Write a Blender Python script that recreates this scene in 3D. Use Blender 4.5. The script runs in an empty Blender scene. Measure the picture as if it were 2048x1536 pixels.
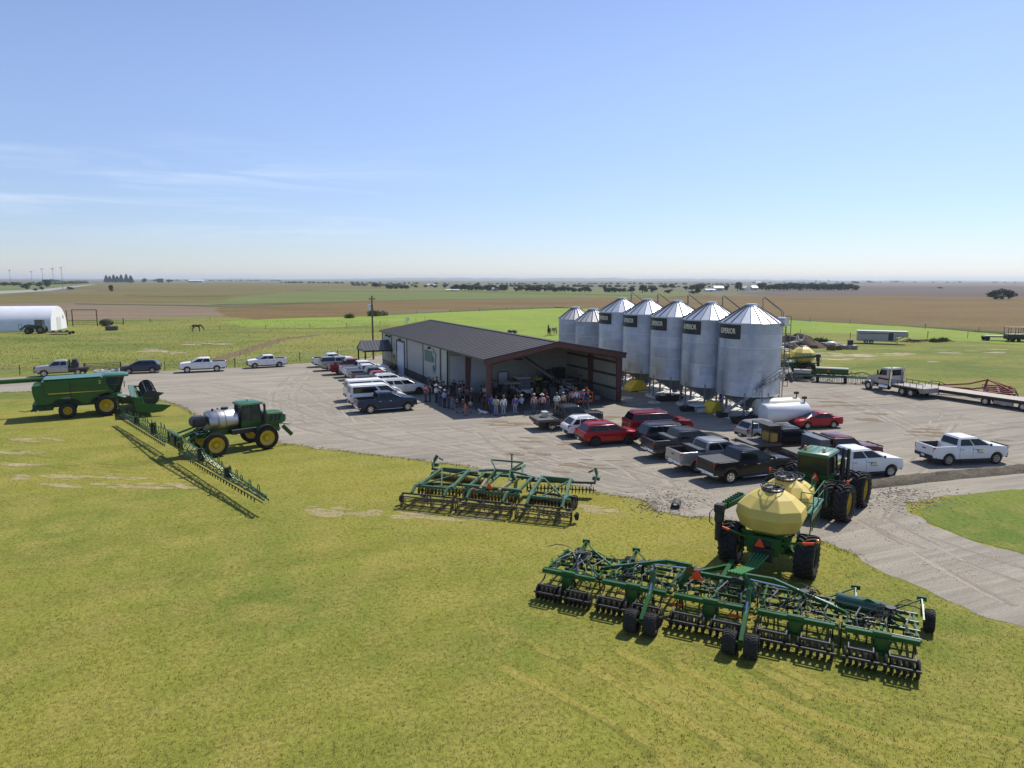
import bpy, bmesh, math, random
import numpy as np
from mathutils import Vector, Matrix, noise
from mathutils.geometry import tessellate_polygon
R = math.radians
V = Vector
sc = bpy.context.scene
COL = sc.collection
rnd = random.Random(7)
# ---------------------------------------------------------------- camera
H, FPX, PITCH, ROLL = 12.8, 1420.0, math.atan(209 / 1420), 0.0026
_f = V((0, math.cos(PITCH), -math.sin(PITCH))); _u0 = V((0, math.sin(PITCH), math.cos(PITCH))); _r0 = V((1, 0, 0))
_r = math.cos(ROLL) * _r0 + math.sin(ROLL) * _u0
_u = -math.sin(ROLL) * _r0 + math.cos(ROLL) * _u0
cd = bpy.data.cameras.new('camera'); cam = bpy.data.objects.new('camera', cd); COL.objects.link(cam)
cd.sensor_width = 36; cd.lens = 36 * FPX / 2048; cd.clip_start = 0.5; cd.clip_end = 60000
cam.matrix_world = Matrix(((_r.x, _u.x, -_f.x, 0), (_r.y, _u.y, -_f.y, 0), (_r.z, _u.z, -_f.z, H), (0, 0, 0, 1)))
sc.camera = cam
# ---------------------------------------------------------------- sky, sun, exposure
SUN_EL, SUN_AZ = R(52.5), math.atan2(0.66, 0.75)
w = bpy.data.worlds.new('World'); sc.world = w; w.use_nodes = True
nt = w.node_tree; nt.nodes.clear()
def N(nt, t, **k):
    n = nt.nodes.new(t)
    for a, b in k.items():
        if a == 'inp':
            for i, v in b.items(): n.inputs[i].default_value = v
        else: setattr(n, a, b)
    return n
out = N(nt, 'ShaderNodeOutputWorld'); bg = N(nt, 'ShaderNodeBackground', inp={'Strength': 0.132})
sky = N(nt, 'ShaderNodeTexSky', sky_type='NISHITA', sun_disc=False, sun_elevation=SUN_EL, sun_rotation=SUN_AZ,
        altitude=300, air_density=1.0, dust_density=0.15, ozone_density=3.0)
# thin wisps of cirrus low on the left of the sky
tc = N(nt, 'ShaderNodeTexCoord'); mp = N(nt, 'ShaderNodeMapping')
mp.inputs['Scale'].default_value = (2.2, 2.2, 26); mp.inputs['Rotation'].default_value = (0, R(3), 0)
nz = N(nt, 'ShaderNodeTexNoise', inp={'Scale': 1.6, 'Detail': 8, 'Roughness': .6, 'Distortion': .6})
cr = N(nt, 'ShaderNodeMapRange', inp={'From Min': .47, 'From Max': .78, 'To Min': 0, 'To Max': .36})
sep = N(nt, 'ShaderNodeSeparateXYZ')
el = N(nt, 'ShaderNodeMapRange', interpolation_type='SMOOTHSTEP', inp={'From Min': .02, 'From Max': .09})
el2 = N(nt, 'ShaderNodeMapRange', interpolation_type='SMOOTHSTEP', inp={'From Min': .20, 'From Max': .11})
az = N(nt, 'ShaderNodeMapRange', interpolation_type='SMOOTHSTEP', inp={'From Min': .05, 'From Max': -.35})
m1 = N(nt, 'ShaderNodeMath', operation='MULTIPLY'); m2 = N(nt, 'ShaderNodeMath', operation='MULTIPLY'); m3 = N(nt, 'ShaderNodeMath', operation='MULTIPLY')
mx = N(nt, 'ShaderNodeMix', data_type='RGBA'); mx.inputs[7].default_value = (7.2, 7.6, 8.2, 1)
# the air of the photograph is a touch more violet than the model's
tint = N(nt, 'ShaderNodeMix', data_type='RGBA', blend_type='MULTIPLY'); tint.inputs[0].default_value = 1; tint.inputs[7].default_value = (1.10, 1.0, 1.02, 1)
L = nt.links.new
L(tc.outputs['Generated'], mp.inputs[0]); L(mp.outputs[0], nz.inputs['Vector']); L(nz.outputs[0], cr.inputs[0])
L(tc.outputs['Generated'], sep.inputs[0]); L(sep.outputs[2], el.inputs[0]); L(sep.outputs[2], el2.inputs[0]); L(sep.outputs[0], az.inputs[0])
L(cr.outputs[0], m1.inputs[0]); L(el.outputs[0], m1.inputs[1]); L(m1.outputs[0], m2.inputs[0]); L(el2.outputs[0], m2.inputs[1])
L(m2.outputs[0], m3.inputs[0]); L(az.outputs[0], m3.inputs[1]); L(m3.outputs[0], mx.inputs[0])
grd = N(nt, 'ShaderNodeMapRange', interpolation_type='SMOOTHSTEP', inp={'From Min': -.02, 'From Max': .30}); tmx = N(nt, 'ShaderNodeMix', data_type='RGBA'); tmx.inputs[6].default_value = (.68, .70, .87, 1); tmx.inputs[7].default_value = (1.11, .99, 1.05, 1)
L(sep.outputs[2], grd.inputs[0]); L(grd.outputs[0], tmx.inputs[0]); L(tmx.outputs[2], tint.inputs[7])
L(sky.outputs[0], tint.inputs[6]); L(tint.outputs[2], mx.inputs[6]); L(mx.outputs[2], bg.inputs[0]); L(bg.outputs[0], out.inputs[0])
sl = bpy.data.lights.new('sun', 'SUN'); sun = bpy.data.objects.new('sun', sl); COL.objects.link(sun)
sl.energy = 4.8; sl.angle = R(.55); sl.color = (1, .95, .86)
sd = V((math.sin(SUN_AZ) * math.cos(SUN_EL), math.cos(SUN_AZ) * math.cos(SUN_EL), math.sin(SUN_EL)))
sun.rotation_euler = sd.to_track_quat('Z', 'Y').to_euler(); sun.location = (30, 30, 60)
sc.view_settings.view_transform = 'Standard'; sc.view_settings.look = 'None'
sc.view_settings.exposure = 0.14; sc.view_settings.gamma = 1
cy = sc.cycles
cy.max_bounces = 5; cy.diffuse_bounces = 2; cy.glossy_bounces = 3; cy.transmission_bounces = 3; cy.volume_bounces = 0; cy.caustics_reflective = False; cy.caustics_refractive = False

# ---------------------------------------------------------------- helpers
def G(px, py, z=0.0):
    """photo pixel -> point on the level z"""
    d = _f + (px - 1024) / FPX * _r + (768 - py) / FPX * _u
    t = (H - z) / -d.z
    return V((d.x * t, d.y * t, z))
def fwd(deg): return V((math.cos(R(deg)), math.sin(R(deg)), 0))

MATS = {}
def mat(name, col, rough=.55, metal=0., var=.10, vs=2.5, bump=0., bs=40., coat=0., spec=.5, dirt=0.):
    if name in MATS: return MATS[name]
    m = bpy.data.materials.new(name); m.use_nodes = True; n = m.node_tree; p = n.nodes['Principled BSDF']
    p.inputs['Roughness'].default_value = rough; p.inputs['Metallic'].default_value = metal
    p.inputs['Coat Weight'].default_value = coat; p.inputs['Coat Roughness'].default_value = .04; p.inputs['Specular IOR Level'].default_value = spec
    tc = N(n, 'ShaderNodeTexCoord'); oi = N(n, 'ShaderNodeObjectInfo')
    ad = N(n, 'ShaderNodeVectorMath', operation='ADD'); n.links.new(tc.outputs['Object'], ad.inputs[0]); n.links.new(oi.outputs['Random'], ad.inputs[1])
    nz = N(n, 'ShaderNodeTexNoise', inp={'Scale': vs, 'Detail': 6, 'Roughness': .62}); n.links.new(ad.outputs[0], nz.inputs['Vector'])
    mr = N(n, 'ShaderNodeMapRange', inp={'From Min': .3, 'From Max': .7, 'To Min': 1 - var, 'To Max': 1 + var}); n.links.new(nz.outputs[0], mr.inputs[0])
    mu = N(n, 'ShaderNodeMix', data_type='RGBA', blend_type='MULTIPLY'); mu.inputs[0].default_value = 1; mu.inputs[6].default_value = (*col, 1)
    n.links.new(mr.outputs[0], mu.inputs[7]); o = mu.outputs[2]
    if dirt:
        n2 = N(n, 'ShaderNodeTexNoise', inp={'Scale': vs * 2.3, 'Detail': 8, 'Roughness': .7}); n.links.new(ad.outputs[0], n2.inputs['Vector'])
        r2 = N(n, 'ShaderNodeMapRange', inp={'From Min': .45, 'From Max': .8, 'To Min': 0, 'To Max': dirt}); n.links.new(n2.outputs[0], r2.inputs[0])
        m2 = N(n, 'ShaderNodeMix', data_type='RGBA'); m2.inputs[7].default_value = (.23, .19, .14, 1)
        n.links.new(r2.outputs[0], m2.inputs[0]); n.links.new(o, m2.inputs[6]); o = m2.outputs[2]
    n.links.new(o, p.inputs['Base Color'])
    if bump:
        n3 = N(n, 'ShaderNodeTexNoise', inp={'Scale': bs, 'Detail': 4}); n.links.new(tc.outputs['Object'], n3.inputs['Vector'])
        b = N(n, 'ShaderNodeBump', inp={'Strength': bump, 'Distance': .02}); n.links.new(n3.outputs[0], b.inputs['Height']); n.links.new(b.outputs[0], p.inputs['Normal'])
    MATS[name] = m
    return m

class B:
    """collects shapes, then builds them as ONE mesh object"""
    def __init__(s): s.v = []; s.f = []
    def add(s, vs, fs):
        k = len(s.v); s.v += [tuple(v) for v in vs]; s.f += [tuple(i + k for i in f) for f in fs]; return s
    def box(s, x0, x1, y0, y1, z0, z1):
        return s.add([(x0,y0,z0),(x1,y0,z0),(x1,y1,z0),(x0,y1,z0),(x0,y0,z1),(x1,y0,z1),(x1,y1,z1),(x0,y1,z1)],
                     [(3,2,1,0),(4,5,6,7),(0,1,5,4),(1,2,6,5),(2,3,7,6),(3,0,4,7)])
    def frame(s, p, q, up=None):
        p = V(p); q = V(q); d = (q - p).normalized(); up = V(up or (0, 0, 1))
        if abs(d.dot(up)) > .98: up = V((1, 0, 0))
        a = d.cross(up).normalized(); return p, q, a, a.cross(d)
    def beam(s, p, q, w, h=None, up=None):
        h = h or w; p, q, a, b = s.frame(p, q, up); a = a * w / 2; b = b * h / 2
        return s.add([p-a-b, p+a-b, p+a+b, p-a+b, q-a-b, q+a-b, q+a+b, q-a+b], [(3,2,1,0),(4,5,6,7),(0,1,5,4),(1,2,6,5),(2,3,7,6),(3,0,4,7)])
    def tube(s, p, q, r, n=8, r2=None):
        p, q, a, b = s.frame(p, q); r2 = r if r2 is None else r2; c = [(math.cos(2*math.pi*i/n), math.sin(2*math.pi*i/n)) for i in range(n)]
        vs = [p + a*x*r + b*y*r for x, y in c] + [q + a*x*r2 + b*y*r2 for x, y in c]
        return s.add(vs, [(i, (i+1) % n, n+(i+1) % n, n+i) for i in range(n)] + [tuple(range(n))[::-1], tuple(range(n, 2*n))])
    def path(s, pts, r, n=6):
        pts = [V(p) for p in pts]; rings = []
        for i, p in enumerate(pts):
            d = (pts[min(i+1, len(pts)-1)] - pts[max(i-1, 0)]).normalized(); up = V((0,0,1)) if abs(d.z) < .95 else V((1,0,0))
            a = d.cross(up).normalized(); b = a.cross(d)
            rings.append([p + a*math.cos(2*math.pi*k/n)*r + b*math.sin(2*math.pi*k/n)*r for k in range(n)])
        return s.loft(rings)
    def loft(s, rings, cap=True, closed=True):
        n = len(rings[0]); vs = [v for r in rings for v in r]; fs = []
        for i in range(len(rings) - 1):
            for k in range(n if closed else n - 1):
                fs.append((i*n+k, i*n+(k+1) % n, (i+1)*n+(k+1) % n, (i+1)*n+k))
        if cap: fs += [tuple(range(n))[::-1], tuple(range((len(rings)-1)*n, len(rings)*n))]
        return s.add(vs, fs)
    def lathe(s, prof, n=24, axis='y', c=(0,0,0), cap=False):
        rings = []; c = V(c)
        for r, h in prof:
            ring = []
            for k in range(n):
                a = 2*math.pi*k/n; x, y = r*math.cos(a), r*math.sin(a)
                ring.append(c + (V((x, h, y)) if axis == 'y' else V((x, y, h)) if axis == 'z' else V((h, x, y))))
            rings.append(ring)
        return s.loft(rings, cap=cap)
    def prism(s, poly, a, b, plane='xz'):
        f = {'xz': lambda u, w, t: (u, t, w), 'xy': lambda u, w, t: (u, w, t), 'yz': lambda u, w, t: (t, u, w)}[plane]
        n = len(poly); vs = [f(u, w, a) for u, w in poly] + [f(u, w, b) for u, w in poly]
        return s.add(vs, [tuple(range(n)), tuple(range(n, 2*n))[::-1]] + [(i, n+i, n+(i+1) % n, (i+1) % n) for i in range(n)])
    def ball(s, c, rx, ry=None, rz=None, n=10, m=6):
        ry = ry or rx; rz = rz or rx; c = V(c)
        rings = [[c + V((rx*math.sin(t)*math.cos(2*math.pi*k/n), ry*math.sin(t)*math.sin(2*math.pi*k/n), rz*math.cos(t))) for k in range(n)]
                 for t in [math.pi*(.02+.96*j/m) for j in range(m+1)]]
        return s.loft(rings)
    def xf(s, M, other):
        return s.add([M @ V(v) for v in other.v], other.f)
    def mesh(s, name, bevel=0, smooth=35, seg=1):
        me = bpy.data.meshes.new(name); me.from_pydata(s.v, [], s.f)
        bm = bmesh.new(); bm.from_mesh(me); bmesh.ops.recalc_face_normals(bm, faces=bm.faces)
        if bevel:
            es = [e for e in bm.edges if len(e.link_faces) == 2 and e.calc_face_angle(0) > R(28)]
            bmesh.ops.bevel(bm, geom=es, offset=bevel, segments=seg, affect='EDGES', clamp_overlap=True)
        bm.to_mesh(me); bm.free()
        if smooth:
            me.polygons.foreach_set('use_smooth', [True] * len(me.polygons)); me.set_sharp_from_angle(angle=R(smooth))
        return me
    def o(s, name, m, parent=None, bevel=0, smooth=35, seg=1, loc=None, rot=None):
        return place(name, s.mesh(name, bevel, smooth, seg), m, parent, loc, rot)
def place(name, me, m, parent=None, loc=None, rot=None):
    """links a mesh as an object; the material sits on the object so that copies may be painted differently"""
    o = bpy.data.objects.new(name, me); COL.objects.link(o)
    if not me.materials: me.materials.append(m)
    if me.materials[0] is not m:
        o.material_slots[0].link = 'OBJECT'; o.material_slots[0].material = m
    if parent: o.parent = parent
    if loc is not None: o.location = loc
    if rot is not None: o.rotation_euler = rot
    return o
def tag(o, label, cat, group=None):
    o['label'] = label; o['category'] = cat
    if group: o['group'] = group
    return o
def thing(name, label, cat, loc=(0,0,0), deg=0, group=None, scale=1):
    o = bpy.data.objects.new(name, None); COL.objects.link(o); o.location = loc; o.rotation_euler = (0, 0, R(deg)); o.scale = (scale,)*3
    o.empty_display_size = .3
    return tag(o, label, cat, group)
KIDS = {}
def dup(root, loc, deg, label, group=None, scale=None):
    """copy of a thing with copies of its parts and sub-parts"""
    kids = {}
    for o in COL.objects:
        if o.parent: kids.setdefault(o.parent.name, []).append(o)
    r = root.copy(); COL.objects.link(r); r.location = loc; r.rotation_euler = (0, 0, R(deg)); r['label'] = label
    if group: r['group'] = group
    if scale: r.scale = (scale,)*3
    for ch in kids.get(root.name, []):
        c = ch.copy(); COL.objects.link(c); c.parent = r
        for g in kids.get(ch.name, []):
            d = g.copy(); COL.objects.link(d); d.parent = c
    return r
def copy_part(o, parent, loc=None, rot=None):
    c = o.copy(); COL.objects.link(c); c.parent = parent
    if loc is not None: c.location = loc
    if rot is not None: c.rotation_euler = rot
    return c
# ---------------------------------------------------------------- ground, fields, gravel
def gmat(name, cols, s1=.03, s2=.35, fine=6., finew=.35, stretch=None, rot=0, bump=.5, rough=.95, bdist=.05, streak=0., streak_s=.8):
    """ground cover: two or three colours broken up by noise of several sizes"""
    m = bpy.data.materials.new(name); m.use_nodes = True; n = m.node_tree; p = n.nodes['Principled BSDF']; l = n.links.new
    p.inputs['Roughness'].default_value = rough; p.inputs['Specular IOR Level'].default_value = .12
    g = N(n, 'ShaderNodeNewGeometry'); mp = N(n, 'ShaderNodeMapping'); mp.inputs['Rotation'].default_value = (0, 0, -R(rot)); mp.inputs['Scale'].default_value = stretch or (1, 1, 1)
    mp.vector_type = 'TEXTURE' if False else 'POINT'
    rt = N(n, 'ShaderNodeMapping'); rt.inputs['Rotation'].default_value = (0, 0, -R(rot)); l(g.outputs['Position'], rt.inputs[0])
    st = N(n, 'ShaderNodeMapping'); st.inputs['Scale'].default_value = stretch or (1, 1, 1); l(rt.outputs[0], st.inputs[0])
    def nz(s, d=5, r=.6, v=st):
        t = N(n, 'ShaderNodeTexNoise', inp={'Scale': s, 'Detail': d, 'Roughness': r, 'Distortion': .3}); l(v.outputs[0], t.inputs['Vector']); return t
    a, b, c = nz(s1, 4), nz(s2, 6, .65), nz(fine, 6, .75, rt)
    def mr(src, f0, f1, t0=0, t1=1):
        r = N(n, 'ShaderNodeMapRange', inp={'From Min': f0, 'From Max': f1, 'To Min': t0, 'To Max': t1}); l(src, r.inputs[0]); return r.outputs[0]
    def mix(fac, x, y, bt='MIX'):
        k = N(n, 'ShaderNodeMix', data_type='RGBA', blend_type=bt)
        l(fac, k.inputs[0]) if hasattr(fac, 'links') else setattr(k.inputs[0], 'default_value', fac)
        for i, q in ((6, x), (7, y)):
            l(q, k.inputs[i]) if hasattr(q, 'links') else setattr(k.inputs[i], 'default_value', (*q, 1))
        return k.outputs[2]
    o = mix(mr(a.outputs[0], .38, .62), cols[0], cols[1])
    o = mix(mr(b.outputs[0], .42, .70), o, cols[2] if len(cols) > 2 else cols[1])
    if streak:
        t = N(n, 'ShaderNodeTexNoise', inp={'Scale': streak_s, 'Detail': 4, 'Roughness': .55, 'Distortion': .8}); sm = N(n, 'ShaderNodeMapping'); sm.inputs['Scale'].default_value = (.07, 1, 1)
        l(rt.outputs[0], sm.inputs[0]); l(sm.outputs[0], t.inputs['Vector'])
        o = mix(1.0, o, mr(t.outputs[0], .35, .65, 1 - streak, 1 + streak), 'MULTIPLY')
    o = mix(1.0, o, mr(c.outputs[0], .25, .75, 1 - finew, 1 + finew), 'MULTIPLY')
    l(o, p.inputs['Base Color'])
    if bump:
        bp = N(n, 'ShaderNodeBump', inp={'Strength': bump, 'Distance': bdist}); l(c.outputs[0], bp.inputs['Height']); l(bp.outputs[0], p.inputs['Normal'])
    MATS[name] = m
    return m
GRASS = gmat('lawn_grass', [(.240,.222,.039), (.152,.180,.030), (.265,.232,.056)], .045, .42, 5.5, .45, rot=25, bump=.9, bdist=.06, streak=.07, streak_s=.5)
GRAVEL = gmat('gravel', [(.282,.252,.203), (.238,.214,.177), (.326,.287,.224)], .06, .25, 11., .34, stretch=(.35,1,1), rot=22, bump=.5, bdist=.04, streak=.15, streak_s=1.6)
PASTURE = gmat('pasture_grass', [(.205,.215,.046), (.110,.150,.030), (.245,.222,.060)], .035, .10, 1.1, .30, stretch=(.45,1,1), rot=8, bump=.8, bdist=.3)
LIME = gmat('bright_meadow', [(.205,.275,.040), (.165,.240,.036), (.235,.285,.050)], .02, .09, .9, .26, bump=.6, bdist=.3)
BROWN = gmat('ripening_crop', [(.165,.104,.040), (.125,.080,.033), (.165,.130,.044)], .012, .07, .5, .35, stretch=(.25,1,1), rot=2, bump=.4, bdist=.4)
OLIVE = gmat('dry_prairie', [(.155,.128,.042), (.095,.108,.034), (.190,.125,.055)], .011, .045, .3, .4, stretch=(.3,1,1), rot=-4, bump=.4, bdist=.5)
STUBBLE = gmat('stubble', [(.185,.135,.090), (.150,.112,.072), (.215,.165,.10)], .01, .05, .4, .2, stretch=(.2,1,1), rot=2)
PLOUGH = gmat('ploughed_soil', [(.118,.092,.078), (.098,.078,.066), (.135,.11,.09)], .004, .02, .2, .18, stretch=(.15,1,1))
GREENF = gmat('green_crop', [(.130,.160,.042), (.105,.135,.040), (.165,.165,.055)], .006, .03, .3, .22, stretch=(.2,1,1))
FAR = gmat('far_plain', [(.145,.135,.075), (.105,.112,.062), (.165,.140,.092)], .0009, .004, .03, .25, stretch=(.35,1,1), bump=0)
ASPHALT = gmat('worn_road', [(.30,.285,.26), (.27,.26,.24), (.33,.31,.28)], .05, .3, 3., .1)
DIRT = gmat('bare_dirt', [(.42,.33,.25), (.35,.27,.20), (.46,.38,.29)], .1, .5, 5., .2)
MUD = gmat('ditch_soil', [(.150,.128,.095), (.19,.16,.12), (.105,.095,.07)], .3, 1.2, 6., .4, bump=1, bdist=.15)

def sheet(name, poly, m, z, step=0, amp=0., seed=0, kind='structure'):
    """flat ground sheet from ground points, its outline roughened by noise"""
    pts = [V((p[0], p[1], 0)) for p in poly]
    if step:
        o = []
        for i, p in enumerate(pts):
            q = pts[(i+1) % len(pts)]; n = max(1, min(260, int((q-p).length / step))); nn = V((-(q-p).y, (q-p).x, 0)).normalized()
            for k in range(n):
                c = p.lerp(q, k/n)
                d = noise.fractal(c * (.22/step) + V((seed, 0, 0)), .9, 2.1, 4) * amp + noise.fractal(c * (1.3/step) + V((0, seed, 0)), .8, 2.1, 3) * amp * .45
                o.append(c + nn * d)
        pts = o
    tris = tessellate_polygon([pts])
    me = bpy.data.meshes.new(name); me.from_pydata([(p.x, p.y, 0) for p in pts], [], tris)
    bm = bmesh.new(); bm.from_mesh(me)
    for f in bm.faces:
        f.normal_update()
        if f.normal.z < 0: f.normal_flip()
    bm.to_mesh(me); bm.free()
    ob = place(name, me, m, None, (0, 0, z)); ob['kind'] = kind
    return ob
def px(*pts): return [G(a, b) for a, b in pts]
# the plain, one disc to the horizon
n = 96; bb = B(); bb.add([(0, 0, 0)] + [(15000*math.cos(2*math.pi*k/n), 15000*math.sin(2*math.pi*k/n), 0) for k in range(n)], [(0, k+1, (k+1) % n + 1) for k in range(n)])
o = bb.o('ground', FAR, smooth=0, loc=(0, 0, -.40)); o['kind'] = 'structure'
# fields, far ones first
sheet('ploughed_field', px((1560,579),(1700,572),(2300,572),(2300,593),(1600,592),(1480,586)), PLOUGH, -.28, 25, 14, 3)
sheet('far_stubble_field', px((1500,570.5),(2300,568),(2300,574),(1700,574),(1500,575)), STUBBLE, -.30, 60, 20, 4)
sheet('pale_stubble_field', px((-200,567),(560,564.5),(900,569),(800,577),(500,575),(-200,580)), OLIVE, -.26, 40, 10, 5)
sheet('green_crop_field', px((380,583),(700,577),(1000,577.5),(1350,582),(1420,590),(1300,594.5),(1000,599),(700,603),(300,611)), GREENF, -.22, 14, 7, 6)
sheet('prairie_field', px((-300,596),(140,584),(420,566),(640,566.5),(800,573),(640,579),(480,592),(440,603),(200,608),(-300,612)), OLIVE, -.19, 12, 5, 7)
sheet('ripe_field', px((440,612),(720,601),(1000,597.5),(1300,594),(1600,590.5),(1830,592),(2300,596),(2300,694),(2048,669),(1540,638),(1300,626),(1110,614),(760,630),(600,640),(440,636)), BROWN, -.06, 6, 2.5, 8)
sheet('bare_field', px((-300,610),(200,604),(460,610),(760,603),(760,622),(560,634),(380,640),(150,640),(-300,652)), STUBBLE, -.10, 6, 2.5, 9)
sheet('far_park_lawn', px((-500,600),(-500,574),(60,568),(200,569),(130,577),(60,586),(-100,598)), GREENF, -.15, 12, 4, 10)
sheet('meadow', px((690,634),(900,624),(1110,616),(1300,620),(1540,638),(1800,652),(2300,690),(2300,745),(1500,760),(1000,690),(820,662),(700,648)), LIME, -.026, 2, 1.0, 11)
sheet('pasture', px((-400,655),(150,641),(300,637),(420,632),(540,640),(700,640),(790,645),(900,700),(900,790),(500,790),(-400,810)), PASTURE, -.020, 2, .9, 12)
sheet('hay_strip', px((430,643),(560,637),(720,633),(800,640),(795,648),(640,656),(500,655)), LIME, -.012, 2, .9, 14)
sheet('yard_grass', px((1540,664),(1720,668),(2300,705),(2300,860),(1500,860)), PASTURE, -.014, 2, .8, 13)
MARG = gmat('field_margin_weeds', [(.070,.085,.030),(.10,.115,.035),(.055,.07,.025)], .02, .1, .6, .4)
for i, m_ in enumerate((((150,606.4),(330,609),(470,611.2),(600,606),(760,601.6),(980,597.6),(1180,595.2),(1180,596.0),(980,598.8),(760,603.2),(600,608),(470,613.6),(330,611),(150,608)), ((600,581),(900,582),(1150,587.5),(1330,592),(1330,592.8),(1150,588.6),(900,583.2),(600,582)), ((250,590),(330,592),(460,591),(460,592.4),(330,593.6),(250,591.4)), ((1540,634.5),(1700,645),(1900,655),(2100,669),(2100,672),(1900,658.5),(1700,648),(1540,637.5)), ((760,628),(900,622),(1110,614),(1110,615.6),(900,624.4),(760,631)), ((1700,591.6),(2300,594.6),(2300,596),(1700,592.6)))): sheet('field_margin', px(*m_), MARG if i < 5 else STUBBLE, -.05+.004*i if i in (0,3,4) else -.16, 4, 1.6, 50+i)
sheet('country_road', px((-200,590),(80,578.5),(150,571.5),(186,568),(192,568.3),(160,573),(96,582),(-200,597)), ASPHALT, -.12)
# lawn in front, gravel yard laid over it
sheet('lawn', [(-150, 8), (150, 8), (150, 60), (60, 75), (-60, 75), (-150, 80)], GRASS, -.009)
YARD = px((-120,764),(60,753),(240,744),(360,741),(500,734),(620,726),(740,716),(800,700),(1000,690),(1300,700),(1500,705),(1570,716),(1640,738),(1700,752),(1760,760),(1900,772),(2048,792),(2300,825),
          (2300,960),(2048,978),(1900,992),(1800,1004),(1850,1046),(1950,1083),(2048,1110),(2400,1208),(2400,1385),(2048,1258),(1900,1203),(1780,1152),(1720,1114),(1640,1082),(1540,1062),(1440,1036),(1380,1034),(1310,1022),(1290,998),(1200,988),
          (1150,972),(1060,955),(980,941),(900,928),(800,916),(700,904),(620,894),(555,886),(470,868),(430,850),(381,824),(360,812),(321,800),(270,792),(200,787),(100,782),(0,785),(-120,792))
sheet('gravel_yard', YARD, GRAVEL, .0, .5, .34, 20)
LUSH = gmat('lush_grass', [(.150,.190,.030), (.105,.155,.026), (.195,.200,.045)], .08, .5, 4.2, .4, bump=.9, bdist=.06)
sheet('side_lawn', px((1838,1022),(1880,1000),(1960,985),(2048,976),(2300,962),(2400,1204),(2048,1109),(1950,1082),(1850,1044)), LUSH, .006, .5, .3, 31)
# bare patches: worn turf beside the disk harrow, tyre tracks at the left, dirt tracks in the back yard
def patches(name, spots, m, z, seed):
    r = random.Random(seed); bb = B(); zz = 0
    for (cx, cy_, lx, ly, k) in spots:
        for _ in range(k):
            c = G(cx + r.uniform(-lx, lx), cy_ + r.uniform(-ly, ly)); a0 = r.uniform(.2, .85) * c.y / 45; b0 = a0 * r.uniform(.18, .42); n = 22; s = r.uniform(0, 99); th = R(r.uniform(-22, 4))
            ring = []
            for i in range(n):
                t = 2*math.pi*i/n; q = 1 + .55*noise.noise(V((2*math.cos(t)+s, 2*math.sin(t), s))) + .3*noise.noise(V((6*math.cos(t)+s, 6*math.sin(t), s)))
                x, y = a0*q*math.cos(t), b0*q*math.sin(t)
                ring.append((c.x + x*math.cos(th) - y*math.sin(th), c.y + x*math.sin(th) + y*math.cos(th), 0))
            zz += 6e-5; bb.add([(c.x, c.y, zz)] + [(q[0], q[1], zz) for q in ring], [(0, i+1, (i+1) % n + 1) for i in range(n)])
    o = bb.o(name, m, smooth=0, loc=(0, 0, z)); o['kind'] = 'structure'
def ribbon(bb, pts, wd, z, seed, cut=-.12):
    P = [G(*p) for p in pts]; line = []; n = len(P)
    for i in range(n-1):
        a, b_, c, d = P[max(i-1,0)], P[i], P[i+1], P[min(i+2,n-1)]; k = max(2, int((c-b_).length/.6))
        for j in range(k): t = j/k; line.append(.5*((2*b_)+(c-a)*t+(2*a-5*b_+4*c-d)*t*t+(3*b_-a-3*c+d)*t**3))
    prev = None
    for off in (-.85, .85):
        prev = None
        for i in range(len(line)-1):
            d = (line[i+1]-line[i]).normalized(); nn = V((-d.y,d.x,0)); q = noise.fractal(V((i*.16,seed,off)), .8, 2.1, 4); w_ = wd*(.55+.9*q+noise.noise(V((i*.9,seed,off)))*.35); c = line[i]+nn*(off+.12*noise.noise(V((i*.1,seed+9,off))))
            cur = None if q < cut or w_ < .05 else (c-nn*w_*.5, c+nn*w_*.5)
            if prev and cur: bb.add([(*p[:2], z) for p in (prev[0],cur[0],cur[1],prev[1])], [(0,1,2,3)])
            prev = cur
TRK = [gmat('track_pale', [(.335,.290,.228),(.30,.26,.21),(.36,.31,.245)], .2, .8, 9., .3), gmat('track_dark', [(.250,.218,.178),(.23,.20,.165),(.27,.235,.19)], .2, .8, 9., .3)]
CURVES = [((1050,850),(1250,930),(1330,985),(1420,1030)),((900,850),(1100,900),(1300,960),(1560,1010)),((640,800),(850,870),(1080,930),(1280,975)),((560,840),(750,880),(950,910),(1150,950)),((330,775),(500,800),(640,850),(800,890)),((100,770),(350,765),(520,790),(640,835)),((600,745),(560,790),(600,850),(760,880)),((1560,760),(1700,800),(1820,850),(1990,950)),((1620,800),(1760,830),(1900,900),(2060,940)),((1580,735),(1720,770),(1900,830),(2100,860)),((2040,860),(1900,880),(1790,960),(1720,1040)),((1740,1040),(1850,1100),(1960,1160),(2100,1230)),((1700,1020),(1820,1075),(1950,1120),(2100,1170)),((1900,830),(1850,880),(1700,890),(1560,840)),((420,760),(560,765),(640,790),(690,850)),((960,860),(1020,900),(1180,960),(1300,985))]
for k in range(2):
    bb = B(); zz = .0035+.0014*k
    for i, c in enumerate(CURVES):
        for rep in range(2): zz += 5e-5; ribbon(bb, [(x+rep*13-6+(k*9), y+rep*5-2) for x, y in c], .26, zz, i*3.1+k*17+rep*5, -.05 if k else -.02)
    o = bb.o('tyre_tracks', TRK[k], smooth=0); o['kind'] = 'structure'
LTR = [gmat('mown_track', [(.170,.172,.030),(.150,.160,.028),(.19,.18,.036)], .2, .8, 6., .4, bump=.8), gmat('pressed_grass', [(.268,.236,.050),(.245,.215,.043),(.285,.248,.060)], .2, .8, 6., .4, bump=.8)]
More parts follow.
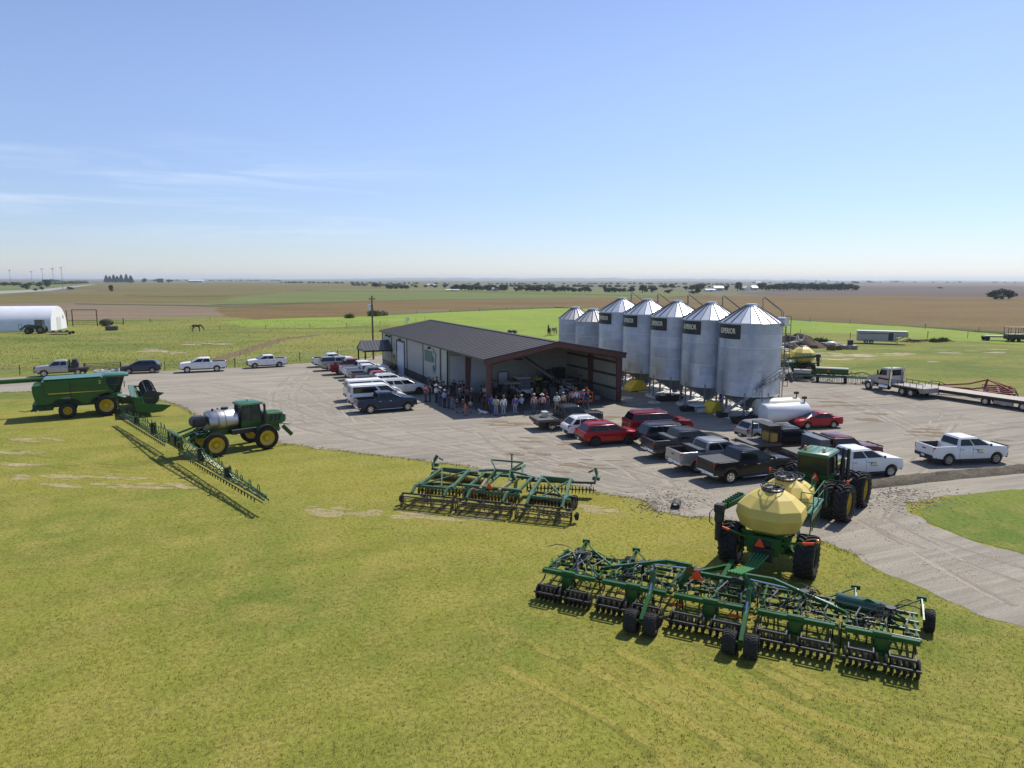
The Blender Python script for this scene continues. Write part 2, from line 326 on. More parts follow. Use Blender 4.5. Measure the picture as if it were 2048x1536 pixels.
for k in range(2):
    bb = B(); zz = -.0078+.0012*k
    for i, c in enumerate([((1330,1290),(1460,1360),(1640,1440),(1900,1560)),((1480,1330),(1620,1395),(1800,1450),(2100,1520)),((1150,1290),(1330,1390),(1500,1470),(1700,1580)),((1000,1300),(1130,1360),(1300,1450),(1420,1560)),((0,905),(160,925),(330,935),(450,970)),((1420,1330),(1560,1420),(1700,1500),(1840,1570))]):
        for rep in range(2): zz += 4e-5; ribbon(bb, [(x+rep*24+k*34, y+rep*9+k*13) for x, y in c], .38, zz, 70+i*2.3+k*31+rep*7, .02)
    o = bb.o('mown_tracks', LTR[k], smooth=0); o['kind'] = 'structure'
WORN = gmat('worn_turf', [(.33,.27,.14), (.26,.22,.09), (.36,.30,.17)], .3, 1., 6., .35)
patches('worn_turf', [(690,1022,65,10,30),(830,1030,40,8,16),(950,1036,60,6,16),(1200,1020,30,8,14),(160,955,140,4,26),(230,972,150,5,30),(60,880,60,3,12),(40,905,45,3,10),(60,930,60,3,10)], WORN, -.0055, 5)
patches('straw_litter', [(1080,900,60,25,14),(1180,930,70,15,12),(1010,845,40,6,8),(1880,868,70,10,16),(1960,890,50,10,14),(1700,822,90,20,14),(1230,835,40,6,6),(1640,800,40,14,8)], gmat('straw_litter', [(.20,.15,.095),(.25,.19,.12),(.17,.13,.09)], .5, 2., 8., .4), .009, 8)
sheet('pasture_trail', px((395,728),(440,712),(500,694),(560,676),(640,668),(642,670),(570,680),(515,699),(455,719),(410,732)), gmat('trail_soil', [(.19,.125,.08),(.15,.10,.065),(.17,.15,.06)], .2, .8, 5., .3), -.010, .8, .5, 41)
patches('bare_ground', [(1700,714,60,6,12),(1650,708,40,4,8),(1800,708,50,3,7),(1940,702,60,4,9),(1870,724,12,2,2),(330,702,40,5,9),(420,686,40,4,7)], DIRT, -.0105, 6)
# ---------------------------------------------------------------- the shed
WALL = mat('wall_panel_grey', (.44,.44,.385), .45, var=.05, vs=.6, dirt=.12)
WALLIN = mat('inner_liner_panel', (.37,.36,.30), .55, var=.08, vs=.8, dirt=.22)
TRIM = mat('dark_trim', (.028,.025,.024), .4)
ROOF = mat('charcoal_roof', (.050,.044,.041), .6, var=.10, vs=.5, dirt=.10)
RED = mat('red_oxide_steel', (.112,.045,.035), .6, var=.2, vs=1.5)
WAINS = mat('dark_wainscot', (.045,.038,.033), .6)
WHITE = mat('white_paint', (.80,.80,.79), .35, var=.03)
WHITED = mat('white_door', (.62,.66,.72), .35, var=.03)
GALV = mat('galvanised_steel', (.58,.60,.62), .38, metal=.85, var=.10, vs=1.2)
BLACK = mat('black_steel', (.018,.018,.019), .45, var=.2)
RUBBER = mat('rubber', (.020,.019,.018), .75, var=.25, vs=6, dirt=.22, spec=.35)
GREYS = mat('grey_steel', (.20,.20,.20), .5, var=.15)
GLASS = mat('dark_glass', (.008,.011,.015), .05, var=0, spec=.4)
GREEN = mat('green_paint', (.012,.088,.013), .36, var=.14, coat=.25, dirt=.04, spec=.4)
GREEND = mat('green_paint_dusty', (.040,.120,.055), .48, var=.2, vs=4, dirt=.14, coat=.1)
YELLOW = mat('yellow_paint', (.60,.40,.014), .42, var=.10, coat=.3, dirt=.10)
ORANGE = mat('orange_paint', (.75,.13,.03), .4, var=.1)
CONC = mat('concrete', (.52,.49,.43), .85, var=.15, vs=.9, dirt=.15)
LD, WD = V((-.406, .914, 0)), V((.914, .406, 0))
A0 = G(974, 826); A0.z = 0
BL, BW, EV, RG, NB = 41.7, 15.24, 5.3, 6.66, 7
shed = thing('metal_shed', 'long grey metal shed with charcoal roof and open red framed bay full of people', 'shed', A0, math.degrees(math.atan2(WD.y, WD.x)))
# local frame of the shed: x across (0..15.24), y back along the wall (0..41.7)
T0 = 11.7
def ribbed(bb, p0, p1, z0, z1a, z1b, pitch=.3, d=.018, side=1):
    """upright ribbed sheet from p0 to p1, its top edge running from z1a to z1b"""
    p0 = V((*p0, 0)); p1 = V((*p1, 0)); L_ = (p1-p0).length; t = (p1-p0)/L_; nn = V((t.y, -t.x, 0))*side; n = int(L_/pitch); prof = []
    for i in range(n):
        for q, h in ((.0,0),(.62,0),(.70,d),(.90,d)): prof.append(((i+q)*L_/n, h))
    prof.append((L_, 0))
    lo = [p0+t*s+nn*h+V((0,0,z0)) for s, h in prof]; hi = [p0+t*s+nn*h+V((0,0,z1a+(z1b-z1a)*s/L_)) for s, h in prof]
    k = len(lo); bb.add(lo+hi, [(i, i+1, k+i+1, k+i) for i in range(k-1)])
bb = B(); ribbed(bb, (0, BL), (0, T0), 1.05, EV-.1, EV-.1, side=1); bb.o('wall', WALL, shed, smooth=0)
bb = B(); bb.box(-.03, .05, T0, BL, 0, 1.05); bb.o('wainscot', WAINS, shed)
bb = B(); ribbed(bb, (BW, BL), (0, BL), 0, EV, EV); bb.add([(0,BL,EV),(BW,BL,EV),(BW/2,BL,RG)], [(0,1,2)]); bb.o('back_wall', WALL, shed, smooth=0)
bb = B(); ribbed(bb, (BW, 0.35), (BW, BL), 0, EV, EV, side=1); bb.o('side_wall', WALLIN, shed, smooth=0)
bb = B(); ribbed(bb, (0.02, T0), (BW/2, T0), 0, EV, RG-.08); ribbed(bb, (BW/2, T0), (BW-.05, T0), 0, RG-.08, EV); bb.o('partition_wall', WALLIN, shed, smooth=0)
# roof sheets with raised seams
for sx, nm in ((0, 'roof'), (1, 'roof')):
    bb = B(); e = V((-.35 if not sx else BW+.35, 0, EV-.06)); r = V((BW/2, 0, RG))
    n = int(BL/.9)
    prof = []
    for i in range(n):
        for q, h in ((0,0),(.9,0),(.93,.05),(.97,.05)): prof.append((-.25+(i+q)*(BL+.5)/n, h))
    prof.append((BL+.25, 0))
    lo = [V((e.x, y, e.z+h)) for y, h in prof]; hi = [V((r.x, y, r.z+h)) for y, h in prof]; k = len(lo)
    bb.add(lo+hi, [(i, i+1, k+i+1, k+i) for i in range(k-1)]); bb.o(nm, ROOF, shed, smooth=0)
bb = B(); bb.prism([(BW/2-.3, RG+.03), (BW/2, RG+.085), (BW/2+.3, RG+.03), (BW/2, RG+.03)], -.27, BL+.27); bb.o('ridge_cap', ROOF, shed)
bb = B(); bb.box(-.40, -.30, -.25, BL+.25, EV-.22, EV-.04); bb.o('gutter', TRIM, shed)
bb = B(); bb.box(BW+.30, BW+.40, -.25, BL+.25, EV-.22, EV-.04); bb.o('gutter', TRIM, shed)
# underside purlins and roof deck inside the bay
bb = B()
for i in range(1, 8):
    for x0, x1, a in ((0, BW/2, 0), (BW/2, BW, 1)):
        f = i/8; x = x0+(x1-x0)*f; z = (EV+(RG-EV)*f if not a else RG-(RG-EV)*f) - .2; bb.box(x-.04, x+.04, .1, T0, z-.1, z+.1)
bb.o('purlins', RED, shed)
# red portal frames: front and middle of the open bay
def portal(y, full=True):
    bb = B(); w = .13
    prof = [(0,0),(.42,0),(.62,EV-.62),(BW/2,RG-.62),(BW-.62,EV-.62),(BW-.42,0),(BW,0),(BW,EV-.12),(BW/2,RG-.10),(0,EV-.12)]
    bb.prism(prof, y-.012, y+.012)
    for (a, b) in [((0,0),(0,EV-.12)),((BW,0),(BW,EV-.12)),((0,EV-.12),(BW/2,RG-.10)),((BW/2,RG-.10),(BW,EV-.12)),((.42,0),(.62,EV-.62)),((BW-.42,0),(BW-.62,EV-.62)),((.62,EV-.62),(BW/2,RG-.62)),((BW/2,RG-.62),(BW-.62,EV-.62))]:
        bb.beam((a[0], y, a[1]), (b[0], y, b[1]), .24, .024, up=(0, 1, 0)) if False else bb.beam((a[0], y, a[1]), (b[0], y, b[1]), .026, .24, up=(0,1,0))
    return bb
portal(.15).o('portal_frame', RED, shed, smooth=0); portal(6.0).o('portal_frame', RED, shed, smooth=0)
# fascia over the open gable
bb = B(); bb.prism([(-.38,EV-.62),(BW/2,RG-.52),(BW+.38,EV-.62),(BW+.38,EV-.10),(BW/2,RG-.03),(-.38,EV-.10)], -.16, -.10); bb.o('gable_fascia', RED, shed, smooth=0)
bb = B(); bb.beam((-.4,-.22,EV-.08),(BW/2,-.22,RG-.01),.05,.13); bb.beam((BW/2,-.22,RG-.01),(BW+.4,-.22,EV-.08),.05,.13); bb.o('rake_trim', TRIM, shed)
bb = B()
for z in (1.35, 2.75, 4.15): bb.box(BW-.22, BW-.04, .4, T0-.05, z-.1, z+.1)
bb.o('wall_girts', RED, shed)
for y, d in ((BL-.06,.1), (36.2,.1), (28.2,.1), (20.9,.1), (14.1,.22), (T0+.05,.1)): bb = B(); bb.box(-.07, .03, y-d, y+d, 0, EV-.2); bb.o('wall_trim', TRIM, shed)
# tall sliding doors, entrance, lamps, sign
bb = B(); bb.box(-.10, -.04, 29.6, 32.9, .05, 4.35); d = bb.o('door', WHITED, shed, bevel=.01)
bb = B(); bb.box(-.085, -.03, 29.35, 29.6, 0, 4.6); bb.box(-.085, -.03, 32.9, 33.5, 0, 4.6); bb.box(-.085, -.03, 29.6, 32.9, 4.35, 4.6); bb.o('door_frame', TRIM, d)
bb = B(); bb.box(.3, 4.6, T0-.14, T0-.06, .03, 4.4); bb.o('door', mat('pale_sliding_door', (.50,.53,.54), .5, var=.05), shed)
bb = B(); bb.box(6.1, 7.2, T0-.12, T0-.05, .03, 2.25); d = bb.o('door', WHITED, shed)
bb = B(); bb.box(6.0, 6.1, T0-.13, T0-.04, 0, 2.35); bb.box(7.2, 7.3, T0-.13, T0-.04, 0, 2.35); bb.box(6.1, 7.2, T0-.13, T0-.04, 2.25, 2.35); bb.o('door_frame', TRIM, d)
for y in (34.6, 35.3):
    bb = B(); bb.box(-.09, -.03, y-.22, y+.22, 1.1, 2.3); w_ = bb.o('window', GLASS, shed)
for y in (31.3, 18.0, 38.6, 36.9):
    bb = B(); bb.box(-.34, -.02, y-.12, y+.12, 4.62, 4.86); bb.o('wall_lamp', BLACK, shed, bevel=.03)
bb = B(); bb.box(-.10, -.04, 17.0, 20.1, 3.05, 4.35); sg = bb.o('wall_sign', mat('sign_green', (.06,.16,.12), .5, var=.05), shed, bevel=.02)
# antlered deer head emblem beside the sign: a plain silhouette plate
bb = B()
bb.prism([(17.0,2.1),(16.55,1.9),(16.0,2.1),(15.75,2.7),(15.95,3.3),(15.7,3.8),(15.9,4.3),(16.25,4.55),(16.2,4.2),(16.4,4.0),(16.6,4.6),(16.95,4.75),(16.85,4.3),(16.65,3.8),(16.95,3.3),(17.1,2.6)], -.13, -.06, 'yz')
bb.o('emblem', mat('emblem_metal', (.35,.45,.44), .4, metal=.4), shed)
bb = B(); bb.ball((-.17, 16.3, 2.55), .06, .25, .38); bb.ball((-.17, 16.55, 3.5), .05, .2, .4); bb.o('emblem_crest', mat('emblem_dark', (.04,.09,.075), .45), shed)
# porch
pg = B(); y0, y1, x0 = 35.6, 40.6, -4.1; pm = (y0+y1)/2
for (ya, yb) in ((y0, pm), (y1, pm)):
    bb = B(); za, zb = 2.95, 4.15; n = 9; prof = []
    for i in range(n):
        for q, h in ((0,0),(.88,0),(.92,.05),(.96,.05)): prof.append((x0+(i+q)*(-x0)/n, h))
    lo = [V((x, ya, za+h)) for x, h in prof]; hi = [V((x, yb, zb+h)) for x, h in prof]; k = len(lo)
    bb.add(lo+hi, [(i, i+1, k+i+1, k+i) for i in range(k-1)]); bb.o('porch_roof', mat('porch_roof_steel', (.11,.105,.10), .35, metal=.3), shed, smooth=0)
bb = B(); bb.prism([(y0+.1,2.85),(y1-.1,2.85),(pm,4.02)], x0+.1, x0+.16, 'yz'); bb.o('porch_gable', WALL, shed)
bb = B(); bb.box(x0, -.1, y0-.05, y0+.08, 2.72, 2.94); bb.box(x0, -.1, y1-.08, y1+.05, 2.72, 2.94); bb.box(x0, x0+.1, y0, y1, 2.72, 2.86); bb.o('porch_beam', TRIM, shed)
for y in (y0+.2, y1-.2): bb = B(); bb.box(x0+.1, x0+.28, y-.09, y+.09, 0, 2.75); bb.o('porch_post', TRIM, shed)
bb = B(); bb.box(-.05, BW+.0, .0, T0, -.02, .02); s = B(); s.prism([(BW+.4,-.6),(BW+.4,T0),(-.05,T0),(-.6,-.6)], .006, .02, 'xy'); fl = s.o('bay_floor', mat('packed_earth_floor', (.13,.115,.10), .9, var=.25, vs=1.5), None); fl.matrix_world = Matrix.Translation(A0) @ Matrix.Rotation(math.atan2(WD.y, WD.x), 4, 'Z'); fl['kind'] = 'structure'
# concrete pads along the wall and under the bins
s = B(); s.box(-3.2, 0, 14, 44, .004, .03); ap = s.o('concrete_apron', CONC, None); ap.matrix_world = fl.matrix_world.copy(); ap['kind'] = 'structure'

# ---------------------------------------------------------------- grain bins
BINW = bpy.data.materials.new('corrugated_steel')
def corr(m, amp, pitch):
    m.use_nodes = True; n = m.node_tree; p = n.nodes['Principled BSDF']; p.inputs['Metallic'].default_value = .9; p.inputs['Roughness'].default_value = .36
    tc = N(n, 'ShaderNodeTexCoord'); wv = N(n, 'ShaderNodeTexWave', bands_direction='Z', inp={'Scale': 1/pitch*.314}); n.links.new(tc.outputs['Object'], wv.inputs[0])
    b = N(n, 'ShaderNodeBump', inp={'Strength': amp, 'Distance': .02}); n.links.new(wv.outputs[1] if len(wv.outputs) > 1 else wv.outputs[0], b.inputs['Height'])
    # sheets of slightly different galvanising, ring by ring
    cyl = N(n, 'ShaderNodeSeparateXYZ'); n.links.new(tc.outputs['Object'], cyl.inputs[0])
    at = N(n, 'ShaderNodeMath', operation='ARCTAN2'); n.links.new(cyl.outputs[1], at.inputs[0]); n.links.new(cyl.outputs[0], at.inputs[1])
    zf = N(n, 'ShaderNodeMath', operation='FLOOR'); zm = N(n, 'ShaderNodeMath', operation='MULTIPLY', inp={1: 1/1.12}); n.links.new(cyl.outputs[2], zm.inputs[0]); n.links.new(zm.outputs[0], zf.inputs[0])
    am = N(n, 'ShaderNodeMath', operation='MULTIPLY_ADD', inp={1: 1.15, 2: 0}); n.links.new(at.outputs[0], am.inputs[0])
    sh = N(n, 'ShaderNodeMath', operation='MULTIPLY_ADD', inp={1: .5}); n.links.new(zf.outputs[0], sh.inputs[0]); n.links.new(am.outputs[0], sh.inputs[2])
    sf = N(n, 'ShaderNodeMath', operation='FLOOR'); n.links.new(sh.outputs[0], sf.inputs[0])
    cb = N(n, 'ShaderNodeCombineXYZ'); n.links.new(sf.outputs[0], cb.inputs[0]); n.links.new(zf.outputs[0], cb.inputs[1])
    oi = N(n, 'ShaderNodeObjectInfo'); n.links.new(oi.outputs['Random'], cb.inputs[2])
    wn = N(n, 'ShaderNodeTexWhiteNoise'); n.links.new(cb.outputs[0], wn.inputs[0])
    nz = N(n, 'ShaderNodeTexNoise', inp={'Scale': 1.4, 'Detail': 8, 'Roughness': .65}); n.links.new(tc.outputs['Object'], nz.inputs['Vector'])
    mr = N(n, 'ShaderNodeMapRange', inp={'To Min': .86, 'To Max': 1.10}); n.links.new(wn.outputs['Value'], mr.inputs[0])
    m2 = N(n, 'ShaderNodeMapRange', inp={'From Min': .3, 'From Max': .7, 'To Min': .86, 'To Max': 1.12}); n.links.new(nz.outputs[0], m2.inputs[0])
    mu = N(n, 'ShaderNodeMath', operation='MULTIPLY'); n.links.new(mr.outputs[0], mu.inputs[0]); n.links.new(m2.outputs[0], mu.inputs[1])
    cl = N(n, 'ShaderNodeMix', data_type='RGBA', blend_type='MULTIPLY'); cl.inputs[0].default_value = 1; cl.inputs[6].default_value = (.44,.48,.54,1); n.links.new(mu.outputs[0], cl.inputs[7])
    n.links.new(cl.outputs[2], p.inputs['Base Color']); n.links.new(b.outputs[0], p.inputs['Normal'])
    return m
corr(BINW, .5, .10); BINOLD = corr(bpy.data.materials.new('weathered_steel'), .35, .08); BINOLD.node_tree.nodes['Principled BSDF'].inputs['Roughness'].default_value = .6
BINROOF = mat('bin_roof_steel', (.66,.68,.70), .34, metal=.75, var=.07, vs=1.5)
BINSEAM = mat('bin_roof_seam', (.16,.17,.18), .5, metal=.6)
def bin_roof(parent, r, ze, za, rc=.42, n=20, m=BINROOF):
    rf = B()
    ring = lambda rr, z, k0=0: [V((rr*math.cos(2*math.pi*k/n), rr*math.sin(2*math.pi*k/n), z)) for k in range(n)]
    rf.loft([ring(r+.10, ze-.06), ring(r+.10, ze), ring(rc, za-.14)], cap=False); o = rf.o('roof', m, parent, smooth=0)
    sm = B()
    for k in range(n):
        a = 2*math.pi*k/n; c, s_ = math.cos(a), math.sin(a); sm.beam(((r+.11)*c, (r+.11)*s_, ze+.035), (rc*c, rc*s_, za-.105), .055, .085)
    sm.o('roof_seams', BINSEAM, o, smooth=0)
    cp = B(); cp.lathe([(.001, za-.02), (rc+.08, za-.02), (rc+.12, za-.14), (rc+.12, za-.2), (.001, za-.2)], 20, 'z'); cp.o('cap', GALV, o)
    return o
def text_mesh(txt, size, depth=.004, bold=.012):
    cu = bpy.data.curves.new('lettering', 'FONT'); cu.body = txt; cu.size = size; cu.align_x = 'CENTER'; cu.align_y = 'CENTER'; cu.extrude = depth; cu.offset = bold
    o = bpy.data.objects.new('lettering', cu); COL.objects.link(o); bpy.context.view_layer.update()
    me = bpy.data.meshes.new_from_object(o.evaluated_get(bpy.context.evaluated_depsgraph_get())); bpy.data.objects.remove(o); bpy.data.curves.remove(cu)
    me.materials.clear(); me.name = 'lettering'
    return me
LETTER = mat('cream_letters', (.72,.70,.52), .5, var=0)
BR, BZ0, BZE, BZA = 2.87, 2.12, 8.9, 10.62
bins = []
def make_bin(label):
    t = thing('grain_bin', label, 'grain bin', (0,0,0), 0, 'tall hopper bottom grain bins')
    b = B(); b.lathe([(BR, BZ0), (BR, BZE)], 56, 'z'); b.o('bin_wall', BINW, t)
    b = B()
    for z in (BZ0, BZ0+2.24, BZ0+4.48, BZE-.03): b.lathe([(BR, z), (BR+.035, z), (BR+.035, z+.05), (BR, z+.05)], 56, 'z')
    b.o('band', GALV, t)
    rf = bin_roof(t, BR, BZE, BZA)
    # roof ladder hoop behind, manway hatch on the side towards the silage yard
    b = B(); b.path([(1.05,-.1,10.1),(1.0,-.1,11.15),(1.15,-.05,11.25),(2.9,-.05,9.95),(3.05,-.05,9.75),(3.05,-.05,8.6)], .035); b.path([(1.25,.45,10.0),(1.2,.45,11.05),(1.35,.4,11.15),(2.9,.4,9.95),(3.05,.4,9.75),(3.05,.4,8.6)], .035)
    b.o('roof_rail', GREYS, rf)
    b = B(); b.tube((2.25,-1.1,9.0), (2.75,-1.7,9.0), .42, 18); b.lathe([(.001,0),(.44,0)],2) if False else None; b.o('roof_vent', GALV, rf)
    b = B(); b.lathe([(BR-.03, BZ0), (.30, .62), (.30, .42), (.26, .42)], 40, 'z', cap=True); b.o('hopper', mat('hopper_steel', (.30,.31,.32), .45, metal=.7, var=.15), t)
    for k in range(8):
        a = 2*math.pi*(k+.5)/8; c, s_ = math.cos(a)*(BR-.02), math.sin(a)*(BR-.02); b = B(); b.beam((c, s_, 0.02), (c, s_, BZ0+.35), .13, .13); b.box(c-.18, c+.18, s_-.18, s_+.18, .01, .03); b.o('leg', GREYS, t)
    b = B(); b.lathe([(BR+.02,1.05),(BR+.06,1.05),(BR+.06,1.13),(BR+.02,1.13)],8,'z') if False else None
    for k in range(8):
        a0, a1 = 2*math.pi*(k+.5)/8, 2*math.pi*(k+1.5)/8; r = BR-.02
        b.beam((r*math.cos(a0), r*math.sin(a0), 1.1), (r*math.cos(a1), r*math.sin(a1), 1.1), .05, .08)
        b.beam((r*math.cos(a0), r*math.sin(a0), .1), (r*math.cos(a1), r*math.sin(a1), 1.08), .03, .05)
    b.o('leg_braces', GREYS, t)
    # wrapped name board
    mid = R(-154); half = .50; rr = BR+.025; n = 14; z0, z1 = BZE-1.50, BZE-.16; b = B()
    inn = [V(((rr-.02)*math.cos(mid+half*(2*k/n-1)), (rr-.02)*math.sin(mid+half*(2*k/n-1)), 0)) for k in range(n+1)]; ou = [V(((rr+.01)*math.cos(mid+half*(2*k/n-1)), (rr+.01)*math.sin(mid+half*(2*k/n-1)), 0)) for k in range(n+1)]
    sec = [[i+V((0,0,z0)), o+V((0,0,z0)), o+V((0,0,z1)), i+V((0,0,z1))] for i, o in zip(inn, ou)]
    b.loft(sec); sgn = b.o('name_board', mat('board_black', (.012,.014,.016), .4), t)
    me = text_mesh('SUPERIOR', .43, .004, .012)
    for v in me.vertices:
        a = mid + v.co.x/rr; q = rr+.014+v.co.z; v.co = (q*math.cos(a), q*math.sin(a), (z0+z1)/2+.05+v.co.y*1.55)
    place('lettering', me, LETTER, sgn)
    return t
B5 = V((22.6, 67.4, 0)); BD = V((-.372, .928, 0)); BSP = 5.92
names = ['hopper bottom grain bin nearest the conveyor, fully in view at the row end', 'second grain bin behind the one with the conveyor', 'middle hopper grain bin of the five with black name boards',
         'fourth hopper grain bin counted from the conveyor, partly behind the right post of the shed', 'farthest grain bin with a black name board, next to the two plain bins']
t0 = make_bin(names[0]); t0.location = B5; bins.append(t0)
for i in range(1, 5): bins.append(dup(t0, B5 + BD*BSP*i, 0, names[i]))
for (x, y, lb) in ((10.85, 95.2, 'shorter plain grain bin without name board, right one of the two behind the shed'), (8.95, 100.4, 'shorter plain grain bin without name board, leftmost behind the shed roof')):
    t = thing('small_grain_bin', lb, 'grain bin', (x, y, 0), 0, 'two plain grain bins'); b = B(); b.lathe([(2.36, .0), (2.36, 7.35)], 48, 'z'); b.o('bin_wall', BINOLD, t)
    bin_roof(t, 2.36, 7.35, 9.05, .5, 18, mat('old_bin_roof', (.55,.54,.52), .55, metal=.5, var=.1)); b = B()
    for z in (1.6, 3.5, 5.4): b.lathe([(2.36, z), (2.39, z), (2.39, z+.05), (2.36, z+.05)], 48, 'z')
    b.o('band', GALV, t)
# white concrete pads under the bins
bb = B()
for i in range(5):
    c = B5 + BD*BSP*i; bb.lathe([(.01,.0),(.01,.05),(3.3,.05),(3.3,-.0)] if False else [(3.25,.0),(3.2,.06),(.01,.061)], 32, 'z', c)
o = bb.o('bin_pads', mat('white_concrete', (.66,.64,.58), .8, var=.1, dirt=.12), smooth=0); o['kind'] = 'structure'
# ---------------------------------------------------------------- road vehicles
def paint(name, col, metal=.0, dirt=.05): return mat(name, col, .26, metal, .05, 1.2, coat=.22, dirt=dirt*.25, spec=.28)
P_WHITE = paint('white_car_paint', (.78,.78,.77)); P_PEARL = paint('pearl_car_paint', (.66,.66,.63)); P_SILVER = paint('silver_car_paint', (.40,.39,.37), .45); P_STEEL = paint('steel_grey_car_paint', (.16,.165,.17), .4)
P_CHAR = paint('charcoal_car_paint', (.055,.055,.058), .35); P_BLACK = paint('black_car_paint', (.010,.010,.011)); P_NAVY = paint('navy_car_paint', (.022,.034,.060), .25); P_RED = paint('red_car_paint', (.33,.007,.010), .1)
P_DRED = paint('dark_red_car_paint', (.20,.007,.011), .15); P_MAROON = paint('maroon_car_paint', (.10,.012,.022), .15); P_SLATE = paint('slate_car_paint', (.045,.055,.075), .3)
CHROME = mat('chrome', (.75,.75,.76), .12, 1., var=.03); ALLOY = mat('alloy_rim', (.52,.52,.53), .28, .8, var=.05); DARKRIM = mat('dark_rim', (.03,.03,.03), .4, .3)
PLASTIC = mat('black_plastic', (.022,.022,.023), .6); LAMPW = mat('headlamp_glass', (.72,.74,.76), .08, .2, var=0, coat=1); LAMPR = mat('tail_lamp_red', (.42,.010,.012), .15, var=0, coat=1)
BEDLINER = mat('bed_liner', (.030,.030,.031), .8, var=.2); PLATE = mat('number_plate', (.70,.71,.70), .5, var=.03); AMBER = mat('amber_lamp', (.85,.25,.02), .2, var=0, coat=1)
WHEELS = {}
def wheel_meshes(r, w, rr, style='alloy'):
    key = (r, w, rr, style)
    if key in WHEELS: return WHEELS[key]
    t = B(); h = w/2; t.lathe([(rr,-h*.75),(rr+.02,-h*.92),(r-.06,-h),(r-.015,-h*.88),(r,-h*.6),(r,h*.6),(r-.015,h*.88),(r-.06,h),(rr+.02,h*.92),(rr,h*.75)], 28)
    m = B()
    for sd in (-1, 1):
        y = sd*h*.80
        m.lathe([(rr+.012,y),(rr+.012,y*.92),(rr-.02,y*.9),(rr-.05,y*.55)], 24); m.lathe([(.001,y*.88),(.07,y*.88),(.085,y*.6)], 12)
        if style in ('alloy', 'dark'):
            for k in range(6):
                a = 2*math.pi*k/6; c, s = math.cos(a), math.sin(a)
                for o in (-.05, .05):
                    m.beam((.04*c - o*s*.8, y*.78, .04*s + o*c*.8), ((rr-.02)*c - o*s*1.6, y*.74, (rr-.02)*s + o*c*1.6), .035, .045, up=(0,1,0))
        else:
            m.lathe([(.001,y*.6),(rr-.06,y*.62),(rr-.045,y*.7)], 20)
            for k in range(8):
                a = 2*math.pi*(k+.5)/8; m.tube((.62*rr*math.cos(a), y*.6, .62*rr*math.sin(a)), (.62*rr*math.cos(a), y*.66, .62*rr*math.sin(a)), .028, 8)
    bk = B(); bk.lathe([(.001,-.05),(rr,-.05),(rr,.05),(.001,.05)], 20)
    WHEELS[key] = (t.mesh('tyre'), m.mesh('rim'), bk.mesh('brake_drum'))
    return WHEELS[key]
def add_wheel(parent, x, y, r, w, rr, style, rimmat, steer=0):
    a, b, c = wheel_meshes(r, w, rr, style)
    o = place('wheel', a, RUBBER, parent, (x, y, r), (0, 0, R(steer))); place('rim', b, rimmat, o); place('brake_drum', c, PLASTIC, o)
    return o
def lerp_tab(tab, x):
    for (x0, z0), (x1, z1) in zip(tab, tab[1:]):
        if x <= x1: return z0 + (z1-z0)*max(0, min(1, (x-x0)/(x1-x0 or 1)))
    return tab[-1][1]
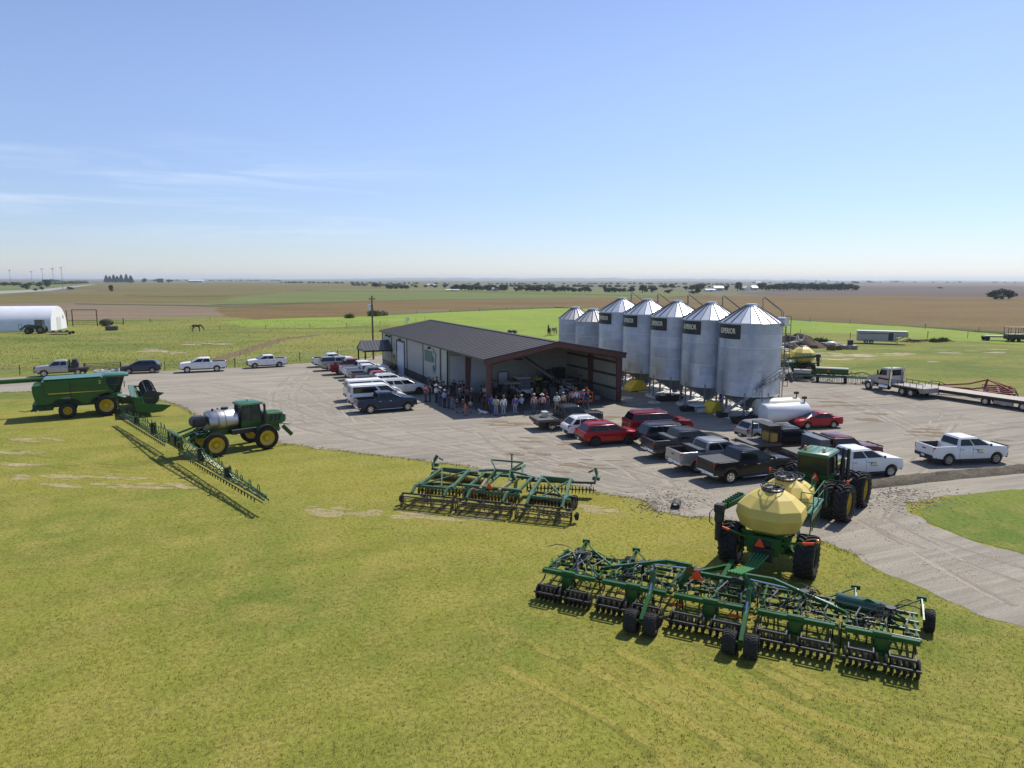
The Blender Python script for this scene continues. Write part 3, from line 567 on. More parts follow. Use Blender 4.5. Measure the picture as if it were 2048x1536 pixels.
SPECS = {
 # L, W, front axle x, rear axle x (from the tail), wheel radius, sill height, top line, bed span, cabin (base rear, base front, roof rear, roof front, belt, roof), side panes, doors
 'pickup': dict(L=5.9, W=2.02, xa=(1.22,4.92), r=.41, sill=.46, top=[(0,1.37),(1.84,1.37),(1.86,1.32),(4.40,1.35),(4.6,1.36),(5.5,1.28),(5.80,1.19),(5.9,1.0)], bed=(.10,1.78,.82), cab=(1.84,4.72,2.06,3.42,1.30,1.95), panes=[(.06,.45),(.49,.93)], doors=[(1.98,2.98),(3.0,4.12)]),
 'hdpickup': dict(L=6.3, W=2.06, xa=(1.32,5.28), r=.44, sill=.55, top=[(0,1.48),(1.98,1.48),(2.0,1.42),(4.7,1.46),(4.9,1.48),(5.85,1.41),(6.18,1.31),(6.3,1.05)], bed=(.10,1.92,.94), cab=(1.98,5.02,2.20,3.70,1.41,2.08), panes=[(.06,.45),(.49,.93)], doors=[(2.12,3.12),(3.14,4.32)]),
 'flatbed': dict(L=6.2, W=2.0, xa=(1.35,5.15), r=.42, sill=.52, top=[(0,.80),(2.38,.80),(2.40,1.34),(4.6,1.36),(4.75,1.40),(5.75,1.31),(6.1,1.2),(6.2,.98)], bed=None, cab=(2.4,4.78,2.52,3.92,1.30,2.02), panes=[(.06,.42),(.46,.93)], doors=[(2.5,3.2),(3.22,4.3)], narrow=2.36),
 'suv': dict(L=4.95, W=1.96, xa=(1.02,3.88), r=.38, sill=.40, top=[(0,1.02),(.10,1.13),(3.5,1.12),(3.75,1.12),(4.6,1.02),(4.88,.88),(4.95,.72)], bed=None, cab=(.10,3.95,.66,2.70,1.12,1.74), panes=[(.05,.26),(.29,.58),(.61,.94)], doors=[(1.62,2.48),(2.5,3.42)]),
 'bigsuv': dict(L=5.7, W=2.06, xa=(1.22,4.62), r=.42, sill=.46, top=[(0,1.15),(.08,1.27),(4.1,1.26),(4.35,1.27),(5.3,1.17),(5.62,1.04),(5.7,.85)], bed=None, cab=(.08,4.58,.50,3.35,1.26,1.94), panes=[(.04,.34),(.37,.62),(.65,.94)], doors=[(1.9,2.9),(2.92,4.0)]),
 'cross': dict(L=4.6, W=1.86, xa=(.92,3.62), r=.35, sill=.36, top=[(0,.95),(.10,1.06),(3.2,1.05),(3.45,1.06),(4.28,.95),(4.54,.80),(4.6,.62)], bed=None, cab=(.12,3.70,.74,2.42,1.05,1.66), panes=[(.06,.24),(.27,.57),(.60,.93)], doors=[(1.42,2.22),(2.24,3.18)]),
 'sedan': dict(L=4.6, W=1.8, xa=(.95,3.64), r=.325, sill=.30, top=[(0,.88),(.15,1.0),(.85,1.02),(3.3,.95),(3.55,.95),(4.3,.80),(4.55,.66),(4.6,.5)], bed=None, cab=(.55,3.85,1.50,2.35,.97,1.46), panes=[(.12,.44),(.48,.90)], doors=[(1.3,2.1),(2.12,3.1)]),
 'van': dict(L=5.95, W=2.05, xa=(1.15,4.85), r=.36, sill=.40, top=[(0,1.2),(.06,1.36),(4.55,1.30),(4.8,1.30),(5.55,1.10),(5.88,.92),(5.95,.7)], bed=None, cab=(.05,5.05,.14,3.85,1.30,2.22), panes=[(.05,.62),(.68,.96)], doors=[(2.55,3.65),(3.68,4.6)]),
}
def solve_body(sp):
    L_, W, r = sp['L'], sp['W'], sp['r']; ra = r + .085; xs = set()
    for i in range(31): xs.add(round(L_*i/30, 3))
    for xa in sp['xa']:
        for k in range(11): xs.add(round(xa - ra*math.cos(math.pi*k/10), 3))
        xs.add(round(xa-ra-.004, 3)); xs.add(round(xa+ra+.004, 3))
    for x, z in sp['top']: xs.add(x)
    bed = sp['bed']; st = []
    for x in sorted(xs): st.append((x, 0))
    if bed:
        b0, b1, zf = bed
        st += [(b0, 1), (b0+.001, 2), (b1-.001, 2), (b1, 1)]
    st.sort(); rings = []
    for x, k in st:
        zt = lerp_tab(sp['top'], x); t = max(0, 1 - x/.35); u = max(0, 1 - (L_-x)/.55); w_ = W/2*(1 - .06*t*t - .13*u*u)
        if sp.get('narrow') and x < sp['narrow']: w_ = .46
        zb = sp['sill'] + .16*max(0, 1-(L_-x)/.8) * .6 + .14*max(0, 1-x/.8)
        for xa in sp['xa']:
            if abs(x-xa) < ra: zb = max(zb, r + math.sqrt(ra*ra-(x-xa)**2))
        zb = min(zb, zt-.10); h = zt-zb
        inb = bed and bed[0] < x < bed[1] and k != 1
        wi = w_-.09 if inb else w_*.6; zi = bed[2] if inb else zt + .012
        half = [(w_*.50, zb), (w_*.965, zb), (w_, zb+.18*h), (w_*1.0, zb+.62*h), (w_*.985, zb+.80*h), (w_*.955, zt-.012), (w_*.93, zt), (wi, zt if inb else zt+.008), (wi*.97, zi)]
        rings.append([V((x-L_/2, -a, z)) for a, z in half] + [V((x-L_/2, a, z)) for a, z in reversed(half)])
    return rings
def pane(bb, c, u0, u1, v0, v1, off=.008, th=.012):
    """a pane laid on the quad c (lower rear, lower front, upper front, upper rear)"""
    f = lambda u, v: (c[0]*(1-u)+c[1]*u)*(1-v) + (c[3]*(1-u)+c[2]*u)*v
    q = [f(u0,v0), f(u1,v0), f(u1,v1), f(u0,v1)]; nn = (q[1]-q[0]).cross(q[3]-q[0]).normalized()
    return bb.loft([[p-nn*th for p in q], [p+nn*off for p in q]])
def vehicle(kind, label, cat, pnt, loc, deg, group, name=None, rims='alloy', trim=None, extra=(), detail=True, scale=1, bull=False):
    sp = SPECS[kind]; L_, W = sp['L'], sp['W']; t = thing(name or {'sedan':'parked_car','van':'passenger_van','suv':'parked_suv','bigsuv':'parked_suv','cross':'parked_suv'}.get(kind, 'pickup_truck'), label, cat, loc, deg, group, scale)
    trim = trim or PLASTIC; h = L_/2
    b = B(); b.loft(solve_body(sp)); cr0, cf0, cr1, cf1, zb, zr = sp['cab']; wb_, wr = W/2*.945, W/2*(.80 if kind != 'van' else .86)
    X = lambda x: x-h
    base = [V((X(cr0),-wb_,zb-.05)), V((X(cf0),-wb_,zb-.05)), V((X(cf0),wb_,zb-.05)), V((X(cr0),wb_,zb-.05))]
    roof = [V((X(cr1),-wr,zr-.04)), V((X(cf1),-wr,zr-.03)), V((X(cf1),wr,zr-.03)), V((X(cr1),wr,zr-.04))]
    c = B(); c.loft([base, roof], cap=False); k = len(c.v); mid = [V((p.x*.0+X((cr1+cf1)/2)+(p.x-X((cr1+cf1)/2))*.86, p.y*.82, zr+.015)) for p in roof]
    c.v += [tuple(p) for p in mid]; c.f += [(4,5,k+1,k),(5,6,k+2,k+1),(6,7,k+3,k+2),(7,4,k,k+3),(k,k+1,k+2,k+3)]
    cm = bpy.data.meshes.new('c'); cm.from_pydata(c.v, [], c.f); bm = bmesh.new(); bm.from_mesh(cm); bmesh.ops.recalc_face_normals(bm, faces=bm.faces)
    bmesh.ops.bevel(bm, geom=[e for e in bm.edges if len(e.link_faces) == 2 and e.calc_face_angle(0) > R(14)], offset=.075, segments=3, affect='EDGES', clamp_overlap=True)
    bm.to_mesh(cm); bm.free(); b.add([v.co for v in cm.vertices], [tuple(p.vertices) for p in cm.polygons]); bpy.data.meshes.remove(cm)
    b.o('body', pnt, t, smooth=28)
    # glass
    S = [base[0], base[1], roof[1], roof[0]]; S2 = [base[2], base[3], roof[3], roof[2]]
    for u0, u1 in sp['panes']:
        g = B(); pane(g, S, u0, u1, .20, .86); g.o('side_window', GLASS, t, smooth=0)
        g = B(); pane(g, S2, 1-u1, 1-u0, .20, .86); g.o('side_window', GLASS, t, smooth=0)
    g = B(); pane(g, [base[1], base[2], roof[2], roof[1]], .05, .95, .12, .93); g.o('windscreen', GLASS, t, smooth=0)
    g = B(); pane(g, [base[3], base[0], roof[0], roof[3]], .08, .92, .22, .88); g.o('rear_window', GLASS, t, smooth=0)
    # floor pan, bumpers, grille, lamps
    sill = sp['sill']; zn = lerp_tab(sp['top'], L_-.12); zt = lerp_tab(sp['top'], .05)
    f = B(); f.box(-h+.25, h-.3, -W*.36, W*.36, sill-.16, sill+.25); f.o('floor_pan', BLACK, t, smooth=0)
    wf = W/2*.90
    f = B(); f.loft([[V((h-.16,-wf-.03,z)) for z in (sill+.02,sill+.27)]+[V((h-.30,-wf-.03,z)) for z in (sill+.27,sill+.02)], [V((h+.05,-wf*.8,z)) for z in (sill+.02,sill+.27)]+[V((h-.1,-wf*.8,z)) for z in (sill+.27,sill+.02)],
             [V((h+.05,wf*.8,z)) for z in (sill+.02,sill+.27)]+[V((h-.1,wf*.8,z)) for z in (sill+.27,sill+.02)], [V((h-.16,wf+.03,z)) for z in (sill+.02,sill+.27)]+[V((h-.30,wf+.03,z)) for z in (sill+.27,sill+.02)]])
    f.o('front_bumper', trim, t, bevel=.02)
    if kind != 'flatbed':
        f = B(); f.loft([[V((-h+.22,s*(W/2-.03),z)) for z in (sill+.06,sill+.28)]+[V((-h+.34,s*(W/2-.05),z)) for z in (sill+.28,sill+.06)] if abs(s) == 1 else [V((-h-.07,s*(W/2),z)) for z in (sill+.06,sill+.28)]+[V((-h+.06,s*(W/2),z)) for z in (sill+.28,sill+.06)] for s in (-1,-.84,.84,1)])
        bp = f.o('rear_bumper', trim, t, bevel=.02)
        f = B(); f.box(-h-.085, -h-.06, -.16, .16, sill+.09, sill+.25); f.o('number_plate', PLATE, bp)
    f = B(); f.box(h-.12, h+.02, -W*.27, W*.27, sill+.32, zn-.08); f.o('grille', trim if trim is CHROME else PLASTIC, t, bevel=.03)
    for s in (-1, 1):
        f = B(); f.loft([[V((h-.42,s*W*.448,z)) for z in (zn-.22,zn-.08)]+[V((h-.42,s*W*.40,z)) for z in (zn-.08,zn-.22)], [V((h-.10,s*W*.40,z)) for z in (zn-.26,zn-.10)]+[V((h-.2,s*W*.36,z)) for z in (zn-.10,zn-.26)], [V((h+.005,s*W*.30,z)) for z in (zn-.26,zn-.12)]+[V((h-.1,s*W*.30,z)) for z in (zn-.12,zn-.26)]])
        f.o('headlamp', LAMPW, t)
        if kind != 'flatbed':
            hi = (zt-.06, zt-.42) if kind in ('pickup','hdpickup') else (zb+.06, zb-.30) if kind != 'van' else (1.3, .85)
            f = B(); x = -h+.02; f.loft([[V((x+.26,s*(W*.478),z)) for z in hi]+[V((x+.26,s*W*.44,z)) for z in hi[::-1]], [V((x+.02,s*W*.474,z)) for z in hi]+[V((x+.05,s*W*.42,z)) for z in hi[::-1]], [V((x-.035,s*W*.455,z)) for z in hi]+[V((x+.0,s*W*.40,z)) for z in hi[::-1]]])
            f.o('tail_lamp', LAMPR, t)
        f = B(); x = X(cf0)-.42; f.ball((x, s*(wb_+.11), zb+.13), .08, .11, .10, 8, 5); f.o('mirror', pnt if trim is not PLASTIC else PLASTIC, t)
    for xa in sp['xa']:
        for s in (-1, 1): add_wheel(t, X(xa), s*(W/2-.14), sp['r'], .27, sp['r']*.64, 'steel' if rims == 'steel' else 'alloy', {'alloy': ALLOY, 'dark': DARKRIM, 'steel': ALLOY, 'chrome': CHROME}[rims])
    if detail:
        for s in (-1, 1):
            for (d0, d1) in sp['doors']:
                z0, z1 = sill+.10, zb-.03; f = B(); y = s*W/2
                f.loft([[V((X(d0+.01),y*k,z)) for k, z in ((.972,z0),(1.003,z0+.13),(1.005,(z0+z1)/2),(.992,z1-.05),(.968,z1))], [V((X(d1-.01),y*k,z)) for k, z in ((.972,z0),(1.003,z0+.13),(1.005,(z0+z1)/2),(.992,z1-.05),(.968,z1))]], cap=False, closed=False)
                dr = f.o('door', pnt, t)
                g = B(); g.box(X(d0)+.10, X(d0)+.30, y*1.004-.012, y*1.004+.02*s, z1-.16, z1-.125); g.o('door_handle', trim, dr)
                g = B(); g.box(X(d0)-.006, X(d0)+.010, min(y*.98,y*1.003), max(y*.98,y*1.003), z0, z1-.03); g.o('door_gap', BLACK, dr)
        if kind in ('pickup','hdpickup'):
            for s in (-1, 1): f = B(); f.tube((X(cr0)+.2, s*(W/2+.02), sill-.10), (X(cf0)-.35, s*(W/2+.02), sill-.10), .05, 8); f.o('side_step', trim, t)
    if kind in ('pickup','hdpickup'):
        f = B(); f.box(-h-.012, -h+.03, -W*.40, W*.40, sill+.34, zt-.06); tg = f.o('tailgate', pnt, t, bevel=.01)
        f = B(); f.box(-h-.03, -h-.008, -.17, .17, zt-.28, zt-.20); f.o('handle', PLASTIC, tg)
        f = B(); b0, b1, zf = sp['bed']; f.box(X(b0)+.02, X(b1)-.02, -W/2+.13, W/2-.13, zf+.004, zf+.02)
        for s in (-1,1): f.box(X(b0)+.02, X(b1)-.02, s*(W/2-.115)-.008, s*(W/2-.115)+.008, zf, zt-.03)
        f.o('bed_liner', BEDLINER, t)
    if 'rack' in extra:
        for s in (-1, 1): f = B(); f.tube((X(cr1)+.2, s*wr*.84, zr+.06), (X(cf1)-.1, s*wr*.84, zr+.06), .025, 6); f.tube((X(cr1)+.25, s*wr*.84, zr), (X(cr1)+.25, s*wr*.84, zr+.06), .02, 6); f.tube((X(cf1)-.15, s*wr*.84, zr), (X(cf1)-.15, s*wr*.84, zr+.06), .02, 6); f.o('roof_rail', CHROME, t)
    if 'tonneau' in extra:
        b0, b1, zf = sp['bed']; f = B(); f.box(X(b0)-.06, X(b1)+.02, -W/2+.06, W/2-.06, zt-.01, zt+.035); f.o('tonneau_cover', mat('tonneau', (.035,.036,.04), .5), t, bevel=.015)
    if 'toolbox' in extra:
        b0, b1, zf = sp['bed']; f = B(); f.box(X(b1)-.55, X(b1)-.04, -W/2+.03, W/2-.03, zt-.25, zt+.14); f.o('toolbox', mat('tool_box_black', (.06,.062,.066), .4), t, bevel=.02)
    if 'topper' in extra:
        b0, b1, zf = sp['bed']; f = B(); f.loft([[V((X(b0)-.02,-W/2+.06,zt)), V((X(b1)+.05,-W/2+.06,zt)), V((X(b1)+.05,W/2-.06,zt)), V((X(b0)-.02,W/2-.06,zt))], [V((X(b0)+.12,-W/2+.22,zr-.05)), V((X(b1)+.05,-W/2+.22,zr-.02)), V((X(b1)+.05,W/2-.22,zr-.02)), V((X(b0)+.12,W/2-.22,zr-.05))]]); f.o('bed_topper', mat('topper_glass', (.03,.034,.04), .15), t, bevel=.05, seg=2)
    if 'cargo' in extra:
        r_ = random.Random(len(label)); f = B()
        for _ in range(4): x, y = r_.uniform(X(.3), X(1.4)), r_.uniform(-.6,.6); f.box(x-.2, x+.25, y-.18, y+.2, .95, 1.25+r_.random()*.3)
        f.o('bed_cargo', mat('mixed_cargo', (.12,.12,.12), .7, var=.5), t, bevel=.03)
    if 'roofbox' in extra:
        pass
    if kind == 'flatbed':
        f = B(); f.box(-h, X(2.34), -1.13, 1.13, .92, 1.02); f.box(-h, -h+.08, -1.13, 1.13, .74, .92)
        for s in (-1, 1): f.box(-h, X(2.34), s*1.10-.03, s*1.10+.03, .80, .92)
        dk = f.o('flat_deck', mat('deck_steel', (.09,.082,.075), .6, var=.25, dirt=.25), t, bevel=.01)
        f = B()
        for y in (-1.05,-.35,.35,1.05): f.box(X(2.22), X(2.30), y-.04, y+.04, 1.02, 2.0)
        for z in (1.5, 1.96): f.box(X(2.215), X(2.305), -1.09, 1.09, z-.04, z+.04)
        f.box(X(2.24), X(2.28), -1.02, 1.02, 1.05, 1.48); f.o('headache_rack', BLACK, t)
        for s in (-1, 1):
            f = B(); f.box(X(2.30)-.85, X(2.30), s*.98-.14, s*.98+.14, .48, .78); f.o('underdeck_box', BLACK, t, bevel=.01)
            f = B(); f.box(-h-.02, -h+.01, s*.9-.12, s*.9+.12, .76, .86); f.o('tail_lamp', LAMPR, t)
            f = B(); f.prism([(X(1.35)+.55*math.cos(a), .42+.55*math.sin(a)) for a in [math.pi*k/10 for k in range(11)]] + [(X(1.35)-.48*math.cos(a), .42+.48*math.sin(a)) for a in [math.pi*k/10 for k in range(11)]][0:0], min(s*.72,s*1.02), max(s*.72,s*1.02)) if False else f.box(X(1.35)-.5, X(1.35)+.5, min(s*.7,s*1.05), max(s*.7,s*1.05), .88, .915); f.o('mudguard', BLACK, t)
        if 'bale' in extra:
            f = B()
            for s in (-1,1): f.path([(X(1.9),s*.75,1.02),(X(1.2),s*.85,1.25),(X(.2),s*.95,1.12),(-h-.25,s*1.0,.98)], .06, 8)
            f.o('bale_arms', BLACK, t)
        if 'sidebox' in extra:
            f = B(); f.box(X(1.35), X(2.1), -1.02, 1.02, 1.02, 1.95); f.o('toolbox', mat('dark_toolbox', (.075,.085,.095), .4, dirt=.1), t, bevel=.03)
        if 'tanksprayer' in extra:
            f = B(); f.box(X(1.2), X(2.05), -.95, .95, 1.02, 1.75); f.box(X(1.35), X(1.9), -.85, .85, 1.75, 2.1); f.o('utility_box', BLACK, t, bevel=.04)
        if 'cooler' in extra:
            f = B(); f.box(X(.85), X(1.35), -.1, .5, 1.02, 1.42); f.box(X(.83), X(1.37), -.12, .52, 1.42, 1.50); f.o('cooler', mat('cooler_grey', (.50,.49,.46), .5), t, bevel=.03)
        if 'yellowtank' in extra:
            f = B(); f.box(X(1.5), X(2.1), -1.0, .1, 1.05, 1.72); f.o('fuel_tank', mat('tan_tank', (.50,.30,.07), .45), t, bevel=.06, seg=2)
            f = B()
            for yy in (-1.05, 1.05):
                for xx in (X(1.35), X(2.2)): f.box(xx-.03, xx+.03, yy-.03, yy+.03, 1.02, 2.2)
            f.box(X(1.3), X(2.25), -1.1, 1.1, 2.2, 2.26); f.box(X(2.12), X(2.2), -1.08, 1.08, 1.02, 2.2); f.o('cargo_canopy', BLACK, t)
    if bull:
        f = B(); f.box(h-.02, h+.08, -.75, .75, sill-.05, sill+.35)
        for y in (-.7,-.25,.25,.7): f.box(h+.0, h+.07, y-.04, y+.04, sill, zn+.06)
        for z in (zn-.25, zn+.04): f.box(h-.01, h+.08, -.74, .74, z-.04, z+.04)
        for s in (-1,1): f.path([(h+.03,s*.72,zn+.02),(h-.12,s*.9,zn-.02),(h-.16,s*.92,sill+.2),(h+.02,s*.74,sill+.1)], .045, 6)
        f.o('grille_guard', BLACK, t, bevel=.015)
    if 'hitch' in extra:
        f = B(); f.box(-h-.28, -h+.05, -.04, .04, sill-.02, sill+.06); f.ball((-h-.25, 0, sill+.1), .04); f.o('tow_hitch', BLACK, t)
    if 'logo' in extra:
        for s in (-1, 1):
            d0, d1 = sp['doors'][1]; x = (X(d0)+X(d1))/2; f = B(); y = s*W/2*1.008
            f.prism([(x-.26,zb-.34),(x-.20,zb-.16),(x-.10,zb-.16),(x-.16,zb-.34)], min(y,y+.006*s), max(y,y+.006*s)); f.box(x-.26, x+.26, min(y,y+.006*s), max(y,y+.006*s), zb-.44, zb-.40); lg = f.o('door_emblem', mat('emblem_charcoal', (.05,.05,.05), .5), t)
            f = B(); f.prism([(x-.02,zb-.16),(x+.24,zb-.16),(x+.14,zb-.26),(x+.2,zb-.34),(x-.06,zb-.34)], min(y,y+.006*s), max(y,y+.006*s)); f.o('emblem_swoosh', mat('emblem_yellow', (.70,.55,.03), .5), lg)
    return t
def by_wheel(kind, pxy, deg, side=-1, axle=0, scale=1):
    """centre of a vehicle whose near wheel on the given axle touches the ground at a photo point"""
    sp = SPECS[kind]; p = G(*pxy) if not isinstance(pxy, V) else pxy; f = fwd(deg); l = V((-f.y, f.x, 0))
    return p - (f*(sp['xa'][axle]-sp['L']/2) + l*side*(sp['W']/2-.14))*scale
ROW, YARDC, LANE = 'vehicles parked nose to the shed wall', 'vehicles parked in the yard in front of the bins', 'vehicles parked along the grass fence'
def veh(kind, label, cat, pnt, where, deg, group, side=-1, axle=0, **k):
    return vehicle(kind, label, cat, pnt, by_wheel(kind, where, deg, side, axle, k.get('scale', 1)), deg, group, **k)
# row along the shed, nearest first
veh('pickup', 'navy crew cab pickup with chrome wheels, nearest the camera in the row by the shed', 'pickup', P_NAVY, (741,827), 25, ROW, rims='chrome', trim=CHROME)
veh('van', 'white passenger van directly behind the navy pickup', 'van', P_WHITE, V((-15.15,70.6,0)), 25, ROW, rims='steel')
veh('van', 'white passenger van behind another white van, second from the navy pickup', 'van', P_WHITE, V((-16.3,74.2,0)), 25, ROW, rims='steel', detail=False)
veh('bigsuv', 'pearl white large suv with its nose almost at the shed wall', 'suv', P_PEARL, (838,789), 25, ROW, axle=1, scale=.95, rims='dark', extra=('rack',))
veh('suv', 'white suv with roof rails wedged between the pearl suv and a red pickup', 'suv', P_WHITE, V((-15.3,82.2,0)), 25, ROW, extra=('rack',), detail=False)
veh('pickup', 'bright red pickup with tonneau behind the white vans', 'pickup', P_RED, V((-17.3,84.0,0)), 25, ROW, extra=('tonneau',), detail=False, scale=.93)
veh('pickup', 'grey pickup with black open bed beside the bright red one', 'pickup', P_STEEL, V((-18.6,86.9,0)), 25, ROW, detail=False)
veh('pickup', 'white pickup with black bed cover next to the grey pickup', 'pickup', P_WHITE, V((-19.9,89.8,0)), 25, ROW, extra=('tonneau',), detail=False)
veh('hdpickup', 'white pickup with grey bed cover and red tail lamps next to the dark red pickup', 'pickup', P_WHITE, V((-21.0,92.4,0)), 25, ROW, extra=('tonneau',), detail=False)
veh('hdpickup', 'dark red crew cab pickup with cargo in its bed', 'pickup', P_DRED, (680.6,750), 25, ROW, extra=('cargo',), rims='chrome')
veh('pickup', 'silver pickup with a dark bed topper', 'pickup', P_SILVER, (660,742), 25, ROW, extra=('topper',))
veh('pickup', 'white pickup at the far end of the row by the shed', 'pickup', P_WHITE, (645,734.5), 25, ROW)
# lane by the fence, left
veh('flatbed', 'silver pickup with black flatbed and tall black box behind the cab', 'pickup', P_SILVER, (155.8,750), 208, LANE, side=1, rims='chrome', bull=True, extra=('tanksprayer',))
veh('suv', 'dark slate suv parked by the pipe gate', 'suv', P_SLATE, (305,746), 200, LANE, side=1)
veh('hdpickup', 'white crew cab pickup by the fence, nearer the dark suv', 'pickup', P_WHITE, (434,743), 204, LANE, side=1, scale=.95, rims='steel')
veh('pickup', 'white crew cab pickup by the fence, nearer the shed', 'pickup', P_WHITE, (559,734), 210, LANE, side=1, scale=.93)
veh('pickup', 'silver grey pickup cut by the left frame edge above the auger tube', 'pickup', P_STEEL, V((-68.6,89.5,0)), 26, LANE, axle=1, trim=CHROME)
# cluster in front of the bins
veh('flatbed', 'dark grey flatbed pickup with a cooler on its deck beside the shed crowd', 'pickup', P_CHAR, (1103.6,861), 19, YARDC, rims='chrome', bull=True, extra=('cooler',))
veh('cross', 'white crossover between the dark flatbed pickup and the red suv', 'suv', P_WHITE, (1156,876), 17, YARDC, extra=('rack',))
veh('suv', 'bright red suv with black wheels, front of the cluster by the open gravel', 'suv', P_RED, (1190,893), 16, YARDC, rims='dark', extra=('rack',))
veh('bigsuv', 'long dark red suv with bright roof rails parked near the bins', 'suv', P_DRED, (1287,872), 12, YARDC, rims='dark', extra=('rack',))
veh('bigsuv', 'charcoal large suv between the long red suv and a grey pickup', 'suv', P_CHAR, (1316,896), 15, YARDC, scale=.92, extra=('rack',))
veh('hdpickup', 'charcoal pickup with a black toolbox across its bed', 'pickup', P_CHAR, (1338,920), 17, YARDC, extra=('toolbox','hitch'), trim=CHROME)
veh('hdpickup', 'silver pickup with open bed and toolbox beside the black pickup', 'pickup', P_SILVER, (1393,946), 18, YARDC, extra=('toolbox','hitch'), trim=CHROME)
veh('pickup', 'black crew cab pickup with bed cover and chrome bumper, nearest of the cluster', 'pickup', P_BLACK, (1459,967), 19.5, YARDC, rims='chrome', trim=CHROME, extra=('tonneau',), scale=1.04)
veh('suv', 'silver grey suv parked behind the black flatbed, near the white tanks', 'suv', P_SILVER, (1512,884), 18, YARDC, scale=.92)
veh('flatbed', 'black flatbed pickup with a tan tank under its rear canopy', 'pickup', P_BLACK, (1533,914), 14, YARDC, extra=('yellowtank',), scale=1.04)
veh('flatbed', 'maroon flatbed pickup with a tall dark toolbox behind its cab', 'pickup', P_MAROON, (1634,938), 12, YARDC, extra=('sidebox',), bull=True, scale=1.06)
veh('pickup', 'white pickup with yellow door emblem half hidden by the green tractor', 'pickup', P_WHITE, (1779,954), 12, YARDC, axle=1, extra=('logo',), rims='steel')
veh('pickup', 'white pickup with empty bed and yellow door emblem standing alone at the right', 'pickup', P_WHITE, (1895,931), 8, YARDC, rims='alloy', extra=('logo','hitch'), bull=True)
veh('sedan', 'red sedan parked by the white tanks', 'car', P_RED, (1666,856), 192, YARDC, side=1, scale=.95)
# ---------------------------------------------------------------- tractor, air cart and drill in the foreground
BT = {}
def big_tyre_meshes(r, w, rr, lugs=22, lh=.06):
    k = (r, w, rr, lugs)
    if k in BT: return BT[k]
    t = B(); h = w/2; rb = r-lh
    t.lathe([(rr,-h*.62),(rr+.03,-h*.80),((rr+rb)/2,-h*1.0),(rb-.08,-h*.98),(rb-.01,-h*.80),(rb,-h*.4),(rb,h*.4),(rb-.01,h*.80),(rb-.08,h*.98),((rr+rb)/2,h*1.0),(rr+.03,h*.80),(rr,h*.62)], 40)
    for sd in (-1, 1):
        for i in range(lugs):
            a = 2*math.pi*(i + (.5 if sd > 0 else 0))/lugs; da = .9*2*math.pi/lugs
            pts = []
            for f_, q in ((-.04,.0),(.5,.62),(1.0,1.0)):
                aa = a + da*q; y = sd*h*f_; rr_ = r if f_ < .9 else r-.035
                rad = V((math.cos(aa),0,math.sin(aa))); tan = V((-math.sin(aa),0,math.cos(aa)))
                pts.append((V((0,y,0)), rad, tan, rr_))
            rings = []
            for y, rad, tan, rr_ in pts:
                wd = .034*r/1.0; rings.append([y+rad*(rb-.03)-tan*wd*1.3, y+rad*(rb-.03)+tan*wd*1.3, y+rad*rr_+tan*wd, y+rad*rr_-tan*wd])
            y, rad, tan, rr_ = pts[-1]; yy = V((0, sd*h*1.0, 0)); wd = .03
            rings.append([yy+rad*(rb-.16)-tan*wd, yy+rad*(rb-.16)+tan*wd, yy+rad*(rb-.10)+tan*wd, yy+rad*(rb-.10)-tan*wd])
            t.loft(rings)
    m = B()
    for sd in (-1, 1): m.lathe([(rr+.015,sd*h*.64),(rr+.015,sd*h*.58),(rr-.05,sd*h*.56),(rr-.07,sd*h*.2)], 32)
    m.lathe([(rr-.07,h*.25),(rr*.72,h*.12),(rr*.60,-.02),(rr*.36,-.06),(rr*.30,.05),(.001,.05)], 32); m.lathe([(rr-.07,-h*.25),(rr*.72,-h*.12),(rr*.60,-.06),(rr*.36,-.12),(rr*.30,-.16),(.001,-.16)], 32)
    for k_ in range(10):
        a = 2*math.pi*k_/10; x, z = rr*.46*math.cos(a), rr*.46*math.sin(a); m.tube((x,-.15,z),(x,.10,z), .025, 6)
    BT[k] = (t.mesh('tyre', smooth=30), m.mesh('rim', smooth=30))
    return BT[k]
def big_wheel(parent, x, y, r, w, rr, lugs=22, rim=None, out=1, lh=.06, steer=0):
    a, b = big_tyre_meshes(r, w, rr, lugs, lh); o = place('wheel', a, RUBBER, parent, (x, y, r-.02), (0, rnd.uniform(0,6.28)*0, R(steer) + (0 if out > 0 else math.pi)))
    place('rim', b, rim or YELLOW, o); return o
SMV = mat('hazard_orange', (.85,.085,.012), .45, var=.03); HOSE = mat('hose_rubber', (.030,.030,.031), .5); HOSEG = mat('grey_seed_hose', (.16,.17,.16), .5); STEELB = mat('bright_rod', (.70,.70,.70), .2, 1., var=.02)
DISC = mat('worn_disc_steel', (.055,.050,.045), .5, .5, var=.3, dirt=.25); RUST = mat('rusted_brown_steel', (.075,.045,.032), .65, var=.3, vs=4)
def triangle(parent, c, s, yaw=math.pi, name='hazard_triangle'):
    b = B(); b.prism([(-s*.58,-s*.42),(s*.58,-s*.42),(s*.08,s*.55),(-s*.08,s*.55)], -.012, .012, 'yz'); return b.o(name, SMV, parent, loc=c)
def rail(b, pts, z0, h, r=.022, mid=True):
    top = [V(p)+V((0,0,h)) for p in pts]; b.path(top, r, 6)
    for p in pts: b.tube(V(p)+V((0,0,z0)), V(p)+V((0,0,h)), r, 6)
    if mid: b.path([V(p)+V((0,0,(z0+h)/2)) for p in pts], r, 6)
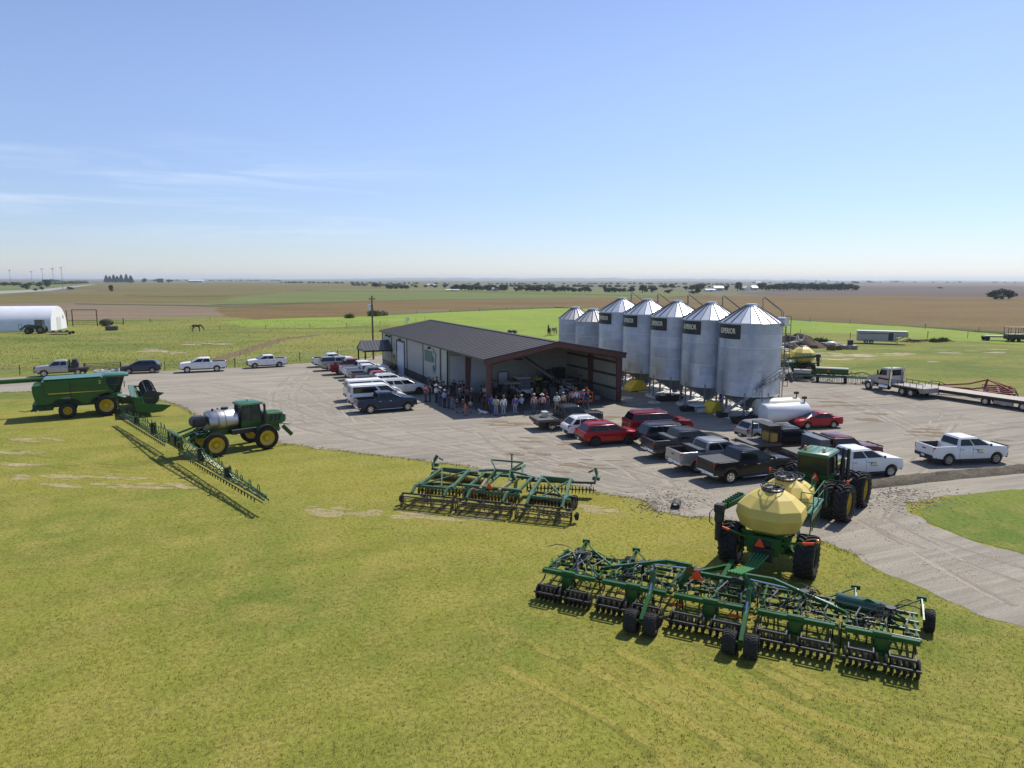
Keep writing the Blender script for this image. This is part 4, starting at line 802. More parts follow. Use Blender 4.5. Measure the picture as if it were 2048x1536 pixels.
# --- articulated tractor
TR_DEG = 50; TF = fwd(TR_DEG); TC = V((16.35,37.85,0)) + TF*1.7
tr = thing('articulated_tractor', 'large green articulated tractor on eight black dual wheels in front of the yellow air cart', 'tractor', TC, TR_DEG)
for ax in (-1.65, 1.65):
    for s in (-1, 1):
        for y in (1.02, 1.86): big_wheel(tr, ax, s*y, 1.03, .70, .60, 20, out=s, lh=.075)
    b = B(); b.tube((ax,-2.0,1.0),(ax,2.0,1.0), .13, 12); b.box(ax-.28, ax+.28, -.35, .35, .7, 1.3); b.o('axle', GREEN, tr)
b = B(); b.box(-2.7, -.35, -.45, .45, .85, 1.45); b.box(-.25, 3.4, -.45, .45, .9, 1.5); b.tube((-.3,0,.7),(-.3,0,1.6), .22, 14); b.box(-3.3, -2.7, -.12, .12, .55, .70); b.o('chassis', GREEN, tr, bevel=.03)
b = B(); b.loft([[V((.75,-.62,1.5)),V((.75,.62,1.5)),V((.75,.60,2.55)),V((.75,.35,2.66)),V((.75,-.35,2.66)),V((.75,-.60,2.55))],[V((2.4,-.60,1.45)),V((2.4,.60,1.45)),V((2.4,.56,2.45)),V((2.4,.33,2.55)),V((2.4,-.33,2.55)),V((2.4,-.56,2.45))],[V((3.55,-.52,1.35)),V((3.55,.52,1.35)),V((3.5,.46,2.18)),V((3.45,.28,2.27)),V((3.45,-.28,2.27)),V((3.5,-.46,2.18))]])
hd = b.o('hood', GREEN, tr, bevel=.04, seg=2); b = B()
for s in (-1,1): b.box(.95, 2.9, s*.60-.03, s*.60+.03, 1.65, 2.2)
b.o('hood_grille', BLACK, hd); b = B()
for s in (-1,1): b.box(.9, 3.2, s*.615-.03, s*.615+.03, 2.25, 2.33)
b.o('hood_stripe', YELLOW, hd)
# cab: lower shell, glass, roof
b = B(); b.loft([[V((-1.25,-.80,1.45)),V((.72,-.80,1.45)),V((.72,.80,1.45)),V((-1.25,.80,1.45))],[V((-1.3,-.84,2.1)),V((.6,-.82,2.1)),V((.6,.82,2.1)),V((-1.3,.84,2.1))],[V((-1.3,-.84,2.22)),V((.6,-.82,2.22)),V((.6,.82,2.22)),V((-1.3,.84,2.22))]])
cb = b.o('cab', GREEN, tr, bevel=.05, seg=2)
b = B(); lo = [V((-1.26,-.81,2.2)),V((.58,-.79,2.2)),V((.58,.79,2.2)),V((-1.26,.81,2.2))]; hi = [V((-1.18,-.76,3.2)),V((.45,-.74,3.2)),V((.45,.74,3.2)),V((-1.18,.76,3.2))]; b.loft([lo, hi]); b.o('cab_glass', mat('tinted_cab_glass', (.030,.032,.018), .06, var=.1, spec=.5), cb, smooth=0)
b = B()
for p, q in zip(lo, hi): b.beam(p, q, .09, .09)
b.beam((-.35,-.87,2.2),(-.30,-.81,3.12), .07); b.beam((-.35,.87,2.2),(-.30,.81,3.12), .07); b.o('cab_posts', BLACK, cb)
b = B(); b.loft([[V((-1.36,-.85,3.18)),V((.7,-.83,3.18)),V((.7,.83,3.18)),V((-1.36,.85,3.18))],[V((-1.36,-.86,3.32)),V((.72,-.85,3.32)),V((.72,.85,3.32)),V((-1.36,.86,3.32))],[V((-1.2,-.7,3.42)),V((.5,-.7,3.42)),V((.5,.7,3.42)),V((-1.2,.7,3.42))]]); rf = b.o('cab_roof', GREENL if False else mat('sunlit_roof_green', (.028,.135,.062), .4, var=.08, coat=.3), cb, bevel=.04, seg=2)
b = B()
for y in (-.55,-.2,.2,.55): b.box(-1.1, .42, y-.02, y+.02, 3.42, 3.445)
b.o('roof_ribs', MATS['sunlit_roof_green'], rf)
for y, m_ in ((.55, AMBER), (-.45, mat('gps_dome', (.62,.60,.42), .4))): b = B(); b.lathe([(.001,3.68),(.07,3.66),(.09,3.48),(.09,3.44)], 14, 'z', (-.9,y,0)); b.o('beacon' if m_ is AMBER else 'receiver_dome', m_, rf)
triangle(cb, (-1.405, -.2, 2.08), .42)
b = B(); b.ball((-.6,.0,2.45), .22, .25, .35); b.box(-.95,-.75,-.25,.25,2.2,2.95); b.o('cab_seat', mat('seat_tan', (.22,.16,.05), .8), cb, bevel=.04)
for y in (-1.08,-1.36): b = B(); b.tube((.55,y,1.6),(.55,y,2.9), .13 if y == -1.08 else .10, 12); b.tube((.55,y,2.9),(.55,y,3.5), .085, 10); b.o('exhaust_stack', BLACK, tr)
b = B(); b.box(.25, 1.5, -1.5, -.6, 1.45, 1.62); b.box(.1, .7, -1.1, -.85, 1.0, 2.0); b.o('engine_shelf', BLACK, tr, bevel=.03)
b = B(); b.box(-2.35,-1.5, -.55,.55, 1.45, 1.95); b.box(-2.5,-1.6,.55,1.0,1.55,2.02); b.o('rear_fuel_tank', GREEN, tr, bevel=.06, seg=2)
for s in (-1,1):
    b = B(); b.beam((-1.35,s*.95,2.05),(-2.0,s*2.1,2.25), .05,.05); am_ = b.o('lamp_arm', BLACK, tr); b = B(); b.box(-2.05,-1.99,s*2.05-.05,s*2.05+.05,2.16,2.36); b.o('hazard_lamp', SMV, am_)
# --- air cart
AC_DEG = 57; AF = fwd(AC_DEG); ACC = V((11.46,30.28,0))
ac = thing('air_cart', 'yellow faceted air seeder cart on green frame between the big tractor and the wide drill', 'air cart', ACC, AC_DEG)
for s in (-1, 1): big_wheel(ac, 0, s*1.62, .96, .80, .46, 20, out=s, lh=.075)
b = B(); b.tube((0,-1.6,.95),(0,1.6,.95), .11, 12)
for s in (-1,1): b.beam((-.9,s*.75,1.35),(5.6,s*.55,1.25), .14,.22); b.beam((5.6,s*.55,1.25),(7.4,0,.75), .14,.2)
for x in (-.8,.6,2.0,3.4,5.0): b.beam((x,-.75,1.35),(x,.75,1.35), .12,.16)
for s in (-1,1): b.beam((0,s*1.0,.95),(-.5,s*.7,1.5), .12); b.beam((.0,s*1.0,.95),(.8,s*.7,1.5), .12); b.beam((-.85,s*.6,1.5),(-.2,s*1.1,1.9), .07); b.beam((.9,s*.8,1.5),(1.2,s*1.3,2.2), .07)
b.box(7.3,7.9,-.08,.08,.62,.74); b.o('frame', GREEN, ac)
TANK = mat('tank_yellow', (.68,.52,.12), .48, var=.06, vs=1.2, dirt=.10)
def tank(x, sx, sy, zb, z1, z2, zt, parent):
    b = B(); n = 8; off = math.pi/n
    ring = lambda kx, ky, z: [V((x + sx*kx*math.copysign(abs(math.cos(2*math.pi*k/n+off))**.85, math.cos(2*math.pi*k/n+off)), sy*ky*math.copysign(abs(math.sin(2*math.pi*k/n+off))**.85, math.sin(2*math.pi*k/n+off)), z)) for k in range(n)]
    b.loft([ring(.50,.50,zb), ring(.84,.86,zb+.22*(z2-zb)), ring(1,1,z1), ring(.96,.96,z2), ring(.62,.64,z2+.62*(zt-z2)), ring(.34,.36,zt)])
    t = b.o('tank', TANK, parent, bevel=.022, smooth=0)
    l = B(); l.lathe([(.46,zt-.02),(.46,zt+.06),(.40,zt+.10),(.001,zt+.10)], 20, 'z', (x,0,0)); l_ = l.o('tank_lid', mat('lid_black', (.028,.028,.030), .4), t)
    l = B(); l.lathe([(.50,zt+.17),(.525,zt+.17),(.525,zt+.20),(.50,zt+.20),(.50,zt+.17)], 24, 'z', (x,0,0)); l.lathe([(.34,zt+.115),(.37,zt+.115),(.37,zt+.15),(.34,zt+.15),(.34,zt+.115)], 20, 'z', (x,0,0))
    for k in range(10):
        a = 2*math.pi*k/10; c, s = math.cos(a), math.sin(a); l.tube((x+.44*c,.44*s,zt-.05),(x+.51*c,.51*s,zt+.19), .018, 5); l.tube((x,0,zt+.13),(x+.40*c,.40*s,zt+.12), .022, 5)
    l.o('lid_guard', BLACK, l_)
    return t
tank(.15, 1.32, 1.50, 1.72, 2.55, 2.95, 3.62, ac); tank(2.75, 1.05, 1.28, 1.75, 2.5, 2.85, 3.50, ac); tank(4.55, .75, 1.05, 1.75, 2.4, 2.7, 3.1, ac)
b = B(); b.box(-1.0,-.55,-.7,.7,1.0,1.75); b.box(-.8,3.4,-.5,.5,1.45,1.75); b.prism([(-.75,1.0),(.75,1.0),(1.1,1.85),(-1.1,1.85)], -.62,-.54,'yz'); b.o('meter_housing', GREEN, ac, bevel=.03)
b = B(); b.box(-1.16,-.95,-.45,.45,.75,1.35); b.tube((-1.0,-.3,1.5),(-1.0,.35,1.5),.16,12); b.o('fan_housing', BLACK, ac, bevel=.05)
triangle(ac, (-1.19,.12,1.55), .38)
# rear lamp bars
for s in (-1,1):
    b = B(); b.beam((-.9,s*.7,1.62),(-.75,s*2.15,1.86), .05,.09); br = b.o('lamp_bar', GREEN, ac); b = B(); b.beam((-.84,s*1.55,1.77),(-.79,s*2.0,1.845), .07,.10); b.o('reflector', SMV, br); b = B(); b.lathe([(.001,2.06),(.06,2.04),(.075,1.9)], 10, 'z', (-.75,s*2.12,0)); b.o('amber_lamp', AMBER, br)
# loading conveyor folded along the left side, its black spout hanging at the back
b = B(); b.beam((2.6,1.9,2.35),(-.15,2.0,2.62), .34,.26); b.beam((-.15,2.0,2.62),(-.75,1.98,2.70), .26,.30)
for i in range(7): b.box(2.3-i*.4, 2.36-i*.4, 1.80, 2.12, 2.50+i*.035, 2.62+i*.035)
cv = b.o('loading_conveyor', GREEN, ac, bevel=.02); b = B(); b.tube((-.85,1.98,2.85),(-.95,1.98,2.1), .22, 12); b.tube((-.95,1.98,2.1),(-1.0,1.98,1.25), .17, 12, .15); b.box(-1.15,-.75,1.78,2.18,2.55,2.92); b.o('spout', BLACK, cv, bevel=.03)
b = B(); b.path([(-1.1,2.2,2.7),(-1.15,2.35,2.5),(-1.15,2.35,2.1),(-1.1,2.2,1.95)], .025); b.o('spout_handle', BLACK, cv)
# walkway with stairs and railing, right side front
DECK = mat('walkway_green', (.055,.20,.12), .5, var=.1); b = B(); b.box(1.9,4.6,-1.45,-.85,2.22,2.30)
for i in range(9): b.box(2.05+i*.28, 2.12+i*.28, -1.44,-.86, 2.30,2.315)
dk = b.o('walkway', DECK, ac, bevel=.01); b = B(); rail(b, [(1.95,-1.42,0),(3.2,-1.42,0),(4.55,-1.42,0)], 2.3, 3.2); rail(b, [(1.95,-.88,0),(1.95,-1.42,0)], 2.3, 3.2); b.path([(4.55,-1.42,3.2),(5.5,-1.42,2.9),(5.6,-1.42,1.6)], .022); rail(b, [(4.55,-.88,0),(5.3,-.88,0)], 2.3, 3.2); b.o('railing', mat('rail_green', (.02,.12,.05), .4), dk)
b = B(); b.box(1.9,4.4,-1.4,-1.32,1.9,2.2); [b.beam((1.9+.5*i,-1.36,1.3),(2.3+.5*i,-1.36,2.2), .05) for i in range(5)]; b.o('walkway_braces', GREEN, ac)
b = B()
for i in range(5): b.path([(-.5,-.35+.17*i,1.25),(-1.2,-.25+.14*i,1.05),(-2.2,-.05+.11*i,.85),(-3.2,.1+.10*i,1.0),(-3.9,.2+.12*i,1.1)], .045, 8)
b.o('seed_tubes', mat('tube_green', (.05,.22,.07), .35), ac)
# --- wide hoe drill
DR_DEG = 64.1; DC = V((7.29,24.63,0))
dr = thing('air_drill', 'wide green hoe drill with rows of black packer wheels, nearest the camera on the lawn', 'seed drill', DC, DR_DEG)
SECT = [(-6.85,-4.40),(-4.30,-1.55),(-1.45,1.45),(1.55,4.30),(4.40,6.85)]
RANKS = (.75, 1.45, 2.15, 2.85)
for (a, c) in SECT:
    b = B()
    for x in RANKS: b.beam((x,a,.82),(x,c,.82), .10,.10)
    for y in (a+.15,(a+c)/2,c-.15): b.beam((RANKS[0],y,.93),(RANKS[-1],y,.93), .08,.10)
    b.beam((RANKS[0],a+.15,.93),(RANKS[2],(a+c)/2,.93), .06); b.beam((RANKS[0],c-.15,.93),(RANKS[2],(a+c)/2,.93), .06)
    for x in (.45,1.1,1.8,2.5): b.tube((x,a+.05,1.02),(x,c-.05,1.02), .022, 5)
    for i in range(4): y = a+(c-a)*(i+.5)/4; b.beam((RANKS[0],y,.74),(RANKS[3],y+.25,.74), .05,.07); b.beam((RANKS[i%3],y,.9),(RANKS[i%3]+.35,y+.2,1.2), .04)
    b.o('section_frame', GREEN, dr)
    s_ = B(); [s_.path([(RANKS[0]-.1,y,.95),(.9,y+.1,1.22),(2.0,y-.1,1.18),(2.8,y+.15,.95)], .024, 5) for y in (a+.4,(a+c)/2-.2,c-.5)]; s_.o('supply_pipe', STEELB if False else HOSEG, dr)
    b = B(); b.beam((.15,a+.1,1.02),(.15,c-.1,1.02), .17,.17); b.o('toolbar', GREEN, dr, bevel=.015)
    m = (a+c)/2; b = B(); b.box(.05,.25,m-.28,m+.28,.95,1.16); b.box(-.05,.16,m-.22,m+.22,.55,1.0); b.o('packer_hanger', GREEN, dr, bevel=.02)
    b = B(); b.beam((-.12,a+.35,.52),(-.12,c-.35,.52), .10,.12); b.o('packer_beam', GREEN, dr)
# shanks with knives
sh = B(); sh.path([(0,0,.80),(.10,0,.95),(-.10,0,.98),(-.28,0,.78),(-.26,0,.45),(-.10,0,.16)], .028, 6); sh.beam((-.10,0,.18),(-.02,0,.0), .05,.09); SHM = sh.mesh('shank'); k = 0
for ri, x in enumerate(RANKS):
    for j in range(12):
        y = -6.6 + (j*4 + ri)*.275
        if y < 6.65: place('shank', SHM, mat('shank_steel', (.035,.034,.032), .5, .3), dr, (x, y, 0)); k += 1
# packer gangs: tyres one by one, on angled frames in groups
pk = B(); pk.lathe([(.08,-.05),(.24,-.055),(.30,-.035),(.325,0),(.30,.035),(.24,.055),(.08,.05),(.08,-.05)], 18); PKM = pk.mesh('packer_wheel')
gangs = []
for (a, c) in SECT:
    n = 2; wd = (c-a)/n
    for i in range(n): gangs.append((a+i*wd+.06, a+(i+1)*wd-.06))
for (a, c) in gangs:
    b = B(); b.tube((-.32,a,.33),(-.32,c,.33), .035, 8); b.beam((-.66,a,.42),(-.66,c,.42), .06,.06); b.path([(.12,a+.18,.86),(-.1,a+.18,.72),(-.62,a+.18,.70),(-.66,a+.18,.42)], .03, 6); b.path([(.12,c-.18,.86),(-.1,c-.18,.72),(-.62,c-.18,.70),(-.66,c-.18,.42)], .03, 6); b.beam((-.6,a+.16,.72),(-.6,c-.16,.72), .06,.08); b.beam((-.32,a+.02,.33),(-.66,a+.02,.42), .04,.06); b.beam((-.32,c-.02,.33),(-.66,c-.02,.42), .04,.06); b.o('gang_frame', mat('gang_dark', (.030,.028,.027), .55, var=.2), dr)
    n = 6
    for i in range(n): place('packer_wheel', PKM, RUBBER, dr, (-.32, a+.08+(c-a-.16)*i/(n-1), .325))
# twin lift wheels on long arms
for y in (2.2, -1.3):
    for o_ in (-.38, .38): big_wheel(dr, -1.3, y+o_*.95, .43, .46, .20, 26, out=(1 if o_ > 0 else -1), lh=.02)
    b = B(); b.beam((-1.3,y-.2,.43),(-1.3,y+.2,.43), .09); b.beam((-1.3,y,.46),(.1,y,1.15), .16,.20); b.beam((.1,y,1.1),(.35,y,1.75), .16,.24); b.beam((.35,y,1.75),(2.2,y,.95), .10,.12); a_ = b.o('lift_arm', GREEN, dr, bevel=.015)
    b = B(); b.tube((.42,y+.0,1.62),(-.1,y,1.15), .05, 8); b.tube((-.1,y,1.15),(-.75,y,.78), .028, 8); b.o('lift_cylinder', STEELB, a_)
    b = B(); b.beam((-.45,y+.06,.95),(-.25,y+.06,1.05), .05,.02); b.o('blue_decal', mat('decal_blue', (.02,.10,.45), .4), a_)
# folding trusses and hose towers
b = B()
for s in (-1,1):
    b.beam((1.2,s*1.4,1.0),(1.5,s*1.0,1.75), .16,.2); b.beam((1.5,s*1.0,1.75),(1.6,s*2.0,1.72), .12,.14); b.beam((1.6,s*2.0,1.72),(1.5,s*4.2,1.10), .12,.14); b.beam((1.5,s*4.2,1.10),(1.5,s*4.6,.95), .12,.14)
    b.beam((1.9,s*4.4,1.0),(2.0,s*5.2,1.45), .07); b.beam((2.0,s*5.2,1.45),(1.8,s*6.4,1.05), .07)
b.beam((2.2,-1.0,1.2),(2.2,1.0,1.2), .14); b.beam((2.9,0,.9),(5.2,0,.72), .18,.22); b.beam((2.85,-1.3,.85),(4.6,-.1,.74), .12,.16); b.beam((2.85,1.3,.85),(4.6,.1,.74), .12,.16); b.o('fold_truss', GREEN, dr)
for s in (-1,1):
    b = B(); b.tube((1.52,s*1.2,1.62),(1.58,s*2.9,1.50), .055, 8); b.tube((1.58,s*2.9,1.50),(1.52,s*4.1,1.2), .03, 8); b.o('fold_cylinder', STEELB, dr)
for y in (6.1, 3.8, -4.8, -7.0):
    b = B(); b.beam((2.85,y,.85),(3.5,y,1.05), .12,.14); b.beam((3.5,y,1.05),(3.55,y,1.22), .10,.14); b.beam((3.55,y-.16,1.20),(3.55,y+.16,1.18), .08,.16); b.beam((3.5,y,1.2),(2.2,y,.95), .05); b.beam((3.5,y,1.2),(2.6,y-.9*(1 if y>0 else -1),1.0), .045); b.o('gauge_wheel_bracket', GREEN, dr)
    big_wheel(dr, 3.55, y+(.3 if y > 0 else -.3), .42, .34, .19, 24, out=(1 if y > 0 else -1), lh=.02)
b = B(); b.tube((2.2,-4.15,1.12),(2.0,-5.75,1.12), .30, 16); b.o('air_accumulator', mat('dark_green_drum', (.012,.055,.022), .2, coat=.8), dr, bevel=.05)
hr = random.Random(4); TOW = [(1.6,5.6),(1.7,3.0),(1.9,.9),(1.8,-.9),(1.7,-3.1),(1.6,-5.9)]
for (x, y) in TOW:
    b = B(); b.tube((x,y,.85),(x,y,1.38), .07, 10); b.tube((x,y,1.38),(x,y,1.48), .17, 12); b.o('distribution_tower', BLACK, dr)
    b = B()
    for i in range(9):
        a = hr.uniform(0,6.28); ex, ey = x+hr.uniform(-1.1,.9), y+hr.uniform(-1.25,1.25); ex = min(RANKS, key=lambda q: abs(q-ex))-.15
        c = V((x+.16*math.cos(a), y+.16*math.sin(a), 1.43)); e = V((ex, ey, .62)); p1 = c + V((.25*math.cos(a), .25*math.sin(a), -.02+hr.uniform(-.05,.1))); p2 = c.lerp(e,.55)+V((0,0,.12)); b.path([c,p1,p2,e.lerp(p2,.3),e], .019, 5)
    b.o('seed_hoses', HOSEG if y > 0 else HOSE, dr)
for i in range(70):
    b = B()
    y = hr.uniform(-6.3,6.3); x = hr.choice(RANKS); p = V((x,y,.9)); q = p+V((hr.uniform(-.9,.9), hr.uniform(-1.5,1.5), hr.uniform(-.02,.12))); m = (p+q)/2+V((0,0,hr.uniform(.1,.32))); b.path([p,p.lerp(m,.6)+V((0,0,.06)),m,q.lerp(m,.6)+V((0,0,.06)),q], .018, 5); b.o('hydraulic_hose', HOSE, dr)
b = B(); b.box(-.09,.09,-.07,.07,.87,1.06); SPM = b.mesh('trip_spring', .01)
for i in range(30): place('trip_spring', SPM, BLACK, dr, (RANKS[i%4], -6.4+i*.44, 0))
triangle(dr, (1.2,.75,1.52), .42)
for y, c_ in ((3.2,AMBER),(1.25,SMV),(-.9,SMV),(-2.9,SMV)): b = B(); b.box(.0,.04,y-.2,y+.2,.70,.79); b.o('reflector', c_, dr)
# ---------------------------------------------------------------- disk harrow, sprayer, combine
DK_DEG = 72.8; DKC = V((-1.5,37.55,0)); GRN2 = GREEND
dk = thing('disk_harrow', 'faded green folding disk harrow with black rolling baskets on the lawn edge', 'disk harrow', DKC, DK_DEG)
RY = [(-4.9,-1.85),(-1.6,1.6),(1.85,4.9)]
for (a, c) in RY:
    # rolling basket: black bars round a row of spiders, in its carrying frame
    b = B(); n = 5; r = .25
    for k in range(8):
        t = 2*math.pi*k/8; x, z = r*math.cos(t), r*math.sin(t); b.beam((x,a+.05,.06+z),(x,c-.05,.06+z), .025,.03)
    for i in range(n+1):
        y = a+.05+(c-a-.1)*i/n; b.lathe([(r-.02,y-.012),(r+.01,y-.012),(r+.01,y+.012),(r-.02,y+.012),(r-.02,y-.012)], 16, c=(0,0,.06))
        for k in range(4): t = math.pi*k/4; b.beam((-r*math.cos(t),y,.06-r*math.sin(t)),(r*math.cos(t),y,.06+r*math.sin(t)), .02,.02)
    bk = b.o('rolling_basket', RUST, dk, smooth=0)
    b = B(); b.beam((.0,a-.04,.62),(.0,c+.04,.62), .09,.08); b.beam((-.28,a-.04,.52),(-.28,c+.04,.52), .06,.06)
    for y in (a,(a+c)/2,c): b.beam((-.30,y,.52),(0.02,y,.62), .06); b.beam((0,y,.62),(0,y,.06), .05,.05)
    for y in (a, c): b.beam((-.28,y,.52),(-.28,y,-.12), .05); b.beam((-.28,y,-.12),(0,y,.06), .05)
    b.o('basket_frame', mat('harrow_black', (.030,.026,.022), .55, var=.2, dirt=.12), dk)
    for y in (a+.55, c-.55): b = B(); b.beam((0,y,.66),(.55,y,.95), .12,.16); b.beam((.55,y,.95),(1.6,y,.88), .12,.14); b.o('basket_arm', GRN2, dk, bevel=.01)
# wings and centre frame
for s in (-1, 1):
    b = B()
    b.beam((1.0,s*2.1,.80),(1.0,s*4.6,.80), .14,.14); b.beam((4.2,s*1.9,.92),(4.2,s*4.1,.92), .14,.14); b.beam((.95,s*2.3,.86),(3.7,s*2.3,1.18), .16,.18); b.beam((.95,s*4.3,.86),(3.7,s*4.0,1.18), .16,.18); b.beam((3.7,s*2.2,1.18),(3.7,s*4.1,1.18), .14,.14); b.beam((1.1,s*3.0,.86),(3.6,s*4.0,1.15), .08,.08); b.beam((1.1,s*4.2,.86),(3.6,s*2.4,1.15), .08,.08); b.beam((3.7,s*2.4,1.16),(4.3,s*2.5,.92), .1)
    b.o('wing_frame', GRN2, dk, bevel=.008)
b = B(); b.beam((1.0,-1.7,.80),(1.0,1.7,.80), .15,.16); b.beam((4.3,-1.7,.88),(4.3,1.7,.88), .15,.16)
for y in (-1.5,-.55,.55,1.5): b.beam((.9,y,.86),(4.4,y,.90), .12,.16)
b.beam((4.3,-.9,.8),(7.4,0,.62), .14,.18); b.beam((4.3,.9,.8),(7.4,0,.62), .14,.18); b.beam((7.2,0,.62),(8.0,0,.6), .12); b.box(1.1,1.3,-1.75,1.75,.98,1.1); b.o('centre_frame', GRN2, dk, bevel=.008)
# fold mast with cylinders
b = B()
for s in (-1,1): b.beam((3.3,s*.75,.95),(3.3,s*.42,1.5), .16,.2); b.beam((3.3,s*.42,1.5),(4.1,s*1.0,1.85), .07,.1); b.beam((3.3,s*.45,1.5),(2.2,s*.7,.95), .09,.12)
b.beam((3.3,-.45,1.47),(3.3,.45,1.47), .14,.16); b.beam((4.1,-1.0,1.85),(4.1,1.0,1.85), .07,.1); b.o('fold_mast', GRN2, dk, bevel=.01)
for s in (-1,1):
    b = B(); b.tube((3.3,s*.5,1.47),(3.35,s*1.5,1.32), .07, 8); b.o('fold_cylinder', GRN2, dk); b = B(); b.tube((3.35,s*1.5,1.32),(3.4,s*2.6,1.15), .035, 8); b.o('cylinder_rod', STEELB, dk)
b = B(); b.tube((6.2,.35,.5),(6.2,.35,1.75), .05, 8); b.beam((6.2,.2,1.72),(6.2,.5,1.78), .05); b.o('jack', GRN2, dk)
for s in (-1,1): b = B(); b.beam((.9,s*.55,.98),(2.4,s*.75,1.05), .14,.18); b.o('worn_lift_beam', mat('worn_tan_beam', (.24,.19,.11), .6, var=.3, vs=5), dk)
# disc gangs, blades one by one
bl = B(); bl.lathe([(.04,.0),(.16,.02),(.28,.065),(.285,.06),(.16,.008),(.04,-.01),(.04,0)], 18); BLM = bl.mesh('disc_blade'); DGOLD = mat('disc_gold', (.20,.145,.045), .45, .5, var=.25, dirt=.3)
cnt = 0
for gi, (xa, ya, xb, yb) in enumerate([(1.75,-4.75,2.15,-1.9),(1.85,-1.6,1.85,1.6),(2.15,1.9,1.75,4.75),(4.9,-5.25,4.15,-1.2),(4.15,1.2,4.9,5.25)]):
    b = B(); b.tube((xa,ya,.30),(xb,yb,.30), .03, 6); b.beam((xa,ya,.74),(xb,yb,.74), .12,.12)
    for f in (.06,.36,.66,.94): x, y = xa+(xb-xa)*f, ya+(yb-ya)*f; b.path([(x,y,.70),(x-.16,y,.58),(x-.10,y,.42),(x,y,.30)], .03, 6)
    b.o('gang_bar', MATS['harrow_black'], dk); L_ = math.hypot(xb-xa, yb-ya); n = int(L_/.20); ang = math.atan2(yb-ya, xb-xa)-math.pi/2
    for i in range(n): f = (i+.5)/n; place('disc_blade', BLM, DGOLD if gi in (1,2,4) else DISC, dk, (xa+(xb-xa)*f, ya+(yb-ya)*f, .29), (0,0,ang)); cnt += 1
for (x, y, r) in ((2.7,-4.45,.38),(2.7,-2.0,.38),(2.7,-.85,.38),(2.7,.85,.38),(2.7,2.0,.38),(2.7,4.45,.38)):
    big_wheel(dk, x, y, r, .30, .19, 18, rim=WHITED if False else mat('dull_white_rim', (.42,.41,.36), .5), out=(1 if y > 0 else -1), lh=.02)
for s in (-1,1):
    big_wheel(dk, .25, s*5.12, .22, .16, .10, 14, out=s, lh=.012, rim=BLACK)
    b = B(); b.beam((4.9,s*5.2,.8),(5.3,s*5.25,1.15), .1,.14); b.beam((5.3,s*5.25,1.15),(5.45,s*5.1,1.5), .12,.2); b.beam((5.45,s*5.0,1.35),(5.45,s*4.7,1.2), .1); b.box(5.2,5.5,s*5.2-.22,s*5.2+.22,.8,1.0); b.o('end_bracket', GRN2, dk, bevel=.02)
triangle(dk, (.98,.05,1.18), .34); b = B(); b.beam((1.0,.05,.9),(1.0,.05,1.2), .05); b.o('triangle_post', GRN2, dk)
for s in (-1,1): b = B(); b.box(.85,.89,s*.95-.1,s*.95+.1,.92,1.0); b.o('reflector', SMV, dk)

dk.location.z = .17
for o_ in COL.objects:
    if o_.parent is dk and o_.name.startswith('wheel') and o_.location.x > 1: o_.location.z -= .17
# ---------------- sprayer
SP_DEG = 41; SPC = V((-22.45,51.45,0)); sp_ = thing('crop_sprayer', 'green self propelled sprayer with steel tank and wide boom unfolded across the lawn', 'sprayer', SPC, SP_DEG)
for ax in (0, 3.75):
    for s in (-1, 1):
        big_wheel(sp_, ax, s*1.55, .89, .42, .57, 24, out=s, lh=.055); b = B(); b.beam((ax,s*1.25,.9),(ax,s*1.22,1.55), .16,.2); b.beam((ax,s*1.3,1.5),(ax,s*.5,1.45), .16,.18); b.o('leg', BLACK, sp_, bevel=.02)
b = B(); b.box(-1.0,5.2,-.5,-.35,1.3,1.6); b.box(-1.0,5.2,.35,.5,1.3,1.6)
for x in (-.9,.2,1.6,3.0,4.6): b.box(x,x+.14,-.5,.5,1.32,1.56)
b.o('chassis', GREEN, sp_)
b = B(); ell = lambda x, ry, rz: [V((x, ry*math.cos(2*math.pi*k/32), 2.38+rz*math.sin(2*math.pi*k/32))) for k in range(32)]
b.loft([ell(-.15,.70,.55), ell(-.08,.88,.74), ell(0.02,.95,.80), ell(1.85,.95,.80), ell(1.95,.88,.74), ell(2.02,.70,.55)]); tk = b.o('spray_tank', mat('stainless_steel', (.50,.50,.51), .42, 1., var=.04), sp_)
b = B()
for x in (.42, .50, 1.0): b.loft([ell(x,.965,.815), ell(x+.055,.965,.815)], cap=False)
b.o('tank_strap', GREYS, tk); b = B(); b.tube((1.25,0,3.15),(1.25,0,3.3), .26, 16); b.tube((.3,-.2,3.15),(.3,-.2,3.32),.08,8); b.tube((.8,.2,3.15),(.8,.2,3.26),.06,8); b.o('tank_lid', BLACK, tk)
b = B(); b.box(-.2,2.0,-.55,.55,1.5,1.75); b.o('tank_cradle', GREEN, sp_)
b = B(); b.loft([[V((-1.15,-.45,2.1)),V((-.3,-.5,2.1)),V((-.3,.5,2.1)),V((-1.15,.45,2.1))],[V((-1.25,-.55,2.5)),V((-.25,-.55,2.5)),V((-.25,.55,2.5)),V((-1.25,.55,2.5))],[V((-1.1,-.4,2.85)),V((-.3,-.4,2.85)),V((-.3,.4,2.85)),V((-1.1,.4,2.85))]]); b.o('rinse_tank', BLACK, sp_, bevel=.08, seg=2)
